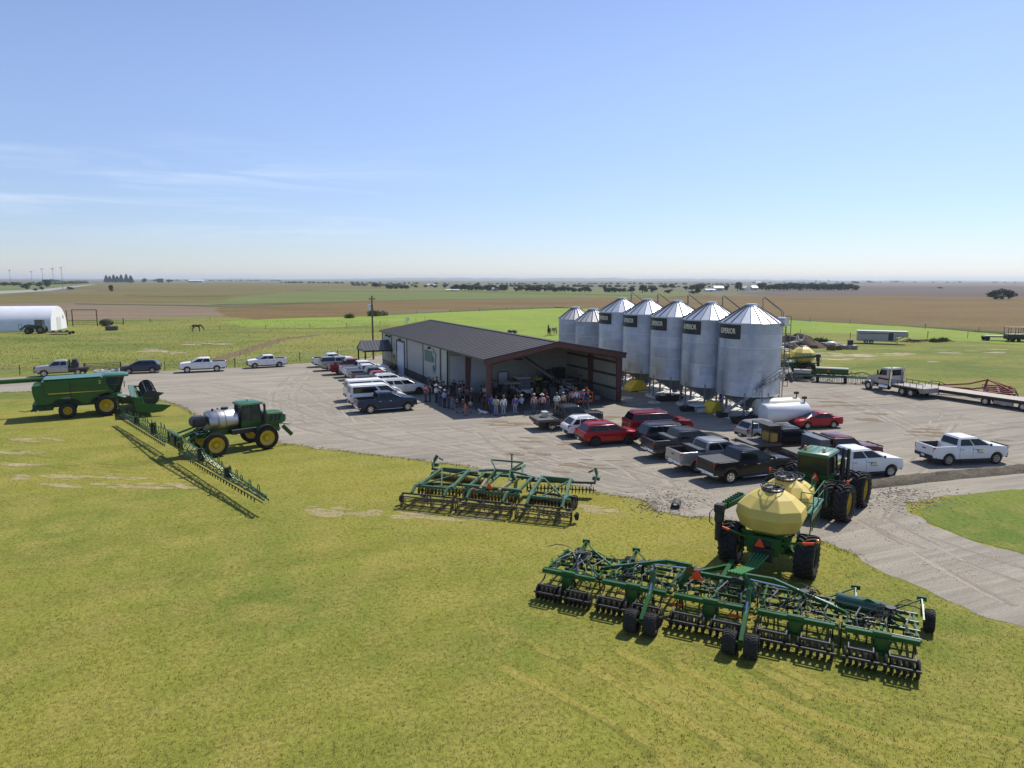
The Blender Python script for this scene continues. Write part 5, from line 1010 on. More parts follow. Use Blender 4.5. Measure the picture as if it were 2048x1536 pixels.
# cab and hood
b = B(); b.prism([(2.15,1.6),(3.75,1.6),(3.78,2.05),(3.3,2.18),(2.6,2.25),(2.15,2.35)], -.80,.80); b.o('cab_base', GREEN, sp_, bevel=.05, seg=2)
lo = [V((2.2,-.78,2.1)),V((3.75,-.74,2.02)),V((3.75,.74,2.02)),V((2.2,.78,2.1))]; hi = [V((2.3,-.70,3.38)),V((3.6,-.68,3.38)),V((3.6,.68,3.38)),V((2.3,.70,3.38))]
b = B(); b.loft([lo, hi]); cg = b.o('cab_glass', mat('clear_cab_glass', (.035,.048,.045), .05, var=.1, spec=.6), sp_, smooth=0)
b = B()
for p, q in zip(lo, hi): b.beam(p, q, .09)
b.beam((2.95,-.77,2.05),(3.0,-.70,3.38), .06); b.beam((2.95,.77,2.05),(3.0,.70,3.38), .06); b.o('cab_posts', BLACK, cg)
b = B(); b.loft([[V((2.1,-.82,3.36)),V((3.9,-.80,3.36)),V((3.9,.80,3.36)),V((2.1,.82,3.36))],[V((2.08,-.84,3.48)),V((3.95,-.82,3.46)),V((3.95,.82,3.46)),V((2.08,.84,3.48))],[V((2.35,-.6,3.62)),V((3.6,-.6,3.58)),V((3.6,.6,3.58)),V((2.35,.6,3.62))]]); rf = b.o('cab_roof', MATS['sunlit_roof_green'], cg, bevel=.05, seg=2)
b = B(); b.tube((3.0,0,3.6),(3.0,0,3.74), .1, 10); b.o('receiver_dome', mat('gps_dome', (.62,.60,.42)), rf)
b = B(); b.ball((2.75,0,2.4), .25,.3,.4); b.box(2.45,2.6,-.28,.28,2.1,3.0); b.o('cab_seat', BLACK, cg)
b = B(); b.loft([[V((3.85,-.62,1.7)),V((3.85,.62,1.7)),V((3.85,.62,2.55)),V((3.85,.35,2.72)),V((3.85,-.35,2.72)),V((3.85,-.62,2.55))],[V((5.3,-.62,1.62)),V((5.3,.62,1.62)),V((5.3,.58,2.5)),V((5.3,.33,2.64)),V((5.3,-.33,2.64)),V((5.3,-.58,2.5))],[V((5.75,-.5,1.75)),V((5.75,.5,1.75)),V((5.68,.48,2.35)),V((5.6,.28,2.48)),V((5.6,-.28,2.48)),V((5.68,-.48,2.35))]]); hd = b.o('hood', GREEN, sp_, bevel=.05, seg=2)
b = B()
for s in (-1,1):
    for i in range(3): b.prism([(4.45+i*.32,1.95),(4.6+i*.32,1.95),(4.72+i*.32,2.42),(4.56+i*.32,2.42)], s*.63-.02, s*.63+.02)
b.box(5.70,5.77,-.42,.42,1.85,2.25); b.o('hood_vents', BLACK, hd); b = B()
for s in (-1,1): b.ball((5.58,s*.40,2.36), .12,.10,.07)
b.o('headlamp', LAMPW, hd)
b = B(); b.tube((3.95,-.86,1.9),(3.95,-.86,2.75), .15, 12); b.path([(3.95,-.86,2.7),(3.95,-.86,3.25),(3.90,-.86,3.38)], .09, 10); b.o('exhaust_stack', BLACK, sp_)
for s in (-1,1):
    b = B(); rr = 1.0; arc = [(3.75+rr*math.cos(t), .89+rr*math.sin(t)) for t in [R(25+13*k) for k in range(11)]]; arc2 = [(3.75+(rr-.05)*math.cos(t), .89+(rr-.05)*math.sin(t)) for t in [R(25+13*k) for k in range(11)]]; b.prism(arc+arc2[::-1], s*1.55-.26, s*1.55+.26); b.o('fender', BLACK, sp_)
    b = B(); b.beam((5.3,s*.9,1.5),(5.9,s*1.2,.75), .08,.3); b.beam((4.9,s*.9,1.75),(5.9,s*.95,1.55), .06); b.o('front_ladder' if s < 0 else 'front_bracket', GREEN, sp_)
b = B(); b.box(1.3,3.2,-1.15,-.6,1.35,1.72); b.tube((1.5,-1.0,1.5),(2.6,-1.0,1.5), .12, 10); b.box(1.4,3.3,.6,1.15,1.35,1.72); b.o('pump_deck', BLACK, sp_, bevel=.03)
# rear linkage and centre rack
b = B()
for s in (-1,1): b.beam((-.9,s*.55,1.5),(-2.2,s*.6,1.1), .1,.12); b.beam((-.8,s*.5,2.0),(-2.2,s*.6,1.6), .1,.12); b.beam((-.6,s*.6,1.35),(-.3,s*1.05,1.85), .09)
b.o('lift_linkage', GREEN, sp_)
BX = -2.35
b = B(); b.box(BX-.12,BX+.12,-1.6,1.6,.82,.96); b.box(BX-.1,BX+.1,-1.6,1.6,1.72,1.84)
for y in (-1.55,-.8,0,.8,1.55): b.box(BX-.07,BX+.07,y-.06,y+.06,.82,1.85)
b.beam((BX,-1.5,.9),(BX,0,1.8), .07); b.beam((BX,1.5,.9),(BX,0,1.8), .07); b.o('boom_rack', GREEN, sp_)
b = B(); b.box(BX-.2,BX+.25,-.5,.5,1.0,1.6); b.box(BX-.15,BX+.15,-1.2,-.7,1.0,1.4); b.o('valve_block', BLACK, sp_, bevel=.03); b = B(); b.box(BX-.22,BX-.18,-1.75,-1.58,.62,.80); b.o('reflector', SMV, sp_)
hr = random.Random(9)
for s in (-1,1):
    b = B(); Y0, Y1 = 1.6, 15.6 if s > 0 else 16.5; n = 22
    zt = lambda y: 1.80 - .75*(y-Y0)/(Y1-Y0); zb = lambda y: .86 + .02*math.sin(y); xo = lambda y: .26 - .14*(y-Y0)/(Y1-Y0)
    P = lambda y, c: V((BX + (xo(y) if c == 1 else -xo(y) if c == 2 else 0), s*y, zt(y) if c == 0 else zb(y)))
    for i in range(n):
        y0, y1 = Y0+(Y1-Y0)*i/n, Y0+(Y1-Y0)*(i+1)/n
        for c in (0,1,2): b.beam(P(y0,c), P(y1,c), .06 if c else .07)
        b.beam(P(y0,0), P(y1,1), .032); b.beam(P(y0,2), P(y1,0), .032); b.beam(P(y0,1), P(y1,2), .03); b.beam(P(y0,1), P(y0,2), .035)
    bm_ = b.o('boom', GREEN, sp_, smooth=0)
    b = B()
    pass
    for y in (5.6, 10.6): b = B(); b.box(BX-.2,BX+.2,s*y-.12,s*y+.12,zb(y)-.05,zt(y)+.12); b.o('boom_hinge', BLACK, bm_)
    b = B(); b.path([(BX-.2,s*(Y0+(Y1-Y0)*i/28),.95+.09*math.sin(i*2.4)) for i in range(29)], .035, 6); b.path([(BX+.12,s*(Y0+(Y1-Y0)*i/28),1.15-.25*i/28+.12*math.sin(i*1.7+1)) for i in range(29)], .025, 6); b.o('boom_hose', HOSE, bm_)
    b = B(); b.path([(BX-.28,s*Y0,.70),(BX-.22,s*Y1,.72)], .03, 6)
    for i in range(29):
        y = s*(Y0+.25+i*.485); b.tube((BX-.27,y,.74),(BX-.27,y,.52), .03, 6); b.box(BX-.30,BX-.24,y-.04,y+.04,.60,.68)
    b.o('nozzle_line', BLACK, bm_)
    b = B()
    for i in range(13):
        y = Y0+.8+i*1.08; z = zt(y); x = BX+hr.uniform(-.1,.1); b.path([(x,s*(y-.16),z),(x-.02,s*(y-.10),z+.30),(x-.02,s*(y+.02),z+.38),(x,s*(y+.10),z+.28),(x,s*(y+.12),z)], .026, 6)
    b.o('hose_hoop', GREEN, bm_)

# ---------------- combine
CO_DEG = 30; COC = V((-39.07,67.4,0)); co = thing('combine_harvester', 'green combine harvester with yellow wheel rims and folded draper head on the lawn edge', 'combine', COC, CO_DEG)
for s in (-1,1):
    big_wheel(co, 0, s*1.62, .985, .72, .60, 20, out=s, lh=.07); big_wheel(co, -3.15, s*1.42, .73, .55, .36, 18, out=s, lh=.05)
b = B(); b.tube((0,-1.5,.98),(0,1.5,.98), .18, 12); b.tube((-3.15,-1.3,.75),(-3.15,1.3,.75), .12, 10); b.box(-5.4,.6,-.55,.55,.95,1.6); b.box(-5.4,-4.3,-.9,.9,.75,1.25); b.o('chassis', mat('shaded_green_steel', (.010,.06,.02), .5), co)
side = [(-5.75,3.12),(-5.72,2.4),(-5.55,1.62),(-5.1,1.36),(-4.3,1.42),(-4.05,1.72),(-3.5,1.92),(-2.85,1.92),(-2.3,1.70),(-1.9,1.28),(-1.45,1.28),(-1.1,1.62),(-.6,1.98),(.15,2.16),(.72,2.12),(.40,2.45),(.05,3.15),(-.10,3.62),(-5.0,3.50),(-5.05,3.2)]
b = B(); b.prism(side, -1.62, 1.62); b.o('body', GREEN, co, bevel=.05, seg=2)
b = B(); b.box(-4.85,-.25,-1.1,1.1,3.52,3.66); b.prism([(-4.8,3.62),(-.3,3.66),(-.3,3.72),(-4.8,3.68)], -1.45,1.45); b.o('grain_tank_cover', MATS['sunlit_roof_green'], co, bevel=.02)
for s in (-1,1):
    y = s*1.63; b = B(); b.box(-4.55,-2.75,min(y,y+.012*s),max(y,y+.012*s),2.33,2.42); b.prism([(-2.75,2.33),(.1,2.36),(.1,2.39),(-2.75,2.42)], min(y,y+.012*s),max(y,y+.012*s)); b.o('stripe', YELLOW, co)
    b = B(); b.box(-2.83,-2.75,min(y,y+.015*s),max(y,y+.015*s),1.3,3.5); b.box(-2.75,.0,min(y,y+.01*s),max(y,y+.01*s),2.93,2.965); b.box(-4.85,-4.80,min(y,y+.015*s),max(y,y+.015*s),2.25,3.3); b.box(-4.85,-2.83,min(y,y+.015*s),max(y,y+.015*s),2.18,2.22); b.o('panel_gap', BLACK, co)
    me = text_mesh('2', .46, .006, .006); place('lettering', me, mat('decal_cream', (.60,.55,.25), .5), co, (-.42, y+.012*s, 3.22), (R(90),0,0 if s < 0 else math.pi))
# cab
lo = [V((.55,-1.0,2.05)),V((1.15,-.85,2.0)),V((1.15,.85,2.0)),V((.55,1.0,2.05))]; hi = [V((.05,-1.05,3.60)),V((1.62,-.95,3.56)),V((1.62,.95,3.56)),V((.05,1.05,3.60))]
b = B(); b.loft([lo, hi]); cg = b.o('cab_glass', MATS['clear_cab_glass'], co, smooth=0); b = B()
for p, q in zip(lo, hi): b.beam(p, q, .08)
b.beam((.95,-.95,2.05),(.98,-1.0,3.58), .06); b.beam((.95,.95,2.05),(.98,1.0,3.58), .06); b.o('cab_posts', BLACK, cg)
b = B(); b.loft([[V((-.15,-1.15,3.58)),V((2.0,-1.1,3.54)),V((2.0,1.1,3.54)),V((-.15,1.15,3.58))],[V((-.15,-1.15,3.72)),V((2.05,-1.08,3.70)),V((2.05,1.08,3.70)),V((-.15,1.15,3.72))],[V((.1,-.85,3.84)),V((1.7,-.8,3.80)),V((1.7,.8,3.80)),V((.1,.85,3.84))]]); b.o('cab_roof', MATS['sunlit_roof_green'], cg, bevel=.04, seg=2)
b = B(); b.ball((.75,0,2.5), .25,.3,.42); b.box(.45,.58,-.28,.28,2.1,3.05); b.tube((1.05,0,2.0),(1.0,0,2.75), .05); b.o('cab_seat', BLACK, cg)
b = B(); b.box(.35,1.35,-1.7,-.9,1.98,2.05); b.path([(.4,-1.68,2.05),(.4,-1.68,2.9),(1.3,-1.68,2.9),(1.3,-1.68,2.05)], .025); b.beam((.95,-1.66,.6),(.75,-1.66,2.0), .05,.35); b.o('platform', GREEN, co)
b = B(); b.beam((1.75,-1.05,2.9),(1.6,-1.7,3.0), .03); b.box(1.55,1.62,-1.85,-1.6,2.6,3.2); b.o('mirror', BLACK, co)
# unloading auger swung back
b = B(); b.tube((-1.2,1.55,3.42),(-12.2,1.75,3.28), .21, 14); b.tube((-1.2,1.55,3.42),(-.9,1.5,2.9), .24, 12); au = b.o('unloading_auger', GREEN, co); b = B(); b.tube((-12.0,1.75,3.3),(-12.7,1.8,2.9), .24, 12, .2); b.o('auger_spout', BLACK, au)
# straw chopper and tail
b = B(); b.box(-5.85,-5.0,-1.1,1.1,.95,1.4); b.path([(-5.1,-1.3,1.3),(-5.9,-1.3,.85),(-5.5,-1.3,.8)], .04); b.prism([(-6.05,.75),(-5.0,.95),(-5.0,1.35),(-5.8,1.15)], -1.2,1.2); b.o('straw_chopper', MATS['shaded_green_steel'], co, bevel=.04)
b = B(); b.path([(-5.7,-1.2,1.0),(-6.4,-1.25,.85),(-6.9,-1.25,.95)], .018); b.path([(-5.7,-.6,.9),(-6.5,-.6,.7),(-6.9,-.6,.85)], .018); b.o('spreader_tines', BLACK, co)
# feeder house and draper head
b = B(); b.prism([(.6,1.0),(.7,1.75),(2.55,1.25),(2.6,.62)], -.62,.62); b.box(1.2,1.5,-.75,.75,.8,1.45); b.o('feeder_house', GREEN, co, bevel=.03)
HX = 2.6; hdw = 4.3; hz_ = .55
b = B(); b.prism([(HX,hz_+.15),(HX+.14,hz_+.1),(HX+.2,hz_+.95),(HX-.1,hz_+1.35),(HX-.55,hz_+1.45),(HX-.6,hz_+1.3),(HX-.1,hz_+1.0)], -hdw, hdw); b.prism([(HX,hz_+.05),(HX+1.35,hz_-.08),(HX+1.35,hz_),(HX,hz_+.18)], -hdw, hdw); b.box(HX-.25,HX,-hdw,hdw,hz_+.35,hz_+.55); hdm = b.o('header', GREEN, co)
for s in (-1,1): b = B(); b.prism([(HX-.2,hz_+.02),(HX+1.1,hz_-.22),(HX+1.9,hz_-.15),(HX+2.75,hz_+.38),(HX+2.05,hz_+.52),(HX+1.2,hz_+.62),(HX+.3,hz_+.78),(HX+.15,hz_+1.2),(HX-.35,hz_+1.4),(HX-.45,hz_+1.05)], s*hdw-.12, s*hdw+.12); b.o('end_sheet', GREEN, hdm, bevel=.05, seg=2)
for s in (-1,0,1): b = B(); b.beam((HX-.2,s*hdw*.96,hz_+1.3),(HX+1.25,s*hdw*.96,hz_+1.15), .1,.14); b.o('reel_arm', GREEN, hdm)
cx_, cz_, rr = HX+1.05, hz_+1.2, .68
for (ya, yb) in ((-hdw+.25,-.15),(.15,hdw-.25)):
    b = B(); b.tube((cx_,ya,cz_),(cx_,yb,cz_), .09, 10)
    for y in (ya, (ya+yb)/2, yb): b.lathe([(rr-.06,y-.02),(rr+.02,y-.02),(rr+.02,y+.02),(rr-.06,y+.02),(rr-.06,y-.02)], 24, c=(cx_,0,cz_)); [b.beam((cx_,y,cz_),(cx_+rr*math.cos(2*math.pi*k/6),y,cz_+rr*math.sin(2*math.pi*k/6)), .05,.08) for k in range(6)]
    if ya < 0: b.lathe([(.001,ya-.03),(rr,ya-.03),(rr,ya-.01)], 24, c=(cx_,0,cz_))
    else: b.lathe([(.001,yb+.03),(rr,yb+.03),(rr,yb+.01)], 24, c=(cx_,0,cz_))
    for k in range(6):
        t = 2*math.pi*k/6; x, z = cx_+rr*math.cos(t), cz_+rr*math.sin(t); b.beam((x,ya,z),(x,yb,z), .06,.05); b.beam((x+.03,ya,z-.10),(x+.03,yb,z-.10), .012,.18)
    b.o('reel', BLACK, hdm)
b = B(); b.tube((HX-.3,-4.1,hz_+1.4),(HX-.3,-4.1,hz_+1.95), .02, 6); b.box(HX-.32,HX-.28,-4.16,-4.04,hz_+1.8,hz_+2.0); b.o('marker_lamp', AMBER, hdm)
# ---------------------------------------------------------------- people and horses
def skin_mesh(name, joints, edges, sub=1, root=0):
    """one continuous surface grown over a skeleton: joints {key: (pos, radius or (rx, ry))}"""
    keys = list(joints); me = bpy.data.meshes.new(name); me.from_pydata([joints[k][0] for k in keys], [(keys.index(a), keys.index(b)) for a, b in edges], [])
    o = bpy.data.objects.new(name, me); COL.objects.link(o); o.modifiers.new('s', 'SKIN').use_smooth_shade = True
    sv = me.skin_vertices[0].data
    for i, k in enumerate(keys):
        r = joints[k][1]; sv[i].radius = r if isinstance(r, tuple) else (r, r); sv[i].use_root = (i == root)
    if sub: o.modifiers.new('d', 'SUBSURF').levels = sub
    bpy.context.view_layer.update()
    m = bpy.data.meshes.new_from_object(o.evaluated_get(bpy.context.evaluated_depsgraph_get())); m.name = name
    bpy.data.objects.remove(o); bpy.data.meshes.remove(me)
    return m
SKIN = mat('skin', (.36,.20,.14), .6, var=.05)
CL = {}
def cloth(n, c): CL[n] = mat('cloth_' + n.replace(' ', '_'), c, .85, var=.12, vs=8); return CL[n]
for n, c in {'white': (.66,.66,.66), 'light blue': (.24,.34,.52), 'bright blue': (.03,.12,.48), 'red': (.50,.035,.03), 'pink': (.50,.30,.29), 'tan': (.42,.37,.28), 'grey': (.17,.17,.175), 'black': (.016,.016,.018), 'navy': (.022,.03,.07), 'maroon': (.13,.02,.03), 'orange': (.75,.14,.04), 'purple': (.11,.09,.30), 'green': (.10,.14,.10), 'jeans': (.055,.085,.16), 'pale jeans': (.22,.28,.38), 'dark trousers': (.02,.021,.026), 'khaki': (.30,.24,.16), 'brown': (.07,.045,.03)}.items(): cloth(n, c)
HAIRM = mat('dark_hair', (.025,.018,.013), .7); HATM = {'white': CL['white'], 'black': CL['black'], 'tan': CL['tan'], 'grey': CL['grey']}
BOOT = mat('boot_leather', (.03,.022,.017), .6)
POSES = {}
def pose(name, arm, leg):
    """arm: per side (elbow, hand) offsets from the shoulder, leg: per side (knee, ankle)"""
    J = {'pelvis': ((0,0,.95), (.105,.15)), 'belly': ((.01,0,1.10), (.10,.145)), 'chest': ((0,0,1.32), (.105,.165)), 'neck0': ((-.01,0,1.47), (.062,.07)), 'neck': ((.0,0,1.53), .052), 'head': ((.012,0,1.61), (.078,.072)), 'crown': ((.0,0,1.71), (.085,.074)), 'top': ((-.005,0,1.755), .045), 'nose': ((.105,0,1.625), .014)}
    E = [('pelvis','belly'),('belly','chest'),('chest','neck0'),('neck0','neck'),('neck','head'),('head','crown'),('crown','top'),('head','nose')]
    T, TE = {}, []
    for s, t in ((1,'l'),(-1,'r')):
        e, h = arm[t]; sh = V((0,s*.20,1.40)); el = sh+V((e[0], s*e[1], e[2])); ha = sh+V((h[0], s*h[1], h[2])); d = (ha-el).normalized(); side = d.cross(V((0,s,.2))).normalized()
        J['sh'+t] = (sh, .058); J['el'+t] = (el, .043); J['wr'+t] = (ha, .029); J['pa'+t] = (ha+d*.07, (.035,.018)); E += [('chest','sh'+t),('sh'+t,'el'+t),('el'+t,'wr'+t),('wr'+t,'pa'+t)]
        for i, (off, ln) in enumerate(((-.026,.062),(-.009,.074),(.009,.070),(.026,.054))):
            a = ha+d*.10+side*off; J['f%d%s'%(i,t)] = (a+d*ln*.5, .0085); J['g%d%s'%(i,t)] = (a+d*ln*.9+V((0,-s*.018,0)), .0075); E += [('pa'+t,'f%d%s'%(i,t)),('f%d%s'%(i,t),'g%d%s'%(i,t))]
        J['th'+t] = (ha+d*.05+side*-.05, .010); J['tg'+t] = (ha+d*.085+side*-.065, .009); E += [('wr'+t,'th'+t),('th'+t,'tg'+t)]
        k, an = leg[t]; hp = V((0,s*.095,.90)); kn = V((k[0], s*k[1], .50)); ak = V((an[0], s*an[1], .10))
        J['hp'+t] = (hp, .088); J['kn'+t] = (kn, .058); J['ak'+t] = (ak, .040); J['toe'+t] = (ak+V((.15, s*.02, -.065)), (.034,.04)); E += [('pelvis','hp'+t),('hp'+t,'kn'+t),('kn'+t,'ak'+t),('ak'+t,'toe'+t)]
    body = skin_mesh('body', J, E)
    g = lambda k, f: (J[k][0], tuple(q*f for q in (J[k][1] if isinstance(J[k][1], tuple) else (J[k][1],)*2)))
    sj = {'pelvis': (V((0,0,.92)), (.125,.17)), 'belly': g('belly',1.17), 'chest': g('chest',1.13), 'neck0': g('neck0',1.15)}; se = [('pelvis','belly'),('belly','chest'),('chest','neck0')]
    lj = {'pelvis': (V((0,0,.97)), (.122,.165))}; le = []
    bj = None
    for t in 'lr':
        sj['sh'+t] = g('sh'+t,1.22); mid = J['sh'+t][0].lerp(J['el'+t][0], .85); sj['m'+t] = (mid, .058); se += [('chest','sh'+t),('sh'+t,'m'+t)]
        lj['hp'+t] = g('hp'+t,1.10); lj['kn'+t] = g('kn'+t,1.22); lj['ak'+t] = (J['ak'+t][0]+V((0,0,.0)), .062); le += [('pelvis','hp'+t),('hp'+t,'kn'+t),('kn'+t,'ak'+t)]
    shirt = skin_mesh('shirt', sj, se); trousers = skin_mesh('trousers', lj, le)
    sl = {k: v for k, v in sj.items()}; sle = list(se)
    for t in 'lr': sl['e'+t] = (J['el'+t][0], .052); sl['w'+t] = (J['el'+t][0].lerp(J['wr'+t][0], .9), .04); sle += [('m'+t,'e'+t),('e'+t,'w'+t)]
    longs = skin_mesh('shirt', sl, sle)
    shorts_j = {'pelvis': lj['pelvis'], 'hpl': lj['hpl'], 'hpr': lj['hpr'], 'knl': (J['knl'][0]+V((0,0,.06)), .085), 'knr': (J['knr'][0]+V((0,0,.06)), .085)}
    shorts = skin_mesh('shorts', shorts_j, [('pelvis','hpl'),('pelvis','hpr'),('hpl','knl'),('hpr','knr')])
    b = B()
    for t in 'lr':
        a = J['ak'+t][0]; b.ball(a+V((.055,0,-.05)), .14,.052,.05, 10, 6); b.ball(a+V((-.01,0,.0)), .055,.05,.08, 8, 5)
    shoes = b.mesh('shoes')
    POSES[name] = (body, shirt, longs, trousers, shorts, shoes)
dn = {'l': ((.0,.05,-.30),(.06,.06,-.55)), 'r': ((.0,.05,-.30),(.06,.06,-.55))}; st = {'l': ((.02,.10),(0,.11)), 'r': ((.02,.10),(0,.11))}
pose('hands_down', dn, st)
pose('arms_folded', {'l': ((.06,.06,-.27),(.22,-.10,-.20)), 'r': ((.06,.06,-.27),(.22,-.12,-.24))}, {'l': ((.03,.11),(0,.14)), 'r': ((.01,.11),(0,.14))})
pose('hands_in_pockets', {'l': ((-.06,.12,-.26),(.06,.02,-.46)), 'r': ((-.06,.12,-.26),(.06,.02,-.46))}, {'l': ((.03,.12),(.02,.15)), 'r': ((.0,.12),(-.03,.14))})
pose('hands_behind', {'l': ((-.08,.08,-.27),(-.17,-.14,-.46)), 'r': ((-.08,.08,-.27),(-.17,-.16,-.44))}, {'l': ((.02,.10),(0,.12)), 'r': ((.02,.10),(0,.12))})
pose('hand_raised', {'l': ((.10,.06,-.25),(.20,-.04,.02)), 'r': ((.0,.05,-.30),(.08,.05,-.54))}, {'l': ((.05,.10),(.04,.12)), 'r': ((.0,.10),(-.06,.12))})
pose('mid_step', {'l': ((-.08,.06,-.28),(.02,.06,-.52)), 'r': ((.08,.05,-.28),(.22,.03,-.48))}, {'l': ((.12,.09),(.16,.10)), 'r': ((-.02,.10),(-.22,.10))})
hb = B(); hb.ball((-.012,0,1.69), .103,.090,.095, 12, 7); HAIR = hb.mesh('hair')
hb = B(); hb.lathe([(.001,1.80),(.06,1.79),(.098,1.745),(.102,1.69)], 16, 'z'); hb.prism([(.05,-.09),(.21,-.06),(.225,0),(.21,.06),(.05,.09)], 1.69, 1.705, 'xy'); CAP = hb.mesh('cap')
hb = B(); hb.lathe([(.001,1.85),(.075,1.855),(.095,1.80),(.102,1.72),(.19,1.715),(.215,1.74),(.215,1.748),(.1,1.726)], 20, 'z'); HAT = hb.mesh('hat')
def person(pxy, face, po, shirt, legs, label, head='cap white', sleeve='short', size=1., shorts=False, cat='person', grp='people gathered at the shed'):
    p = G(*pxy) if len(pxy) == 2 else V(pxy); t = thing('person', label, cat, p, face, grp, size)
    body, sh, lo, tr_, so, shoe = POSES[po]
    o = place('body', body, SKIN, t); place('shirt', sh if sleeve == 'short' else lo, CL[shirt], t); place('shorts' if shorts else 'trousers', so if shorts else tr_, CL[legs], t); place('shoes', shoe, BOOT, t)
    k, c = head.split()
    if k != 'hat' : place('hair', HAIR, HAIRM, t)
    if k == 'cap': place('cap', CAP, HATM[c], t)
    if k == 'hat': place('hat', HAT, HATM[c], t)
    return t
IN = 50   # most look into the bay
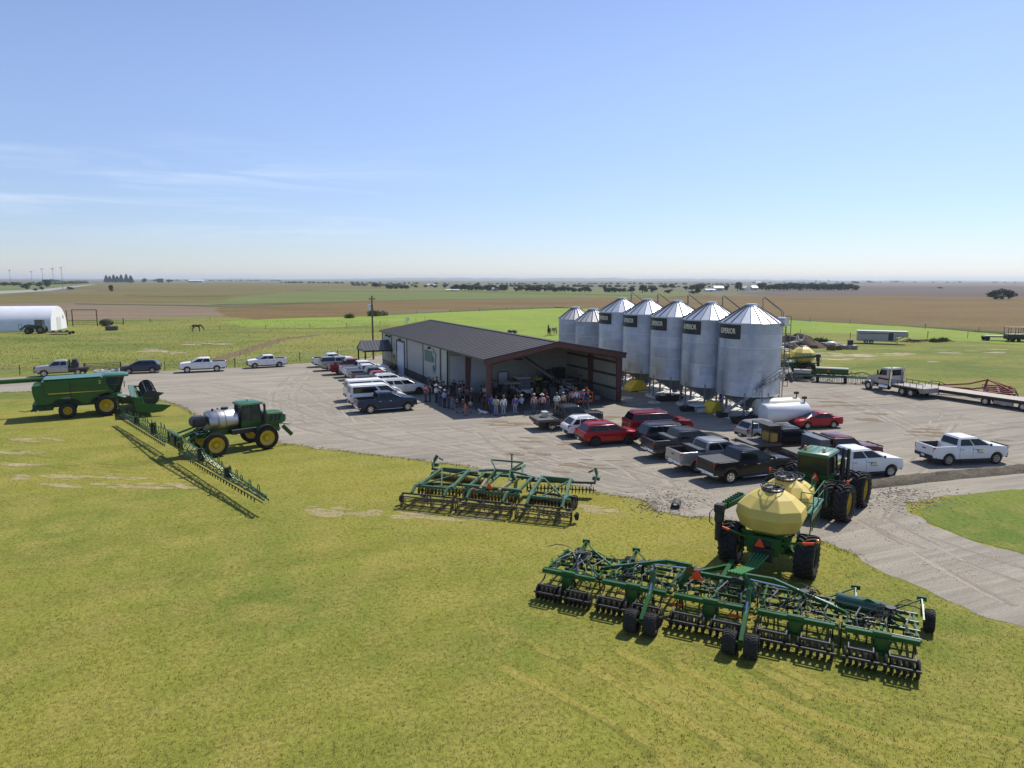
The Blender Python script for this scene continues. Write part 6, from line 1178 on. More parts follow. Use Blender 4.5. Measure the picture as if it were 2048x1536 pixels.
PEOPLE = [
 ((851,804),10,'hands_in_pockets','red','jeans','person in red shirt leftmost by the pearl suv bonnet','hair dark'),
 ((860,803),190,'arms_folded','black','dark trousers','person in black with folded arms facing the red shirted one','hair dark'),
 ((866,788),20,'hands_down','black','dark trousers','person in black shirt behind the pair by the pearl suv','cap tan'),
 ((859,786),-20,'hands_down','grey','jeans','person in grey close to the dark wainscot of the shed','cap grey'),
 ((874,787),0,'hands_in_pockets','brown','jeans','person in brown shirt under the deer emblem corner','hair dark'),
 ((873,806),IN,'hands_down','white','dark trousers','person in white shirt and wide white hat, left end of the standing line','hat white'),
 ((880,812),IN,'arms_folded','navy','jeans','person in navy shirt and white cap near the left end of the line','cap white'),
 ((889,816),40,'hands_in_pockets','light blue','dark trousers','person in pale lavender shirt and dark trousers with a red and white cap','cap white'),
 ((881,796),IN,'hands_down','grey','jeans','person in grey shirt and white cap behind the navy shirted one','cap white'),
 ((888,798),IN,'hands_down','navy','jeans','person in navy behind the lavender shirt','hair dark'),
 ((897,817),IN,'hands_down','black','jeans','person in black shirt and jeans right of the lavender shirt','cap grey'),
 ((905,819),60,'arms_folded','grey','pale jeans','person in grey shirt with bare forearms, third from the orange shirted child','cap grey'),
 ((914,826),70,'hands_down','black','jeans','person in black sleeveless top and white cap left of the child','cap white'),
 ((926,826),60,'hand_raised','maroon','jeans','person in maroon shirt and white cap beside the child in orange','cap white'),
 ((931,832),200,'mid_step','orange','khaki','child in orange shirt and khaki shorts out on the concrete','hair dark'),
 ((941,826),95,'hands_down','tan','jeans','person in cream shirt and jeans with back turned, right of the child','hair dark'),
 ((895,781),-60,'hands_down','white','dark trousers','person in white shirt before the pale ribbed wall strip','hair dark'),
 ((906,780),-60,'hands_in_pockets','bright blue','dark trousers','person in bright blue shirt and cap against the pale wall','cap black'),
 ((916,788),150,'hands_down','light blue','dark trousers','person in light blue shirt left of the middle red post','hair dark'),
 ((917,778),-60,'hands_down','black','dark trousers','person in black just behind the light blue shirt left of the middle post','hair dark'),
 ((924,776),-60,'arms_folded','black','jeans','person in black with folded arms leaning near the middle post','hair dark'),
 ((935,796),100,'hands_down','green','jeans','person in sage shirt directly right of the middle red post','hair dark'),
 ((939,778),-70,'hands_down','navy','jeans','person in navy by the inner wall, first right of the middle post','cap grey'),
 ((945,778),-70,'arms_folded','black','jeans','person in black with arms folded by the inner wall, second right of the middle post','hair dark'),
 ((952,778),-70,'hands_down','grey','jeans','person in grey by the inner wall, third right of the middle post','hair dark'),
 ((959,778),-80,'hands_in_pockets','brown','khaki','person in brown shirt and khaki trousers by the inner wall','hair dark'),
 ((965,777),-80,'hands_down','white','dark trousers','person in white shirt by the inner wall left of the front post','cap black'),
 ((969,805),95,'hands_down','white','dark trousers','person in white shirt partly hidden by the front red post','hair dark'),
 ((970,822),90,'hands_down','navy','dark trousers','person in navy touching the left side of the front red post','hair dark'),
 ((983,827),80,'hands_down','bright blue','jeans','person in blue shirt just right of the front red post','cap grey'),
 ((992,832),85,'hands_behind','tan','pale jeans','person in cream shirt with hands behind the back near the front post','hair dark'),
 ((1007,832),95,'hands_down','white','pale jeans','person all in pale clothes and cap in the front line','cap grey'),
 ((1030,829),95,'hands_down','purple','pale jeans','person in purple shirt and pale jeans in the front line','hair dark'),
 ((1043,828),120,'arms_folded','light blue','dark trousers','person in light blue shirt and dark trousers beside the purple shirt','cap white'),
 ((1068,828),95,'hands_down','pink','jeans','person in pink shirt and white cap in the front line','cap white'),
 ((1084,826),95,'hands_in_pockets','pink','dark trousers','person in pink shirt and wide white hat in the front line','hat white'),
 ((1093,824),100,'hands_down','maroon','jeans','person in dark maroon right of the wide white hat','hair dark'),
 ((1113,824),95,'hands_behind','white','khaki','person in off white shirt behind the dark flatbed cab','cap grey'),
 ((1126,821),110,'hands_down','tan','dark trousers','person in tan vest and white cap behind the dark flatbed truck','cap white'),
 ((1144,816),100,'hands_down','pink','dark trousers','person in pale pink shirt left of the orange basket','hair dark'),
 ((1153,816),100,'hands_down','white','jeans','person in white shirt second left of the orange basket','hair dark'),
 ((1167,817),170,'hands_down','bright blue','jeans','person in bright blue shirt and white cap beside the orange basket','cap white'),
 ((1175,818),20,'arms_folded','black','jeans','person in black shirt leaning by the orange basket','cap grey'),
 ((1053,783),-90,'hands_down','white','jeans','person in white shirt with dark print deep inside the bay','cap white'),
 ((1064,790),-100,'hands_in_pockets','light blue','dark trousers','person in light blue shirt centre of the bay facing the crowd','hair dark'),
 ((1073,785),-100,'arms_folded','white','dark trousers','person in white shirt and cap right of the light blue speaker','cap white'),
 ((1079,784),-100,'hands_down','black','dark trousers','person in black beside the white capped one deep in the bay','hair dark'),
 ((1104,785),200,'hands_down','white','jeans','person in white shirt before the parked white utility vehicle','hair dark'),
 ((1112,788),200,'hands_down','maroon','khaki','person in dull red shirt right of the white utility vehicle','hair dark'),
 ((1119,792),190,'hands_down','black','pale jeans','person in black shirt and pale jeans by the conveyor foot','hair dark'),
 ((1020,777),-90,'arms_folded','black','dark trousers','person in black by the white inner door','hair dark'),
 ((1034,777),-90,'hands_down','brown','dark trousers','person in brown right of the white inner door','hair dark'),
 ((1134,802),190,'hands_down','white','dark trousers','person in white shirt below the conveyor belt','hair dark'),
 ((1161,783),200,'hands_down','grey','jeans','person in grey shirt behind the orange machine','hair dark'),
]
for p in PEOPLE:
    child = 'child' in p[5]
    person(p[0], p[1] + rnd.uniform(-12,12), p[2], p[3], p[4], p[5], p[6], 'long' if p[3] in ('light blue','white','tan','pink') and not child else 'short', (.76 if child else rnd.uniform(1.03,1.12)), shorts=child)
# ---- horses
def horse(label, pxy, face, m, graze=True, size=1.3):
    t = thing('horse', label, 'horse', G(*pxy), face, 'grazing horses', size)
    J = {'mid': ((0,0,1.14),(.27,.25)), 'rump': ((-.55,0,1.22),(.27,.26)), 'tailhead': ((-.78,0,1.26),(.14,.12)), 'chest': ((.52,0,1.16),(.28,.24)), 'wither': ((.62,0,1.30),(.18,.14)), 'n1': ((.85,0,1.22 if graze else 1.55),(.15,.10)), 'n2': ((1.10,0,.85 if graze else 1.80),(.11,.08)), 'poll': ((1.28,0,.58 if graze else 1.92),(.11,.075)), 'nose': ((1.42,0,.22 if graze else 1.62),(.07,.055))}
    E = [('mid','rump'),('rump','tailhead'),('mid','chest'),('chest','wither'),('wither','n1'),('n1','n2'),('n2','poll'),('poll','nose')]
    for s, q in ((1,'l'),(-1,'r')):
        J['e'+q] = (V(J['poll'][0])+V((-.06,s*.06,.10)), .022); E.append(('poll','e'+q))
        J['sf'+q] = ((.52,s*.15,.95),.12); J['kf'+q] = ((.55,s*.15,.52),.062); J['pf'+q] = ((.53,s*.15,.12),.04); J['hf'+q] = ((.57,s*.15,.04),.06)
        J['sh'+q] = ((-.52,s*.16,.92),.16); J['st'+q] = ((-.40,s*.16,.78),.11); J['hk'+q] = ((-.72,s*.15,.50),.062); J['ph'+q] = ((-.66,s*.15,.12),.042); J['hh'+q] = ((-.62,s*.15,.04),.06)
        E += [('chest','sf'+q),('sf'+q,'kf'+q),('kf'+q,'pf'+q),('pf'+q,'hf'+q),('rump','sh'+q),('sh'+q,'st'+q),('st'+q,'hk'+q),('hk'+q,'ph'+q),('ph'+q,'hh'+q)]
    place('body', skin_mesh('body', {k: (V(a), b) for k, (a, b) in J.items()}, E), m, t)
    HB = mat('horse_hair', (.02,.015,.012), .8); b = B(); b.path([(-.86,0,1.26),(-.98,0,1.05),(-.95,0,.55)], .055, 7); b.o('tail', HB, t)
    b = B(); n1, n2, po = (V(J[k][0]) for k in ('n1','n2','poll')); b.path([V((.66,0,1.42)), n1+V((.06,0,.13)), n2+V((.09,0,.08)), po+V((.06,0,.06))], .045, 6); b.o('mane', HB, t)
CHEST = mat('chestnut_coat', (.11,.05,.025), .7, var=.2); DARKH = mat('dark_bay_coat', (.03,.018,.013), .7, var=.2); PALO = mat('cream_coat', (.45,.33,.20), .7, var=.15)
horse('chestnut horse grazing alone in the left pasture', (393,664), 10, CHEST)
horse('dark horse beyond the shed roof ridge', (1025,676), -140, DARKH)
horse('dark horse standing left of the pale one in the bright meadow', (1098,671), -100, DARKH, False)
horse('cream horse grazing by the small bins', (1108,670), -70, PALO)
# ---------------------------------------------------------------- yard things, right side
def bx(name, m, parent, *a, **k): b = B(); b.box(*a); return b.o(name, m, parent, **k)
TANKW = mat('tank_white', (.70,.70,.70), .35, var=.05, dirt=.14); TANKC = mat('tank_cream', (.68,.66,.52), .4, var=.05, dirt=.12)
def white_tank(label, c, deg, r, L_, m, fit=True):
    t = thing('storage_tank', label, 'tank', c, deg, 'white tanks by the bins'); b = B(); z = r+.32
    b.lathe([(.001,-L_/2-.10),(r*.6,-L_/2-.07),(r*.93,-L_/2),(r,-L_/2+.1),(r,L_/2-.1),(r*.93,L_/2),(r*.6,L_/2+.07),(.001,L_/2+.10)], 32, 'x', (0,0,z)); b.o('tank_body', m, t)
    for x in (-L_*.32, L_*.32): b = B(); b.prism([(-r*.8,0),(r*.8,0),(r*.8,.25),(r*.55,z-r*.8),(-r*.55,z-r*.8),(-r*.8,.25)], x-.08, x+.08, 'yz'); b.o('cradle', BLACK, t)
    if fit:
        b = B(); x = L_/2-.15; b.tube((x,0,z+r-.05),(x,0,z+r+.55), .05, 8); b.box(x-.25,x+.15,-.12,.12,z+r+.3,z+r+.5); b.tube((x+.22,.3,z+r-.4),(x+.22,.3,z+r+.45),.04,8); b.o('fill_valve', BLACK, t)
white_tank('front white fuel tank lying beside the red sedan', G(1567,851), 14, .86, 4.3, TANKW); white_tank('middle cream topped tank behind the front white one', G(1553,838), 14, .84, 4.3, TANKC); white_tank('white tank end peeking out left beside the conveyor foot', G(1535,836), 14, .80, 2.2, TANKW, False)
# inclined belt conveyor in front of the last bin
CVS = mat('conveyor_steel', (.42,.42,.41), .5, .1, var=.12, dirt=.1)
p0 = G(1446,834); p1 = V((p0.x+4.9, p0.y-2.3, 4.6)); cvt = thing('belt_conveyor', 'long inclined grey conveyor rising in front of the end grain bin', 'conveyor', p0, 0); q = V((p1.x-p0.x, p1.y-p0.y, p1.z)); z0 = V((0,0,.35)); sdv = V((-q.y,q.x,0)).normalized()
b = B(); b.beam(z0, q, .42, .26); b.o('belt_tube', CVS, cvt); b = B()
for i in range(13): f = .12+.07*i; p = z0.lerp(q, f); b.beam(p+sdv*-.26, p+sdv*-.26+V((0,0,.42)), .05); 
b.path([z0.lerp(q,.1)+sdv*-.26+V((0,0,.42)), q+sdv*-.26+V((0,0,.42))], .035); b.path([z0.lerp(q,.1)+V((0,0,.55)), q+V((0,0,.75)), q+V((.4,.1,.2))], .03); b.o('truss_rail', GREYS, cvt)
b = B(); b.box(-.55,.35,-.45,.45,.05,.5); b.o('hopper', BLACK, cvt, bevel=.04); b = B(); m_ = z0.lerp(q,.62); b.beam(m_, (m_.x-.3,m_.y-1.1,.35), .09); b.beam(m_, (m_.x-.3,m_.y+1.1,.35), .09); b.beam((m_.x-.3,m_.y-1.1,.35),(m_.x-.3,m_.y+1.1,.35), .08); b.beam((m_.x-.3,m_.y,.4),z0.lerp(q,.2), .07); b.o('undercarriage', GREYS, cvt)
for s in (-1,1): big_wheel(cvt, m_.x-.3, m_.y+s*1.2, .34, .2, .18, 14, rim=GREYS, out=s, lh=.015)
b = B(); b.tube(q+V((0,0,-.1)), q+V((.55,.15,-.9)), .22, 12, .18); b.o('spout', BLACK, cvt)
# ladder tower at the end bin, with a long tube auger behind
lt = thing('bin_ladder', 'tall caged steel ladder standing at the right of the end grain bin', 'ladder', B5+V((3.55,.9,0)), 10); b = B()
for y in (-.25,.25): b.tube((0,y,0),(0,y,9.5), .04, 6)
for i in range(30): b.tube((0,-.25,.3+.31*i),(0,.25,.3+.31*i), .022, 5)
b.o('rails', GREYS, lt); b = B()
for i in range(9): z = 2.6+.85*i; b.path([(0,-.25,z),(.45,-.38,z),(.7,0,z),(.45,.38,z),(0,.25,z)], .025, 5)
for y, x in ((-.36,.45),(.36,.45),(0,.7)): b.tube((x,y,2.6),(x,y,9.4), .022, 5)
b.box(-.5,.7,-.5,.5,6.2,6.25); b.o('cage', GREYS, lt)
au = thing('grain_auger', 'long dark tube auger behind the ladder with a white frame at its tip', 'auger', G(1572,742), 0); b = B(); a_, e_ = V((-2.5,0,3.4)), V((4.6,6.5,3.75)); b.tube(a_, e_, .2, 12); b.o('tube', GREYS, au)
b = B(); b.beam((0,2.2,0),(0,2.2,3.5), .1); b.beam((1.6,3.4,0),(.4,2.7,3.4), .1); b.beam((-1.2,1.5,0),(.0,2.2,3.3), .1); b.beam((-1.2,1.5,.1),(1.6,3.4,.1), .08); b.o('legs', GREYS, au)
b = B(); b.path([e_+V((-1.2,-.9,0)), e_+V((-1.0,-.8,1.3)), e_+V((-.7,-.7,.3)), e_+V((-.2,-.4,.1)), e_+V((.2,-.2,.3)), e_+V((.5,0,1.35))], .07, 6); b.o('tip_frame', WHITED if False else mat('white_tube', (.70,.70,.68), .4), au)
# below the bins: yellow hoods, troughs, boxes
def hood(label, c, deg, s): t = thing('seed_hopper_cover', label, 'hopper', c, deg, 'yellow covers under the bins', s); b = B(); b.prism([(-.95,0),(.95,0),(.95,.35),(.35,1.15),(-.35,1.15),(-.95,.35)], -.8,.8); b.o('cover', mat('cover_yellow', (.80,.55,.02), .45, var=.06), t, bevel=.04); bx('skid', BLACK, t, -1.0,1.0,-.85,-.75,0,.1); bx('skid', BLACK, t, -1.0,1.0,.75,.85,0,.1)
hood('yellow hopper cover by the right post of the shed', G(1272,781), 20, 1.15); hood('yellow hopper cover under the second bin from the conveyor', G(1427,824), 25, .95)
t = thing('work_table', 'white topped low table under the bins beside a yellow cover', 'table', G(1402,822), 20); bx('top', mat('pale_top', (.62,.62,.60), .6), t, -1.1,1.1,-.7,.7,.55,.62); [bx('leg', GREYS, t, x-.04,x+.04,y-.04,y+.04,0,.55) for x in (-1,1) for y in (-.6,.6)]; bx('crate', WHITED, t, -.8,.5,-.66,-.1,.0,.4)
for lb, c, s in (('black feed trough on the gravel left of the fourth bin', G(1338,802), 1.0), ('black trough with fittings left of the white tanks', G(1498,846), 1.15), ('dark hose trough under the third bin', G(1382,822), .8)):
    t = thing('feed_trough', lb, 'trough', c, 12, None, s); b = B(); b.loft([[V((x,y,z)) for x, y in ((-1.5*k,-.4*k),(1.5*k,-.4*k),(1.5*k,.4*k),(-1.5*k,.4*k))] for z, k in ((0,.85),(.5,1),(.5,.93),(.12,.8))]); b.o('trough', BLACK, t); b = B(); r_ = random.Random(int(c.x*10))
    for i in range(7): x = r_.uniform(-1.3,1.3); b.box(x-.15,x+.15,-.25,.25,.15,.35+.4*r_.random())
    b.o('fittings', PLASTIC, t, bevel=.02)
for lb, c in (('white round lid on the ground by the right post of the shed', G(1255,796)), ('small white round lid on the gravel left of the third bin', G(1309,805))):
    t = thing('manhole_lid', lb, 'lid', c, 0, 'round lids on the gravel'); b = B(); b.lathe([(.001,.10),(.6,.09),(.68,.05),(.7,0)], 24, 'z'); b.o('lid', CONC, t); b = B(); b.tube((-.1,0,.1),(.1,0,.1),.03); b.o('handle', BLACK, t)
person((1362,794), 200, 'hands_down', 'bright blue', 'jeans', 'person in blue shirt standing among the bin legs, left one', 'cap grey'); person((1441,815), 200, 'hands_down', 'bright blue', 'dark trousers', 'person in blue shirt beside the end bin leg near the conveyor', 'hair dark')
# second cart and box drill at the right
c2 = dup(ac, G(1606,753), 176, 'bright yellow air seeder cart standing beyond the bins at the right', scale=1.12)
bd = thing('box_drill', 'low green grain drill with yellow wheel hubs beyond the gravel, left of the grey truck', 'seed drill', G(1662,764), 68); BDW = 5.9
b = B()
for x in (-.9,-.1,.7): b.beam((x,-BDW,.75),(x,BDW,.75), .12)
for i in range(9): y = -BDW+i*BDW/4; b.beam((-.9,y,.82),(.9,y,.82), .1)
for s in (-1,1): b.beam((.6,s*1.2,.9),(-.3,s*3.6,1.45), .1); b.beam((-.3,s*3.6,1.45),(-.6,s*5.2,.9), .1)
b.beam((.7,-.4,.8),(3.2,0,.6), .12); b.beam((.7,.4,.8),(3.2,0,.6), .12); b.o('frame', GREEND, bd)
b = B(); b.prism([(-.4,1.0),(.3,1.0),(.5,1.75),(-.6,1.75)], -1.9,1.9); sb = b.o('seed_box', GREEN, bd, bevel=.03); b = B(); b.prism([(-.62,1.75),(.52,1.75),(.4,1.86),(-.5,1.86)], -1.9,1.9); b.o('box_lid', MATS['dull_white_rim'], sb); bx('grey_box', mat('grey_box', (.36,.38,.38), .5), bd, -.5,.4,2.4,4.5,.95,1.45, bevel=.04); triangle(bd, (-.66,.4,1.5), .35)
cu = B(); cu.lathe([(.03,-.012),(.26,-.006),(.26,.006),(.03,.012)], 14, c=(0,0,.27)); cu.beam((.02,0,.27),(.28,.03,.80), .05); cu.beam((-.05,.03,.25),(-.35,.03,.30), .04); CUM = cu.mesh('opener')
for i in range(44): place('opener', CUM, DISC, bd, ((-.55 if i%2 else .25), -BDW+.15+i*.268, 0))
for y in (-5.3,-1.6,1.6,5.3): big_wheel(bd, -.75, y, .42, .34, .2, 18, out=-1, lh=.02); b = B(); b.beam((-.75,y,.42),(-.2,y,.85), .1); b.o('wheel_arm', GREEND, bd)
b = B(); r_ = random.Random(3)
for i in range(26): y = r_.uniform(-BDW,BDW); p = V((r_.uniform(-.8,.6),y,.8)); b.path([p, p+V((.1,.1,.45+r_.random()*.3)), p+V((.25,.5,.1))], .03, 5)
b.o('seed_hoses', HOSEG, bd)
# grey flatbed truck
TRG = mat('truck_silver', (.46,.45,.42), .4, .2, var=.06, dirt=.12, coat=.3); st_ = thing('flatbed_truck', 'silver day cab truck with railed flat deck on the gravel at the right', 'truck', G(1783,784), 108, None, .93)
b = B(); b.box(-4.4,3.6,-.45,.45,.72,1.0); b.box(3.5,3.75,-1.1,1.1,.5,.85); b.o('chassis', BLACK, st_)
b = B(); b.loft([[V((1.1,-1.0,1.0)),V((1.1,1.0,1.0)),V((1.1,1.0,2.2)),V((1.1,-1.0,2.2))],[V((1.9,-.85,1.0)),V((1.9,.85,1.0)),V((1.9,.8,2.0)),V((1.9,-.8,2.0))],[V((3.45,-.62,.9)),V((3.45,.62,.9)),V((3.35,.55,1.68)),V((3.35,-.55,1.68))]]); b.o('hood', TRG, st_, bevel=.08, seg=2)
b = B(); b.prism([(-.55,1.0),(1.2,1.0),(1.25,2.05),(.85,3.0),(-.55,3.05)], -1.1,1.1); cb = b.o('cab', TRG, st_, bevel=.09, seg=2)
for s in (-1,1): b = B(); b.prism([(-.1,2.15),(1.08,2.1),(.78,2.8),(-.1,2.82)], s*1.105-.012,s*1.105+.012); b.o('side_window', GLASS, cb); b = B(); b.box(-.5,1.15,s*1.11-.008,s*1.11+.008,1.55,1.78); b.o('stripe', P_MAROON, cb); b = B(); b.tube((-.72,s*1.02,.9),(-.72,s*1.02,2.6),.14,12); b.tube((-.72,s*1.02,2.6),(-.72,s*1.02,3.25),.08,10); b.o('exhaust_stack', CHROME, st_); b = B(); b.tube((-.5,s*.95,.72),(.9,s*.95,.72),.32,16); b.o('fuel_tank', CHROME, st_); b = B(); b.box(1.0,1.08,s*1.35-.1,s*1.35+.1,2.1,2.7); b.beam((1.04,s*1.1,2.3),(1.04,s*1.35,2.3),.03); b.o('mirror', BLACK, st_); b = B(); arc = [(2.65+.72*math.cos(R(a)), .52+.72*math.sin(R(a))) for a in range(0,181,18)]; b.prism(arc+[(2.65-.62*math.cos(R(a)), .52+.62*math.sin(R(a))) for a in range(0,181,18)], s*1.0-.2,s*1.0+.2); b.o('fender', TRG, st_)
b = B(); pane(b, [V((1.27,-.95,2.1)),V((1.27,.95,2.1)),V((.87,.85,2.95)),V((.87,-.85,2.95))], .04,.96,.05,.92); b.o('windscreen', GLASS, cb); b = B(); pane(b, [V((-.56,.7,2.15)),V((-.56,-.7,2.15)),V((-.56,-.7,2.85)),V((-.56,.7,2.85))],0,1,0,1); b.o('rear_window', GLASS, cb)
b = B(); b.box(-5.6,-.9,-1.2,1.2,1.10,1.25); b.prism([(-5.6,1.1),(-5.6,.7),(-5.2,.62),(-4.9,1.1)], -1.2,1.2); dkk = b.o('flat_deck', mat('deck_grey', (.30,.28,.25), .7, var=.2), st_); b = B()
for s in (-1,1):
    b.tube((-5.5,s*1.17,1.75),(-.95,s*1.17,1.75),.04); [b.tube((-5.5+.9*i,s*1.17,1.25),(-5.5+.9*i,s*1.17,1.75),.035) for i in range(6)]
b.o('deck_rail', BLACK, dkk)
for x in (2.65,-2.6,-3.85):
    for s in (-1,1): add_wheel(st_, x, s*1.0, .52, .30 if x > 0 else .5, .30, 'steel', ALLOY)
b = B(); b.lathe([(.001,-.1),(.2,-.1),(.2,.1),(.001,.1)],12,'x',(3.76,-.75,1.0)) if False else b.box(3.40,3.47,-.5,.5,.95,1.6); b.o('grille', CHROME, st_)
# low flatbed trailer
fb = thing('flatbed_trailer', 'long low flatbed trailer with pale wooden deck behind the silver truck', 'trailer', G(1962,806), 117); b = B(); b.box(-8,7.6,-1.25,1.25,.95,1.02); b.o('deck', mat('weathered_planks', (.42,.37,.31), .85, var=.2, vs=4), fb); b = B(); b.box(-8,7.6,-1.28,-1.2,.72,1.0); b.box(-8,7.6,1.2,1.28,.72,1.0); b.box(-8,7.6,-.5,-.35,.55,.95); b.box(-8,7.6,.35,.5,.55,.95)
for i in range(18): b.box(-7.9+i*.9,-7.82+i*.9,-1.2,1.2,.78,.94)
b.o('frame', BLACK, fb); bx('toolbox', mat('box_steel', (.35,.34,.32), .5), fb, -3.7,-1.9,1.0,1.24,.35,.68); bx('toolbox', MATS['box_steel'], fb, -3.7,-1.9,-1.24,-1.0,.35,.68)
for x in (-1.0,-4.6):
    for s in (-1,1): add_wheel(fb, x, s*.98, .42, .45, .25, 'steel', ALLOY)
for s in (-1,1): b = B(); b.tube((7.2,s*.6,.05),(7.2,s*.6,.9),.06); b.o('landing_leg', BLACK, fb)
# red chisel plough
REDP = mat('implement_red', (.30,.035,.018), .5, var=.15, dirt=.12, coat=.2); rp = thing('red_plough', 'red pull type chisel plough with A frame hitch on the grass beyond the trailer', 'plough', G(2012,797), 148, None, 1.3); b = B()
b.beam((6.0,0,.55),(2.6,-.15,.6), .16,.2); b.beam((2.7,0,1.05),(4.9,0,.75), .12); b.beam((2.6,-.2,.6),(1.6,-1.6,.6), .14); b.beam((2.6,.2,.6),(1.6,1.6,.6), .14)
for x in (1.6,.6,-.4): b.beam((x,-2.6,.65),(x,2.6,.65), .14)
for y in (-2.5,-1.2,0,1.2,2.5): b.beam((1.7,y,.72),(-.5,y,.72), .12)
b.beam((1.6,-.5,.7),(1.4,0,1.55), .12); b.beam((1.6,.5,.7),(1.4,0,1.55), .12); b.beam((1.4,0,1.5),(2.7,0,1.05), .12); b.beam((1.4,0,1.5),(-.4,-1.2,.75), .1); b.beam((1.4,0,1.5),(-.4,1.2,.75), .1); b.o('frame', REDP, rp, bevel=.01)
b = B(); b.path([(0,0,.6),(.1,0,.75),(-.25,0,.7),(-.35,0,.4),(-.15,0,.05)], .035, 6); SKM = b.mesh('shank')
for i in range(15): place('shank', SKM, RUST, rp, ((1.6,.6,-.4)[i%3], -2.45+.35*i, 0))
for y in (-1.9,1.9,-.7,.7): big_wheel(rp, .1, y, .38, .25, .19, 16, rim=REDP, out=1, lh=.02)
b = B(); b.path([(5.9,.1,.6),(5.5,.1,1.1),(4.8,.05,1.05),(4.4,.05,.8)], .03); b.tube((4.9,.3,0),(4.9,.3,1.0),.05); b.o('hose_stand', BLACK, rp)
# horse trailer
ht = thing('livestock_trailer', 'grey gooseneck livestock trailer parked on the back grass', 'trailer', G(1758,687), -22); HTB = mat('dull_aluminium', (.36,.36,.36), .5, .4, var=.1, dirt=.15)
b = B(); b.box(-4.2,3.0,-1.1,1.1,.5,2.55); b.prism([(3.0,1.5),(5.0,1.5),(5.1,2.0),(4.9,2.55),(3.0,2.55)], -1.1,1.1); b.o('body', HTB, ht, bevel=.06); bx('roof', mat('white_roof_sheet', (.72,.72,.70), .4), ht, -4.25,5.0,-1.13,1.13,2.55,2.63, bevel=.02)
for s in (-1,1): bx('air_slot', BLACK, ht, -3.9,1.4,s*1.105-.01,s*1.105+.01,2.02,2.16); bx('door', BLACK, ht, 1.5,2.4,s*1.105-.012,s*1.105+.012,.7,2.3); bx('mudguard', HTB, ht, -3.2,-.9,s*1.2-.1,s*1.2+.1,.78,.84)
for x in (-2.5,-1.5):
    for s in (-1,1): add_wheel(ht, x, s*1.12, .37, .22, .22, 'steel', ALLOY)
bx('nose_stripe', P_MAROON, ht, 3.005,3.03,-1.0,1.0,.7,1.5); b = B(); b.beam((3.0,0,.8),(4.6,0,1.5), .14); b.beam((4.6,0,1.55),(5.9,0,.95), .1); b.tube((5.9,0,.95),(6.1,0,.3),.06); b.tube((3.2,-.9,0),(3.2,-.9,1.5),.05); b.tube((3.2,.9,0),(3.2,.9,1.5),.05); b.o('gooseneck', GREYS, ht)
# dirt heap and clutter
hn = random.Random(11)
def heap(name, label, cat, c, rx, ry, h, m, seed, deg=0, n=40, struct=False):
    b = B(); rings = []
    for j in range(9):
        f = j/8; ring = []
        for k in range(n):
            a = 2*math.pi*k/n; q = (1-f); nz_ = noise.fractal(V((2.2*math.cos(a)*q+seed, 2.2*math.sin(a)*q, seed)), .9, 2.1, 5); x, y = rx*q*math.cos(a)*(1+.18*nz_), ry*q*math.sin(a)*(1+.18*nz_); z = h*(1-q*q)**1.0*(1+.5*nz_)-(.05 if j == 0 else 0); ring.append(V((x,y,max(z,-.05))))
        rings.append(ring)
    b.loft(rings); o = b.o(name, m, None, smooth=20, loc=c, rot=(0,0,R(deg)))
    if struct: o['kind'] = 'structure'
    else: tag(o, label, cat)
    return o
SOIL = gmat('heap_soil', [(.115,.085,.065),(.15,.115,.09),(.085,.065,.05)], .5, 2., 7., .35, bump=1, bdist=.15)
heap('dirt_heap', 'dark brown heap of soil behind the bins at the right', 'dirt heap', G(1594,694), 5.2, 3.2, 2.3, SOIL, 3, -15)
heap('dirt_heap', 'lower soil heap at the left foot of the big dirt heap', 'dirt heap', G(1568,697), 3.4, 2.4, 1.2, SOIL, 8, 10)
LEAF = None
def leaf_mat(name, c, c2):
    m = mat(name, c, .8, var=.3, vs=.8); n = m.node_tree; p = n.nodes['Principled BSDF']; g = N(n, 'ShaderNodeNewGeometry'); x = N(n, 'ShaderNodeMix', data_type='RGBA'); x.inputs[6].default_value = (*c,1); x.inputs[7].default_value = (*c2,1); n.links.new(g.outputs['Random Per Island'], x.inputs[0]); n.links.new(x.outputs[2], p.inputs['Base Color']); p.inputs['Specular IOR Level'].default_value = .1
    return m
WEED = leaf_mat('weed_leaves', (.055,.075,.028), (.14,.13,.05)); DRYWEED = leaf_mat('dry_weeds', (.17,.11,.05), (.24,.17,.08)); CROWNS = [leaf_mat('tree_leaves_%s' % k, a, c) for k, a, c in (('dark', (.020,.040,.020), (.055,.080,.035)), ('mid', (.030,.055,.024), (.075,.10,.040)), ('conifer', (.012,.026,.018), (.035,.055,.032)))]
def tuft_mesh(name, n, h, r, seed, wid=.05):
    r_ = random.Random(seed); b = B()
    for _ in range(n):
        a = r_.uniform(0,6.28); q = r*math.sqrt(r_.random()); x, y = q*math.cos(a), q*math.sin(a); l = h*r_.uniform(.5,1.1)*(1-.4*q/r); d = V((r_.gauss(0,.35), r_.gauss(0,.35), 1)).normalized(); s = V((math.cos(a+1.5), math.sin(a+1.5), 0))*wid*r_.uniform(.6,1.4); p = V((x,y,0)); m_ = p+d*l*.55; b.add([p-s*.5,p+s*.5,m_+s,p+d*l,m_-s],[(0,1,2,3,4)])
    me = bpy.data.meshes.new(name); me.from_pydata(b.v,[],b.f); return me
WEEDM = [tuft_mesh('weed_clump', 150, 1.5, 1.1, i, .09) for i in range(3)]
wi = 0
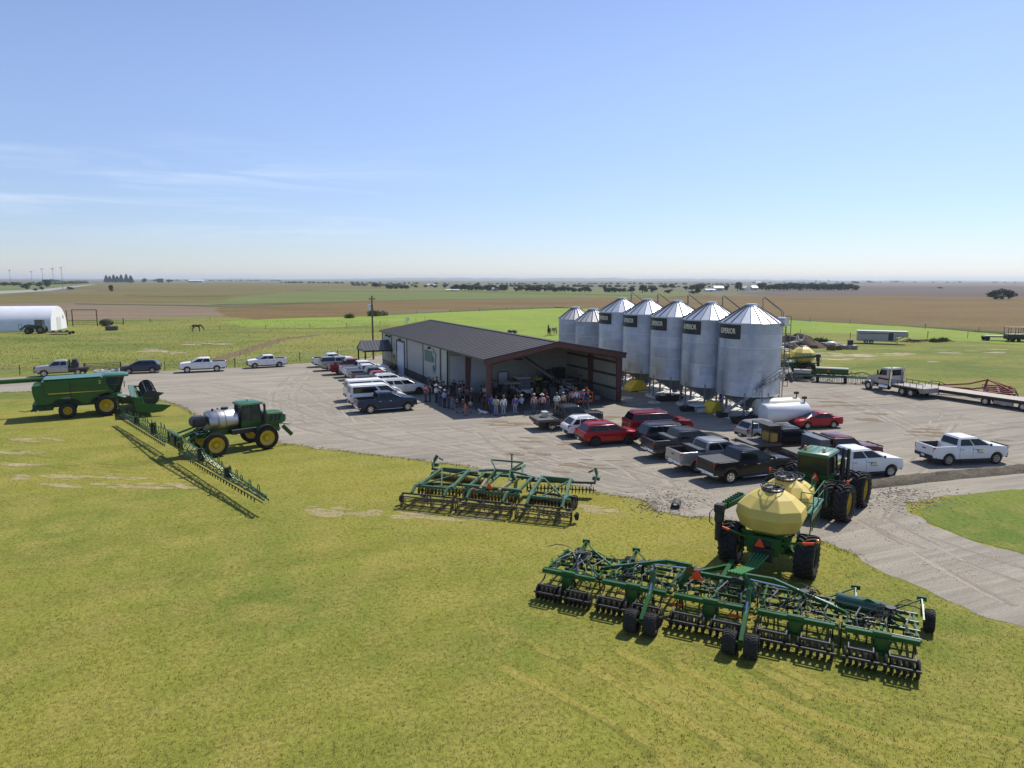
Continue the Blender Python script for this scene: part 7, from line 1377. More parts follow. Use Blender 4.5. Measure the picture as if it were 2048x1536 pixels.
for (x, y, s, m, lb) in [(1632,689,1.3,WEED,'tall green weed clump at the right edge of the dirt heap'),(1642,690,1.5,WEED,'tall green weed clump right of the dirt heap'),(1651,691,1.2,WEED,'tall green weed clump left of the scrap pile'),(1610,699,.9,DRYWEED,'dry rusty weed clump before the dirt heap'),(1664,700,.9,DRYWEED,'dry rusty weed clump in front of the scrap pile'),(1676,699,.8,DRYWEED,'dry weed clump by the wooden pallet'),(1868,684,.9,WEED,'green weed clump by the fallen branches'),(1885,683,1.0,WEED,'weed clump at the fence right of the trailer'),(748,632,2.2,WEED,'dark bush below the utility pole'),(766,631,1.7,WEED,'dark bush right of the utility pole'),(700,636,1.6,WEED,'weed bush on the field edge left of the pole'),(212,652,1.0,WEED,'low weeds around the bale feeder')]:
    tag(place('weed_clump', WEEDM[wi%3], m, None, G(x,y), (0,0,wi*1.3)), lb, 'weeds', 'weed clumps'); COL.objects[-1].scale = (s,s,s*.9); wi += 1
t = thing('scrap_pile', 'heap of scrap sheets and a white tarpaulin beside the dirt heap', 'scrap', G(1668,694), -12); b = B(); hn.seed(5)
for i in range(9): x, y = hn.uniform(-2,2), hn.uniform(-1,1); b.beam((x-1,y,.1+.09*i),(x+1,y+hn.uniform(-.6,.6),.25+.09*i), .5,.06)
b.o('sheets', HTB, t); b = B(); b.ball((-.6,0,.6),1.1,.7,.5); b.o('tarpaulin', MATS['white_roof_sheet'], t)
t = thing('wooden_pallet', 'stack of weathered wood with a dark box right of the scrap', 'pallet', G(1697,698), -12); b = B()
for i in range(5): b.box(-1.4,1.4,-.9,.9,.16*i,.16*i+.09); [b.box(-1.4+1.3*k,-1.2+1.3*k,-.9,.9,.16*i+.09,.16*i+.16) for k in range(3)]
b.o('boards', MATS['weathered_planks'], t); bx('box', BLACK, t, -.2,.7,-.3,.4,.8,1.7)
t = thing('fallen_branches', 'pile of dead branches on the grass right of the livestock trailer', 'branches', G(1850,685), -10); b = B(); hn.seed(8)
for i in range(16): x, y = hn.uniform(-4,4), hn.uniform(-.8,.8); b.path([(x-1.6,y,.1),(x,y+hn.uniform(-.3,.3),hn.uniform(.2,.6)),(x+1.5,y+hn.uniform(-.5,.5),hn.uniform(.1,.7))], .06, 5)
b.o('branches', mat('dead_wood', (.10,.075,.05), .9, var=.3), t)
t = thing('hay_wagon', 'olive flat wagon at the far right by the fence', 'wagon', G(1998,681), -14); bx('bed', mat('olive_steel', (.14,.14,.07), .6), t, -3.2,3.0,-1.1,1.1,.75,.95, bevel=.02); bx('pale_top', mat('pale_board', (.40,.39,.30), .7), t, -2.9,.6,-1.0,1.0,.95,1.05)
for x in (-2.6,2.2):
    for s in (-1,1): big_wheel(t, x, s*1.0, .5, .3, .25, 14, rim=BLACK, out=s, lh=.02)
for lb, x in (('dark cattle pen trailer with pipe sides at the right frame edge', 2032), ('second dark pen trailer cut by the right frame edge', 2066)):
    t = thing('cattle_trailer', lb, 'trailer', G(x,683), -14, 'pen trailers at the right edge'); bx('bed', BLACK, t, -2.0,2.0,-1.1,1.1,.5,1.5); b = B()
    for s in (-1,1):
        for xx in (-2,-.7,.7,2): b.tube((xx,s*1.1,.5),(xx,s*1.1,3.0),.06)
        b.tube((-2,s*1.1,3.0),(2,s*1.1,3.0),.06)
    b.o('pipe_sides', BLACK, t); bx('pale_cover', MATS['pale_board'], t, -1.9,1.9,-1.0,1.0,1.5,1.62)
    for s in (-1,1): big_wheel(t, 0, s*1.2, .38, .25, .2, 12, rim=BLACK, out=s, lh=.02)
# --- the dense part of the crowd, dark figures in the shade one cannot tell apart
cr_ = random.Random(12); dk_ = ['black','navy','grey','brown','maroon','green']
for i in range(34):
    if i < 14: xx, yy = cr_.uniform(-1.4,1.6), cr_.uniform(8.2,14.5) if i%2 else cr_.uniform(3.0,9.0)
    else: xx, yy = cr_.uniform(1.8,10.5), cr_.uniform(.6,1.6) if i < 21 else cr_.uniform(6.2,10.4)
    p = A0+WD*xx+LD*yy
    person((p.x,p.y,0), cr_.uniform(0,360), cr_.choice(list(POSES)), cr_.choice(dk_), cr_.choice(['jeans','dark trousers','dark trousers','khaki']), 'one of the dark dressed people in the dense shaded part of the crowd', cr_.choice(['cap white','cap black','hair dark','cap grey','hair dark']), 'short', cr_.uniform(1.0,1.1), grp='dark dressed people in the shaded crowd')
# --- inside the bay
def inb(x, y, z=0): return A0 + WD*x + LD*y + V((0,0,z))
BD_ = math.degrees(math.atan2(WD.y, WD.x))
t = thing('inclined_conveyor', 'long dark grey conveyor leaning inside the open bay', 'conveyor', inb(8.4,9.6), BD_); b = B(); b.beam((0,1.2,4.3),(3.9,-4.4,.6), .5,.3); b.o('belt_tube', mat('dusty_grey_steel', (.15,.15,.145), .6, dirt=.2), t); b = B(); b.beam((2.2,-1.9,2.1),(2.2,-3.2,.2), .1); b.beam((2.2,-1.9,2.1),(2.2,-.6,.2), .1); b.box(3.6,4.4,-5.0,-4.2,.1,.9); b.box(-.5,.4,.9,1.6,3.7,4.7); b.o('supports', BLACK, t)
t = thing('skid_loader', 'white and black loader carrying an orange work basket at the mouth of the bay', 'loader', inb(11.0,2.6), BD_-92, None, 1.0); b = B(); b.box(-1.6,.9,-.65,.65,.4,1.15); b.prism([(-1.7,.5),(-1.0,.5),(-1.0,1.5),(-1.7,1.35)], -.7,.7); b.o('body', mat('loader_white', (.60,.60,.58), .4, dirt=.12), t, bevel=.06)
b = B()
for s in (-1,1): b.beam((.55,s*.55,1.1),(.45,s*.5,2.05), .08); b.beam((-.9,s*.55,1.1),(-.85,s*.5,2.05), .08)
b.box(-1.0,.6,-.6,.6,2.03,2.12); b.o('cab_frame', BLACK, t); b = B()
for s in (-1,1): b.beam((-1.3,s*.75,1.5),(.9,s*.72,1.35), .12,.2); b.beam((.9,s*.72,1.35),(1.5,s*.6,.7), .12,.18)
b.o('lift_arm', BLACK, t); [bx('work_lamp', ORANGE, t, 1.45,1.75,s*.62-.14,s*.62+.14,1.45,1.75, bevel=.05) for s in (-1,1)]
for x in (-.85,.5):
    for s in (-1,1): big_wheel(t, x, s*.82, .42, .3, .22, 14, rim=ORANGE, out=s, lh=.03)
b = B()
for z in (.35,.8,1.3):
    for s in (-1,1): b.beam((1.6,s*.85,z),(2.5,s*.85,z), .07)
    b.beam((2.5,-.85,z),(2.5,.85,z), .07); b.beam((1.6,-.85,z),(1.6,.85,z), .07)
for x, y in ((1.6,-.85),(1.6,.85),(2.5,-.85),(2.5,.85),(2.5,-.3),(2.5,.3)): b.beam((x,y,.3),(x,y,1.35), .08)
b.box(1.6,2.5,-.85,.85,.28,.34); b.prism([(-.85,.35),(.85,.35),(.85,.55),(-.85,.55)], 2.5,2.53,'yz'); b.o('work_basket', ORANGE, t)
for lb, x, y, deg, m, can in (('white utility vehicle with windscreen at the back of the bay', 7.2,7.6,BD_-95,P_WHITE,P_WHITE), ('dark utility vehicle with tan canopy in the middle of the bay', 4.4,4.2,BD_+170,P_BLACK,CL['tan'])):
    t = thing('utility_vehicle', lb, 'utility vehicle', inb(x,y), deg, None, 1.15); b = B(); b.loft([[V((-1.4,s*.7,z)) for s, z in ((-1,.45),(1,.45),(1,.95),(-1,.95))],[V((.2,s*.72,z)) for s, z in ((-1,.4),(1,.4),(1,.95),(-1,.95))],[V((1.4,s*.6,z)) for s, z in ((-1,.5),(1,.5),(1,.85),(-1,.85))]]); b.o('body', m, t, bevel=.06)
    b = B(); [b.beam((xx,s*.68,.9),(xx*.85,s*.6,1.85), .06) for xx in (-.6,.7) for s in (-1,1)]; b.o('roll_cage', BLACK, t); bx('canopy', can, t, -.75,.75,-.72,.72,1.83,1.9, bevel=.03); b = B(); pane(b,[V((.72,-.62,1.0)),V((.72,.62,1.0)),V((.6,.58,1.8)),V((.6,-.58,1.8))],0,1,0,1); b.o('windscreen', GLASS, t); bx('seat', BLACK, t, -.35,.15,-.55,.55,.9,1.25, bevel=.05)
    for xx in (-.9,.95):
        for s in (-1,1): big_wheel(t, xx, s*.66, .32, .26, .17, 12, rim=DARKRIM, out=s, lh=.03)
def clutter(name, label, cat, x, y, seed, n, sx, sy, h, mats):
    t = thing(name, label, cat, inb(x,y), BD_); r_ = random.Random(seed); zz = 0
    for i in range(n):
        cx_, cy2 = r_.uniform(-sx,sx), r_.uniform(-sy,sy); w_, d_, hh = r_.uniform(.25,.7), r_.uniform(.2,.5), r_.uniform(.3,1)*h; k = i%3; b = B()
        if k == 0: b.box(cx_-w_,cx_+w_,cy2-d_,cy2+d_,.02+.003*i,hh)
        elif k == 1: b.tube((cx_,cy2,.02),(cx_,cy2,hh),w_*.6,12)
        else: b.beam((cx_-w_,cy2,.1),(cx_+w_,cy2+d_,hh*1.3),.12); b.beam((cx_+w_,cy2,.1),(cx_-w_*.4,cy2,hh*1.1),.1); b.box(cx_-w_*.6,cx_+w_*.6,cy2-d_*.5,cy2+d_*.5,.03+.003*i,hh*.5)
        b.o(('crate','barrel','rack')[k], mats[i%len(mats)], t, bevel=.02)
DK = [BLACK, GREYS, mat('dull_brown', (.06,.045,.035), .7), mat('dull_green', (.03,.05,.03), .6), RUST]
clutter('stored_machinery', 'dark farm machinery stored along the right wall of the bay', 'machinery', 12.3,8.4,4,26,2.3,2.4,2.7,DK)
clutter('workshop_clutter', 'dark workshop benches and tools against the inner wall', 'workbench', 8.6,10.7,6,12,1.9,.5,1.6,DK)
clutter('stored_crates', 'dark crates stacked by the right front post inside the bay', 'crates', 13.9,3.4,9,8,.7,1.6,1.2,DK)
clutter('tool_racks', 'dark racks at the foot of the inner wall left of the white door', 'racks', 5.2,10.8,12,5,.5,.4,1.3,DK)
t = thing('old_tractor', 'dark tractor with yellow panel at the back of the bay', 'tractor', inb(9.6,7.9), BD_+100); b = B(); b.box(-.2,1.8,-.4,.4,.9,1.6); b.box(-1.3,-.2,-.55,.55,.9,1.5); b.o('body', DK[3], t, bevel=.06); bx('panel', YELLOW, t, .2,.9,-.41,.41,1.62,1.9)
for x, r in ((-.9,.75),(1.5,.45)):
    for s in (-1,1): big_wheel(t, x, s*.85, r, .35, r*.5, 14, out=s, lh=.04)
t = thing('planter_pot', 'leafy planter beside the pale sliding door in the bay', 'planter', inb(4.95,9.3), 0); b = B(); b.lathe([(.25,0),(.38,.5),(.33,.5),(.3,.42),(.001,.42)],14,'z'); b.o('pot', BLACK, t); o = place('foliage', WEEDM[0], WEED, t, (0,0,.42)); o.scale = (.55,)*3
t = thing('dog', 'white dog lying at the foot of the front red post', 'dog', G(967,828), 160); J = {'mid': ((0,0,.2),(.12,.13)), 'rump': ((-.28,0,.2),(.13,.14)), 'chest': ((.26,0,.22),(.12,.12)), 'neck': ((.4,0,.32),.085), 'head': ((.5,0,.40),(.085,.075)), 'muz': ((.62,0,.37),.045), 'el': ((.47,.07,.49),.022), 'er': ((.47,-.07,.49),.022), 'fl': ((.3,.13,.08),.05), 'fl2': ((.5,.13,.05),.035), 'fr': ((.3,-.13,.08),.05), 'fr2': ((.5,-.13,.05),.035), 'bl': ((-.28,.16,.1),.08), 'bl2': ((-.05,.18,.05),.04), 'br': ((-.28,-.16,.1),.08), 'br2': ((-.05,-.18,.05),.04), 't1': ((-.42,0,.2),.04), 't2': ((-.62,.08,.1),.025)}
place('body', skin_mesh('body', J, [('mid','rump'),('mid','chest'),('chest','neck'),('neck','head'),('head','muz'),('head','el'),('head','er'),('chest','fl'),('fl','fl2'),('chest','fr'),('fr','fr2'),('rump','bl'),('bl','bl2'),('rump','br'),('br','br2'),('rump','t1'),('t1','t2')]), mat('white_fur', (.68,.66,.62), .9), t); bx('collar', RUST, t, .36,.42,-.09,.09,.24,.42, bevel=.03)
for lb, x, y in (('red fire post by the shed entrance door', -.9, 34.0), ('dark bollard left of the tall pale door', -1.2, 29.0)): t = thing('bollard', lb, 'bollard', inb(x,y), 0); b = B(); b.lathe([(.09,0),(.09,1.0),(.07,1.08),(.001,1.1)],12,'z'); b.o('post', REDP if 'red' in lb else BLACK, t); b = B(); b.lathe([(.095,.8),(.095,.92)],12,'z'); b.o('band', YELLOW, t)
t = thing('entrance_shrubs', 'dark shrubs beside the porch of the shed', 'shrub', inb(-.9,33.0), 0)
for i, (x, y) in enumerate(((0,0),(.2,.9),(-.3,1.8))): o = place('foliage', WEEDM[i], WEED, t, (x,y,0)); o.scale = (.7,.7,.8)
# ---------------------------------------------------------------- far left farmyard, fences, trees, horizon
q = thing('arched_barn', 'long white arched metal barn at the left frame edge', 'barn', G(119,659), 197); W_, H_ = 6.5, 5.9; arc = [(W_*math.cos(a), H_*math.sin(a)**.9) for a in [math.pi*k/24 for k in range(25)]]
b = B(); k = 25; prof = []
for i in range(120): prof += [(i*.35, 0), (i*.35+.2, .06)]
rings = [[V((x, -y*(1+d/6), z*(1+d/6))) for y, z in arc] for x, d in prof]; b.loft(rings, cap=False, closed=False); b.o('roof_shell', mat('barn_white', (.74,.75,.78), .5, var=.05, vs=.4, dirt=.10), q, smooth=50)
b = B(); b.prism(arc, .02, .12, 'yz'); e = b.o('end_wall', mat('barn_end_white', (.74,.75,.74), .5), q); bx('door', mat('barn_door_grey', (.55,.56,.55), .5), e, -.03,.03,-1.6,1.6,.0,3.2); bx('vent', GREYS, e, -.04,.02,-4.0,-3.4,2.6,3.4)
TG = mat('old_tractor_green', (.03,.075,.035), .5, dirt=.15); t = thing('loader_tractor', 'green tractor with front loader standing before the white arched barn', 'tractor', G(76,667), 196, None, 1.1); b = B(); b.box(.2,2.2,-.38,.38,.95,1.65); b.box(-1.4,.2,-.5,.5,.8,1.4); b.box(-1.2,.2,-.62,.62,1.4,1.7); b.o('body', TG, t, bevel=.06)
b = B(); lo = [V((-1.15,-.75,1.7)),V((.25,-.7,1.7)),V((.25,.7,1.7)),V((-1.15,.75,1.7))]; hi = [V((-1.1,-.7,2.75)),V((.15,-.65,2.75)),V((.15,.65,2.75)),V((-1.1,.7,2.75))]; b.loft([lo,hi]); cg = b.o('cab_glass', MATS['clear_cab_glass'], t, smooth=0); b = B(); [b.beam(p,r_,.08) for p, r_ in zip(lo,hi)]; b.o('cab_posts', BLACK, cg); bx('cab_roof', TG, cg, -1.25,.35,-.8,.8,2.75,2.92, bevel=.05)
b = B()
for s in (-1,1): b.beam((.1,s*.6,1.6),(1.9,s*.6,1.85), .14,.18); b.beam((1.9,s*.6,1.85),(3.0,s*.6,1.0), .14,.18)
b.path([(2.9,-.8,1.0),(3.1,-.8,1.0),(3.25,-.8,1.9),(3.0,-.8,2.1)], .07); b.path([(2.9,.8,1.0),(3.1,.8,1.0),(3.25,.8,1.9),(3.0,.8,2.1)], .07); b.box(2.9,3.05,-.9,.9,.7,1.0); b.o('front_loader', TG, t)
for x, r, w_ in ((-.8,.85,.5),(1.6,.62,.4)):
    for s in (-1,1): big_wheel(t, x, s*.95, r, w_, r*.5, 16, rim=mat('faded_rim', (.30,.24,.10), .6), out=s, lh=.04)
t = thing('rotary_mower', 'low dark rotary mower hitched behind the loader tractor', 'mower', G(112,668.5), 196); b = B(); b.box(-3.0,1.0,-1.6,1.6,.45,.62); b.beam((1.0,0,.5),(2.6,0,.6), .15); [b.box(-2.6+1.4*i,-2.0+1.4*i,-.3,.3,.62,.9) for i in range(3)]; b.o('deck', mat('mower_dark', (.05,.05,.04), .6), t)
for s in (-1,1): big_wheel(t, -3.2, s*1.2, .33, .2, .17, 12, rim=BLACK, out=s, lh=.02)
def fence(label, pts, h, step, m, wires=4, r=.05, pr=None):
    P = [G(*p) for p in pts]; t = thing('wire_fence', label, 'fence', P[0], 0, None); o0 = P[0]; pb = B(); pb.tube((0,0,-.1),(0,0,h), r, 6, r*.85); pm = pb.mesh('fence_post'); r_ = random.Random(len(label)); n = 0; wb = B()
    for a, c in zip(P, P[1:]):
        L_ = (c-a).length; k = max(1, int(L_/step))
        for i in range(k+1):
            p = a.lerp(c, i/k)-o0
            if n < 95: o = place('fence_post', pm, m, t, p, (r_.uniform(-.05,.05), r_.uniform(-.05,.05), 0)); n += 1
        for j in range(wires): z = h*(.3+.62*j/max(1,wires-1)); wb.tube(a-o0+V((0,0,z)), c-o0+V((0,0,z)), pr or .012, 4)
    wb.o('fence_wire', GREYS if not pr else m, t); return t
POST = mat('dark_post', (.035,.028,.022), .8, var=.2)
fence('wire fence with dark posts along the lane behind the white pickups', [(330,741),(470,735),(600,722),(745,708),(800,694)], 1.35, 5.5, POST)
fence('wire fence behind the silver flatbed pickup', [(-60,756),(40,750),(172,746)], 1.35, 5.5, POST)
fence('weedy wire fence crossing the pasture left of the shed', [(440,660),(620,657),(760,650),(812,647),(850,640)], 1.2, 9, POST)
fence('wire fence between back grass and bright meadow at the right', [(1600,672),(1700,679),(1855,676),(1935,676),(2080,681)], 1.5, 9, POST)
fence('far wire fence along the brown crop at the right', [(1545,641),(1700,648),(1850,658),(2080,672)], 1.4, 12, POST)
fence('far wire fence along the brown crop left of the bins', [(760,632),(900,625),(1110,616)], 1.4, 14, POST)
fence('thin wire fence across the left pasture below the bare field', [(232,648),(300,645),(420,641)], 1.3, 9, POST)
PIPE = mat('rusty_pipe', (.045,.030,.024), .7, var=.2)
fence('brown pipe rail fence between the flatbed pickup and the dark suv', [(170,749),(243,746)], 1.55, 4.8, PIPE, 6, .09, .035)
t = thing('pipe_gateway', 'tall brown pipe gateway frame beyond the white barn', 'gateway', G(146,652), 0); o0 = t.location.copy(); b = B(); a, c = V((0,0,0)), G(195,652)-o0
for p in (a, c): b.tube(p, p+V((0,0,4.4)), .13, 8)
b.tube(a+V((0,0,4.4)), c+V((0,0,4.4)), .09, 8); b.tube(a+V((-1.5,0,0)), a+V((-1.5,0,4.2)), .11); b.o('frame', PIPE, t); b = B()
for z in (.5,1.0,1.5): b.tube(a+V((0,0,z)), c+V((0,0,z)), .045, 6)
b.o('gate_rails', PIPE, t)
t = thing('bale_feeder', 'dark covered feeder by the pipe gateway', 'feeder', G(214,649.5), 0); b = B(); b.ball((0,0,.7),2.0,1.4,1.0); b.o('bale', mat('old_hay', (.06,.055,.03), .95, var=.3), t); b = B(); b.path([(2.2,0,.5),(4.6,0,.5)], .08); b.tube((4.6,0,0),(4.6,0,1.9),.12); b.tube((-2.1,0,0),(-2.1,0,1.0),.08); b.o('rail', PIPE, t)
t = thing('wooden_crate', 'grey rectangular panel crate lying in the pasture', 'crate', G(224,660.5), 15); bx('crate', mat('grey_wood', (.14,.12,.10), .9, var=.3), t, -1.3,1.3,-.6,.6,0,1.0); b = B(); [b.box(-1.32+.32*i,-1.24+.32*i,-.62,.62,0,1.02) for i in range(9)]; b.o('slats', POST, t)
for lb, x, y in (('white round trough by the pipe rail fence', 207,747.5), ('white low trough nearer the dark suv', 222,746)): t = thing('water_trough', lb, 'trough', G(x,y), 10, 'white troughs by the rail fence'); b = B(); b.lathe([(1.1,0),(1.15,.5),(1.05,.5),(1.0,.1),(.001,.1)],24,'z'); b.o('trough', MATS['white_roof_sheet'], t); bx('float_box', GREYS, t, .6,.9,-.2,.2,.5,.62)
t = thing('utility_pole', 'wooden utility pole with transformer can behind the shed porch', 'utility pole', G(747,719), 0); b = B(); b.tube((0,0,0),(0,0,10.2), .15, 10, .11); b.o('pole', mat('pole_wood', (.11,.085,.07), .9, var=.2), t); b = B(); b.tube((-.42,0,7.9),(-.42,0,8.8), .25, 14); b.o('transformer', MATS['white_roof_sheet'], t); b = B(); b.box(-.5,.5,-.06,.06,9.6,9.72); [b.tube((x,0,9.72),(x,0,9.9),.04) for x in (-.4,.4)]; b.o('crossarm', POST, t); b = B(); b.tube((-.14,.1,0),(-.14,.1,9.0),.035); b.path([(-.4,0,8.8),(-.3,0,9.3),(-.4,0,9.75)], .02); b.o('conduit', GREYS, t)
t = thing('satellite_dish', 'small white satellite dish on a post behind the shed roof', 'dish', G(815,650), -60); b = B(); b.lathe([(.001,0),(.35,.04),(.65,.16),(.63,.18),(.33,.07),(.001,.03)],18,'x',(0,0,1.7)); b.o('dish', MATS['white_roof_sheet'], t); b = B(); b.tube((-.02,0,0),(-.02,0,1.7),.05); b.o('post', GREYS, t)
for i, (x, y, h, lb) in enumerate([(0,572,22,'floodlight mast cut by the left frame edge'),(22,573,25,'floodlight mast with wide lamp bar at the far left'),(65,573,23,'floodlight mast third from the left'),(87,575,25.5,'floodlight mast above the small roadside trees'),(108,576,25.5,'floodlight mast left of the tallest near one'),(126,579,25,'white topped floodlight mast nearest the road')]):
    t = thing('floodlight_mast', lb, 'light mast', G(x,y), 0, 'sports floodlights on the left horizon'); b = B(); b.tube((0,0,0),(0,0,h), .32, 8, .16); b.o('pole', GREYS, t); b = B(); b.box(-1.6,1.6,-.15,.15,h-.2,h); b.box(-1.6,1.6,-.15,.15,h-1.3,h-1.1); [b.box(-1.5+.75*k-.28,-1.5+.75*k+.28,-.3,.1,h-.1,h+.5) for k in range(5)]; b.o('lamp_bar', GREYS if i < 5 else MATS['white_roof_sheet'], t)
# trees
def crown_mesh(seed, conifer=False, n=900):
    r_ = random.Random(seed); b = B(); bl = []
    if conifer: bl = [((0,0,.12+.80*k/7), .40*(1-k/8.2)+.03, .10) for k in range(8)]
    else:
        for _ in range(9): a = r_.uniform(0,6.28); q = r_.uniform(.05,.27); bl.append(((q*math.cos(a), q*math.sin(a), r_.uniform(.20,.78)), r_.uniform(.17,.28), r_.uniform(.16,.25)))
    for i in range(n):
        c, rx, rz = bl[i % len(bl)]; d = V((r_.gauss(0,1), r_.gauss(0,1), r_.gauss(0,1))).normalized(); k = r_.uniform(.55,1.05); p = V((c[0]+d.x*rx*k, c[1]+d.y*rx*k, c[2]+d.z*rz*k)); u = V((r_.gauss(0,1), r_.gauss(0,1), r_.gauss(0,1))).normalized(); w_ = u.cross(d).normalized(); s = r_.uniform(.035,.075)
        b.add([p-u*s, p+w_*s*.8, p+u*s, p-w_*s*.8], [(0,1,2,3)])
    me = bpy.data.meshes.new('crown'); me.from_pydata(b.v, [], b.f); return me
CR = [crown_mesh(i) for i in range(5)]; CC = [crown_mesh(20+i, True) for i in range(2)]; TK = []
for i in range(2):
    b = B(); b.tube((0,0,-.02),(0,0,.45), .035, 7, .022)
    for a in (0.3,2.2,4.4): b.tube((0,0,.30),(.20*math.cos(a),.20*math.sin(a),.62), .018, 5, .007)
    TK.append(b.mesh('trunk'))
BARK = mat('bark', (.05,.04,.032), .9, var=.2); tn = 0
def tree(px_, py_, wpx, hpx, kind, label, grp):
    global tn
    p = G(px_, py_); s = p.y/FPX; t = thing('conifer_tree' if kind == 2 else 'broadleaf_tree', label, 'tree', p, rnd.uniform(0,360), grp); k_ = 1.55 if kind == 2 else 1.35; t.scale = (wpx*s*k_, wpx*s*k_, hpx*s*1.08)
    place('crown', (CC if kind == 2 else CR)[tn % (2 if kind == 2 else 5)], CROWNS[kind], t); place('trunk', TK[tn % 2], BARK, t); tn += 1
for i, (x, y, w_, h) in enumerate([(213,565,9,13),(220,565,9,12),(228,565,9,14),(235,565,9,12),(243,565,10,14),(253,565,9,15),(262,565.5,11,13)]): tree(x, y, w_, h, 2, ['leftmost dark conifer of the row on the left horizon','second dark conifer from the left in the horizon row','third and tall dark conifer in the horizon row','short middle conifer of the horizon row','fifth dark conifer in the horizon row','tallest narrow conifer of the horizon row','conifer standing a little apart at the right end of the row'][i], 'row of conifers on the horizon')
for x, y, w_, h, k, lb in [(52,578,18,14,1,'roadside tree with flat crown at the far left'),(30,572,14,8,0,'dark round tree left on the park lawn'),(10,572,14,8,0,'dark tree at the left frame edge'),(78,574,11,9,0,'dark tree between the floodlight masts'),(93,574,16,15,0,'large dark round tree at the roadside lawn'),(112,567,22,9,1,'wide low tree behind the road'),(83,580,8,7,1,'tiny young tree beside the road'),(72,582,9,5,0,'dark bush at the road verge'),(141,580,11,6,0,'dark bush right of the tallest mast'),(222,583,9,13,0,'lone dark bush in the brown prairie'),(290,565,10,9,0,'round tree right of the conifers'),(318,565,18,8,0,'dark tree by the farm roofs on the left horizon'),(338,565,13,6,1,'low tree next to the long far shed'),
    (752,575,16,9,0,'round tree among the far centre hedge'),(705,571,5,5,1,'tiny far tree left of the utility pole'),(952,579,13,15,0,'tallest tree in the far centre grove'),(1285,585,20,15,0,'broad dark tree above the bins'),(1304,585,17,12,0,'dark tree right of the broad one above the bins'),(1262,585,14,11,0,'small dark tree left of the broad one above the bins'),(1208,580,9,8,0,'small round tree at the left end of the hedge above the small bins'),(1337,586,15,8,0,'low dark bush left of the white farm roofs'),(1397,588,13,15,0,'dark tree before the white farm roofs'),(1386,588,14,6,0,'low bush before the white farm roofs'),(1384,581,20,11,0,'dark tree left behind the white farm roofs'),(1404,579,20,12,0,'leafy tree directly left of the white barn'),(1452,581,11,12,0,'small tree right of the white barn'),(1475,582,17,18,1,'tallest tree between the white farm roofs'),(1371,580,10,8,1,'small tree at the left of the farmstead'),(1345,577,14,9,1,'round tree on the field left of the farmstead'),(1328,577,12,8,1,'smaller round tree left of the farmstead'),
    (1990,598,26,22,0,'large dark tree of the pair at the far right'),(2017,598,24,19,0,'lower dark tree of the pair at the far right'),(2003,599,16,9,1,'bush between the two far right trees'),(1712,567.5,14,5,0,'dark bush beyond the tree belt at the right'),(1737,565.5,10,4,1,'tiny tree on the right horizon'),(1790,565,14,3.5,1,'low tree on the right horizon'),(1880,577,10,3,1,'dark bush in the ploughed field')]: tree(x, y, w_, h, k, lb, None)
tr_ = random.Random(2)
def belt(x0, y0, x1, y1, n, h0, h1, words, grp):
    for i in range(n):
        f = (i+.5)/n; x = x0+(x1-x0)*f+tr_.uniform(-2,2); h = tr_.uniform(h0,h1); tree(x, y0+(y1-y0)*f+tr_.uniform(-.4,.4), h*tr_.uniform(1.1,1.6), h, tr_.choice((0,0,1)), words, grp)
belt(770,577.5,815,578,8,6,9,'one of the low hedge trees left in the far centre','hedge trees left of centre'); belt(905,580,1012,582,15,8,12,'one of the dark trees in the far centre grove','trees of the far centre grove'); belt(1030,582,1180,584,19,8,12,'one of the dark trees in the grove above the meadow','trees of the grove above the meadow'); belt(1212,584,1250,585,5,8,11,'one of the small hedge trees above the small bins','hedge trees above the small bins'); belt(1522,580,1706,580.5,27,11,15,'one of the dense dark trees of the far right shelter belt','trees of the right shelter belt'); belt(820,575,1000,576,9,4,7,'one of the small scattered trees beyond the centre grove','scattered far trees')
# treelines too far to count
def treeline(pts, n, h0, h1, seed):
    r_ = random.Random(seed); b = B()
    for _ in range(n):
        f = r_.random(); k = min(int(f*(len(pts)-1)), len(pts)-2); g_ = f*(len(pts)-1)-k; x = pts[k][0]+(pts[k+1][0]-pts[k][0])*g_; y = pts[k][1]+(pts[k+1][1]-pts[k][1])*g_
        p = G(x, y+r_.uniform(-.25,.25)); s = p.y/FPX; h = r_.uniform(h0,h1)*s; c = p+V((0,0,h*.5)); w_ = h*r_.uniform(.7,1.5); n_ = 6; b.ball(c, w_, w_, h*.55, 7, 4)
    o = b.o('treeline', CROWNS[1], smooth=0); o['kind'] = 'stuff'
treeline([(560,566),(740,567),(1000,568.5),(1250,568),(1480,570)], 130, 1.5, 3.5, 1); treeline([(700,571),(1000,573),(1180,573.5),(1480,575)], 110, 2.5, 5, 2); treeline([(-100,571),(60,570),(180,566)], 90, 3, 6, 3); treeline([(1500,566),(1800,565),(2150,566)], 60, 1, 2.5, 4); treeline([(300,561.5),(560,562)], 60, 1.2, 2.5, 5)
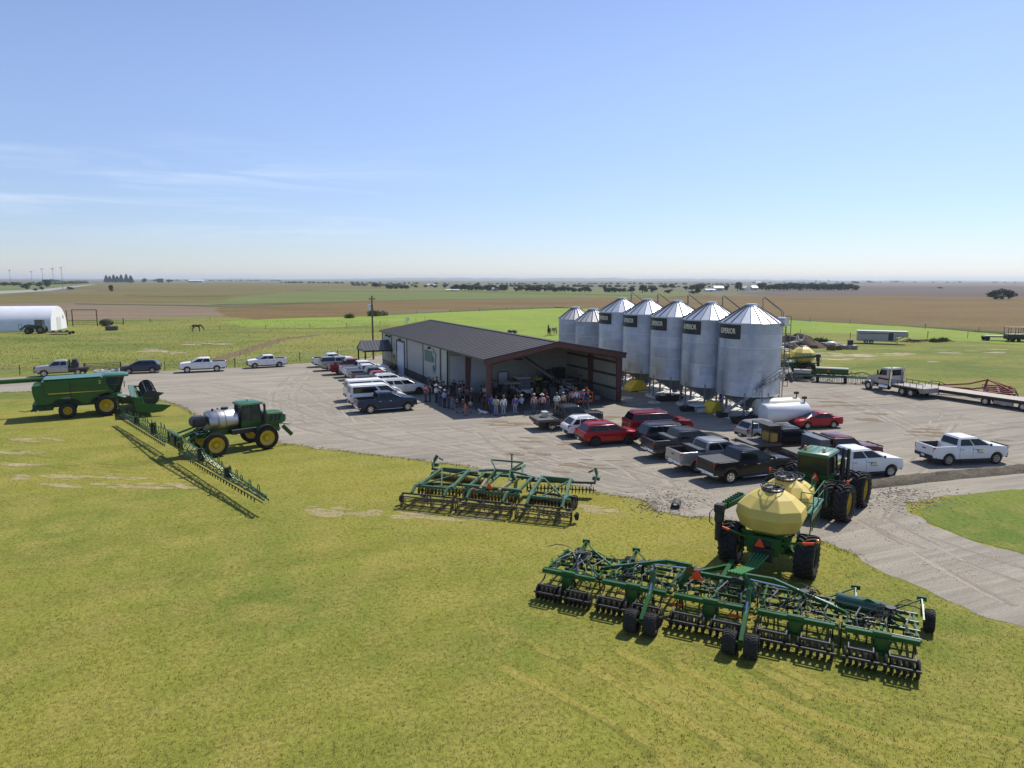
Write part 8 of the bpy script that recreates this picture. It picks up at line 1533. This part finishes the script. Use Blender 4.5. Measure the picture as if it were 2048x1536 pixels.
# farm buildings far off
FW = MATS['white_roof_sheet']; FG = mat('far_grey_wall', (.40,.41,.42), .6)
def farm(px_, py_, wpx, hpx, dpx, deg, label, wm, rm):
    p = G(px_, py_); s = p.y/FPX; w_, h, d = wpx*s, hpx*s, dpx*s; t = thing('farm_building', label, 'farm building', p, deg, 'far farm buildings'); bx('wall', wm, t, -w_/2,w_/2,-d/2,d/2,0,h*.6); b = B(); b.prism([(-d/2-.3,h*.58),(d/2+.3,h*.58),(0,h)], -w_/2-.3,w_/2+.3,'yz'); b.o('roof', rm, t); bx('door', GREYS, t, -w_*.15,w_*.15,-d/2-.1,-d/2,0,h*.45)
farm(1436,581,19,9,14,4,'white metal barn of the farmstead above the bins',FG,FW); farm(1419,582.5,20,5,14,6,'low long white roofed shed left of the white barn',FW,FW); farm(1490,581,13,9,10,-60,'left of the two small white roofed sheds by the tall tree',FW,FW); farm(1508,580,11,8,10,10,'right of the two small white roofed sheds by the tree belt',FG,FW); farm(990,582,11,7,8,0,'small grey tank shed in the far centre grove',FG,FG); farm(862,571.5,15,3.5,8,0,'small white roof beyond the far centre hedge',FW,FW); farm(905,581,26,2.5,10,0,'flat pale roof in front of the far centre grove',FW,FW); farm(393,564.5,28,5,12,0,'long pale roofed shed on the left horizon',FG,FW); farm(322,565,12,6,8,20,'small house by the trees on the left horizon',FG,FG); farm(1516,566,9,2.5,6,0,'tiny white roof near the right horizon',FW,FW)
for x, lb in ((1632,'left of two tiny grain elevators on the right horizon'),(1657,'right of two tiny grain elevators on the right horizon')): p = G(x,564.2); t = thing('grain_elevator', lb, 'grain elevator', p, 0, 'elevators on the horizon'); s = p.y/FPX; bx('tower', FG, t, -.9*s,.9*s,-s,s,0,5*s); bx('head_house', FG, t, -1.4*s,1.4*s,-.6*s,.6*s,3.2*s,3.9*s)
# low hills on the horizon
b = B(); n = 160; pr = []
for i in range(n+1):
    a = R(50+80*i/n); d = 13800; x, y = d*math.cos(a), d*math.sin(a); h = max(3, 34+38*noise.fractal(V((i*.05,3,0)), .8, 2.1, 4) + 16*noise.noise(V((i*.6,0,0)))); w_ = max(0, 1-abs((a-R(84))/R(30))**2); pr.append((V((x,y,-1)), V((x*1.02,y*1.02,h*(.25+.75*w_))), V((x*1.05,y*1.05,-1))))
vs = [p for r_ in pr for p in r_]; b.add(vs, [f for i in range(n) for f in ((3*i,3*i+3,3*i+4,3*i+1),(3*i+1,3*i+4,3*i+5,3*i+2))]); o = b.o('hills', FAR, smooth=60); o['kind'] = 'structure'
# --- ditch bank at the right, rubble and culvert
def bank(name, pts, wd, h, m, seed):
    P = [G(*p) for p in pts]; line = []
    for a, c in zip(P, P[1:]): k = max(2, int((c-a).length/.35)); line += [a.lerp(c, i/k) for i in range(k)]
    b = B(); rings = []
    for i, p in enumerate(line):
        d = (line[min(i+1,len(line)-1)]-line[max(i-1,0)]).normalized(); nn = V((-d.y,d.x,0)); ring = []
        for j in range(13):
            f = j/12*2-1; z = h*max(0,1-f*f)**.8*(1+.45*noise.fractal(V((i*.25,f*2,seed)), .9, 2.1, 4)); ring.append(p+nn*(f*wd*(1+.25*noise.noise(V((i*.15,f,seed+5)))))+V((0,0,z-.02)))
        rings.append(ring)
    b.loft(rings, cap=False, closed=False); o = b.o(name, m, smooth=25); o['kind'] = 'structure'
bank('ditch_bank', [(1672,975),(1760,968),(1900,952),(2060,938),(2200,925)], .8, .32, MUD, 1)
def rubble(name, spots, sz, m, seed):
    r_ = random.Random(seed); b = B()
    for cx_, cy2, lx, ly, n in spots:
        for _ in range(n):
            p = G(cx_+r_.gauss(0,lx*.5), cy2+r_.gauss(0,ly*.5)); s = sz*r_.uniform(.4,1.5); v = [V((x*s*r_.uniform(.6,1.2), y*s*r_.uniform(.6,1.2), z*s*r_.uniform(.5,1.0))) for x in (-1,1) for y in (-1,1) for z in (-.4,.8)]; M_ = Matrix.Rotation(r_.uniform(0,6.28),3,'Z'); b.add([p+M_@q_ for q_ in v], [(0,1,3,2),(4,6,7,5),(0,4,5,1),(2,3,7,6),(0,2,6,4),(1,5,7,3)])
    o = b.o(name, m, smooth=0); o['kind'] = 'stuff'
RUB = mat('rubble_stone', (.21,.18,.145), .95, var=.4, vs=.7)
rubble('rubble', [(1340,1004,75,24,420),(1310,1012,40,14,160),(1820,1000,110,26,460),(1790,985,50,12,160)], .034, RUB, 3)
rubble('loose_stones', [(1200,945,260,30,500),(1400,985,120,18,240),(1750,1060,120,30,260),(1900,1130,150,50,260),(700,890,140,14,160)], .016, RUB, 4)
t = thing('culvert_pipe', 'dark culvert pipe end in the rubble at the yard edge', 'culvert', G(1352,1013), 70); b = B(); b.lathe([(.21,-.45),(.25,-.45),(.25,.45),(.21,.45),(.21,-.45)], 20, 'x', (0,0,.12)); b.o('pipe', mat('pipe_dark', (.05,.05,.05), .7), t); pass
# --- grass as real blades near the camera and along the yard edge, too many to count
def blades(name, pts, hh, ww, m, seed, per=3):
    rg = np.random.default_rng(seed); P = np.repeat(np.array(pts, dtype=np.float32), per, 0); n = len(P); P[:, :2] += rg.normal(0, .03, (n, 2)); a = rg.uniform(0, 2*np.pi, n); h = hh*rg.uniform(.45, 1.25, n); w_ = ww*rg.uniform(.6, 1.3, n); lx, ly = rg.normal(0, .5, n)*h, rg.normal(0, .5, n)*h
    v = np.zeros((n, 3, 3), np.float32); v[:, 0, 0] = P[:, 0]-np.cos(a)*w_; v[:, 0, 1] = P[:, 1]-np.sin(a)*w_; v[:, 1, 0] = P[:, 0]+np.cos(a)*w_; v[:, 1, 1] = P[:, 1]+np.sin(a)*w_; v[:, 2, 0] = P[:, 0]+lx; v[:, 2, 1] = P[:, 1]+ly; v[:, 2, 2] = h; v[:, :2, 2] = -.012
    me = bpy.data.meshes.new(name); me.vertices.add(n*3); me.vertices.foreach_set('co', v.ravel()); me.loops.add(n*3); me.loops.foreach_set('vertex_index', np.arange(n*3, dtype=np.int32)); me.polygons.add(n); me.polygons.foreach_set('loop_start', np.arange(0, n*3, 3, dtype=np.int32)); me.update(); me.validate()
    o = place(name, me, m); o['kind'] = 'stuff'
GB = leaf_mat('grass_blades', (.235,.220,.036), (.350,.305,.085)); rg = np.random.default_rng(1)
yp = np.array([(p.x, p.y) for p in YARD])
def inside(P, poly):
    r_ = np.zeros(len(P), bool); j = len(poly)-1
    for i in range(len(poly)):
        (xi, yi), (xj, yj) = poly[i], poly[j]; c = ((yi > P[:, 1]) != (yj > P[:, 1])) & (P[:, 0] < (xj-xi)*(P[:, 1]-yi)/((yj-yi) or 1e-9)+xi); r_ ^= c; j = i
    return r_
K = 80000; y = 15+rg.random(K)**1.35*45; x = (rg.random(K)*2-1)*(y*.76+2); P = np.stack([x, y, np.zeros(K)], 1); P = P[~inside(P, yp)]; blades('grass', P, .042, .009, GB, 2)
# taller ragged grass where the lawn meets gravel
E = []
for i in range(30, len(YARD)-1):
    a, c = YARD[i], YARD[i+1]; k = int((c-a).length*22)
    for f in rg.random(k): p = a.lerp(c, f); E.append((p.x+rg.normal(0,.2), p.y+rg.normal(0,.2), 0))
blades('verge_grass', E, .11, .012, GB, 3, 4)
PB = leaf_mat('pasture_blades', (.15,.17,.032), (.30,.28,.08)); K = 13000; X, Y = rg.random(K)*520-60, rg.random(K)**.8; pts = []
for i in range(K): g_ = G(-40+rg.random()*820, 640+ (rg.random()**1.5)*98); pts.append((g_.x, g_.y, 0))
P = np.array(pts); P = P[~inside(P, yp)]; blades('pasture_weeds', P, .14, .035, PB, 5, 3)
# ---------------------------------------------------------------- haze
bb = B(); bb.box(-16000, 16000, -16000, 16000, -1.6, 60)
hz = bb.o('haze', None, smooth=0) if False else bpy.data.objects.new('haze', bb.mesh('haze', smooth=0)); COL.objects.link(hz); hz['kind'] = 'stuff'
hm = bpy.data.materials.new('haze'); hm.use_nodes = True; hm.node_tree.nodes.clear()
ho = N(hm.node_tree, 'ShaderNodeOutputMaterial'); hv = N(hm.node_tree, 'ShaderNodeVolumePrincipled', inp={'Color': (.80,.90,1,1), 'Density': 9e-5, 'Anisotropy': .2})
hm.node_tree.links.new(hv.outputs[0], ho.inputs['Volume']); hz.data.materials.append(hm)
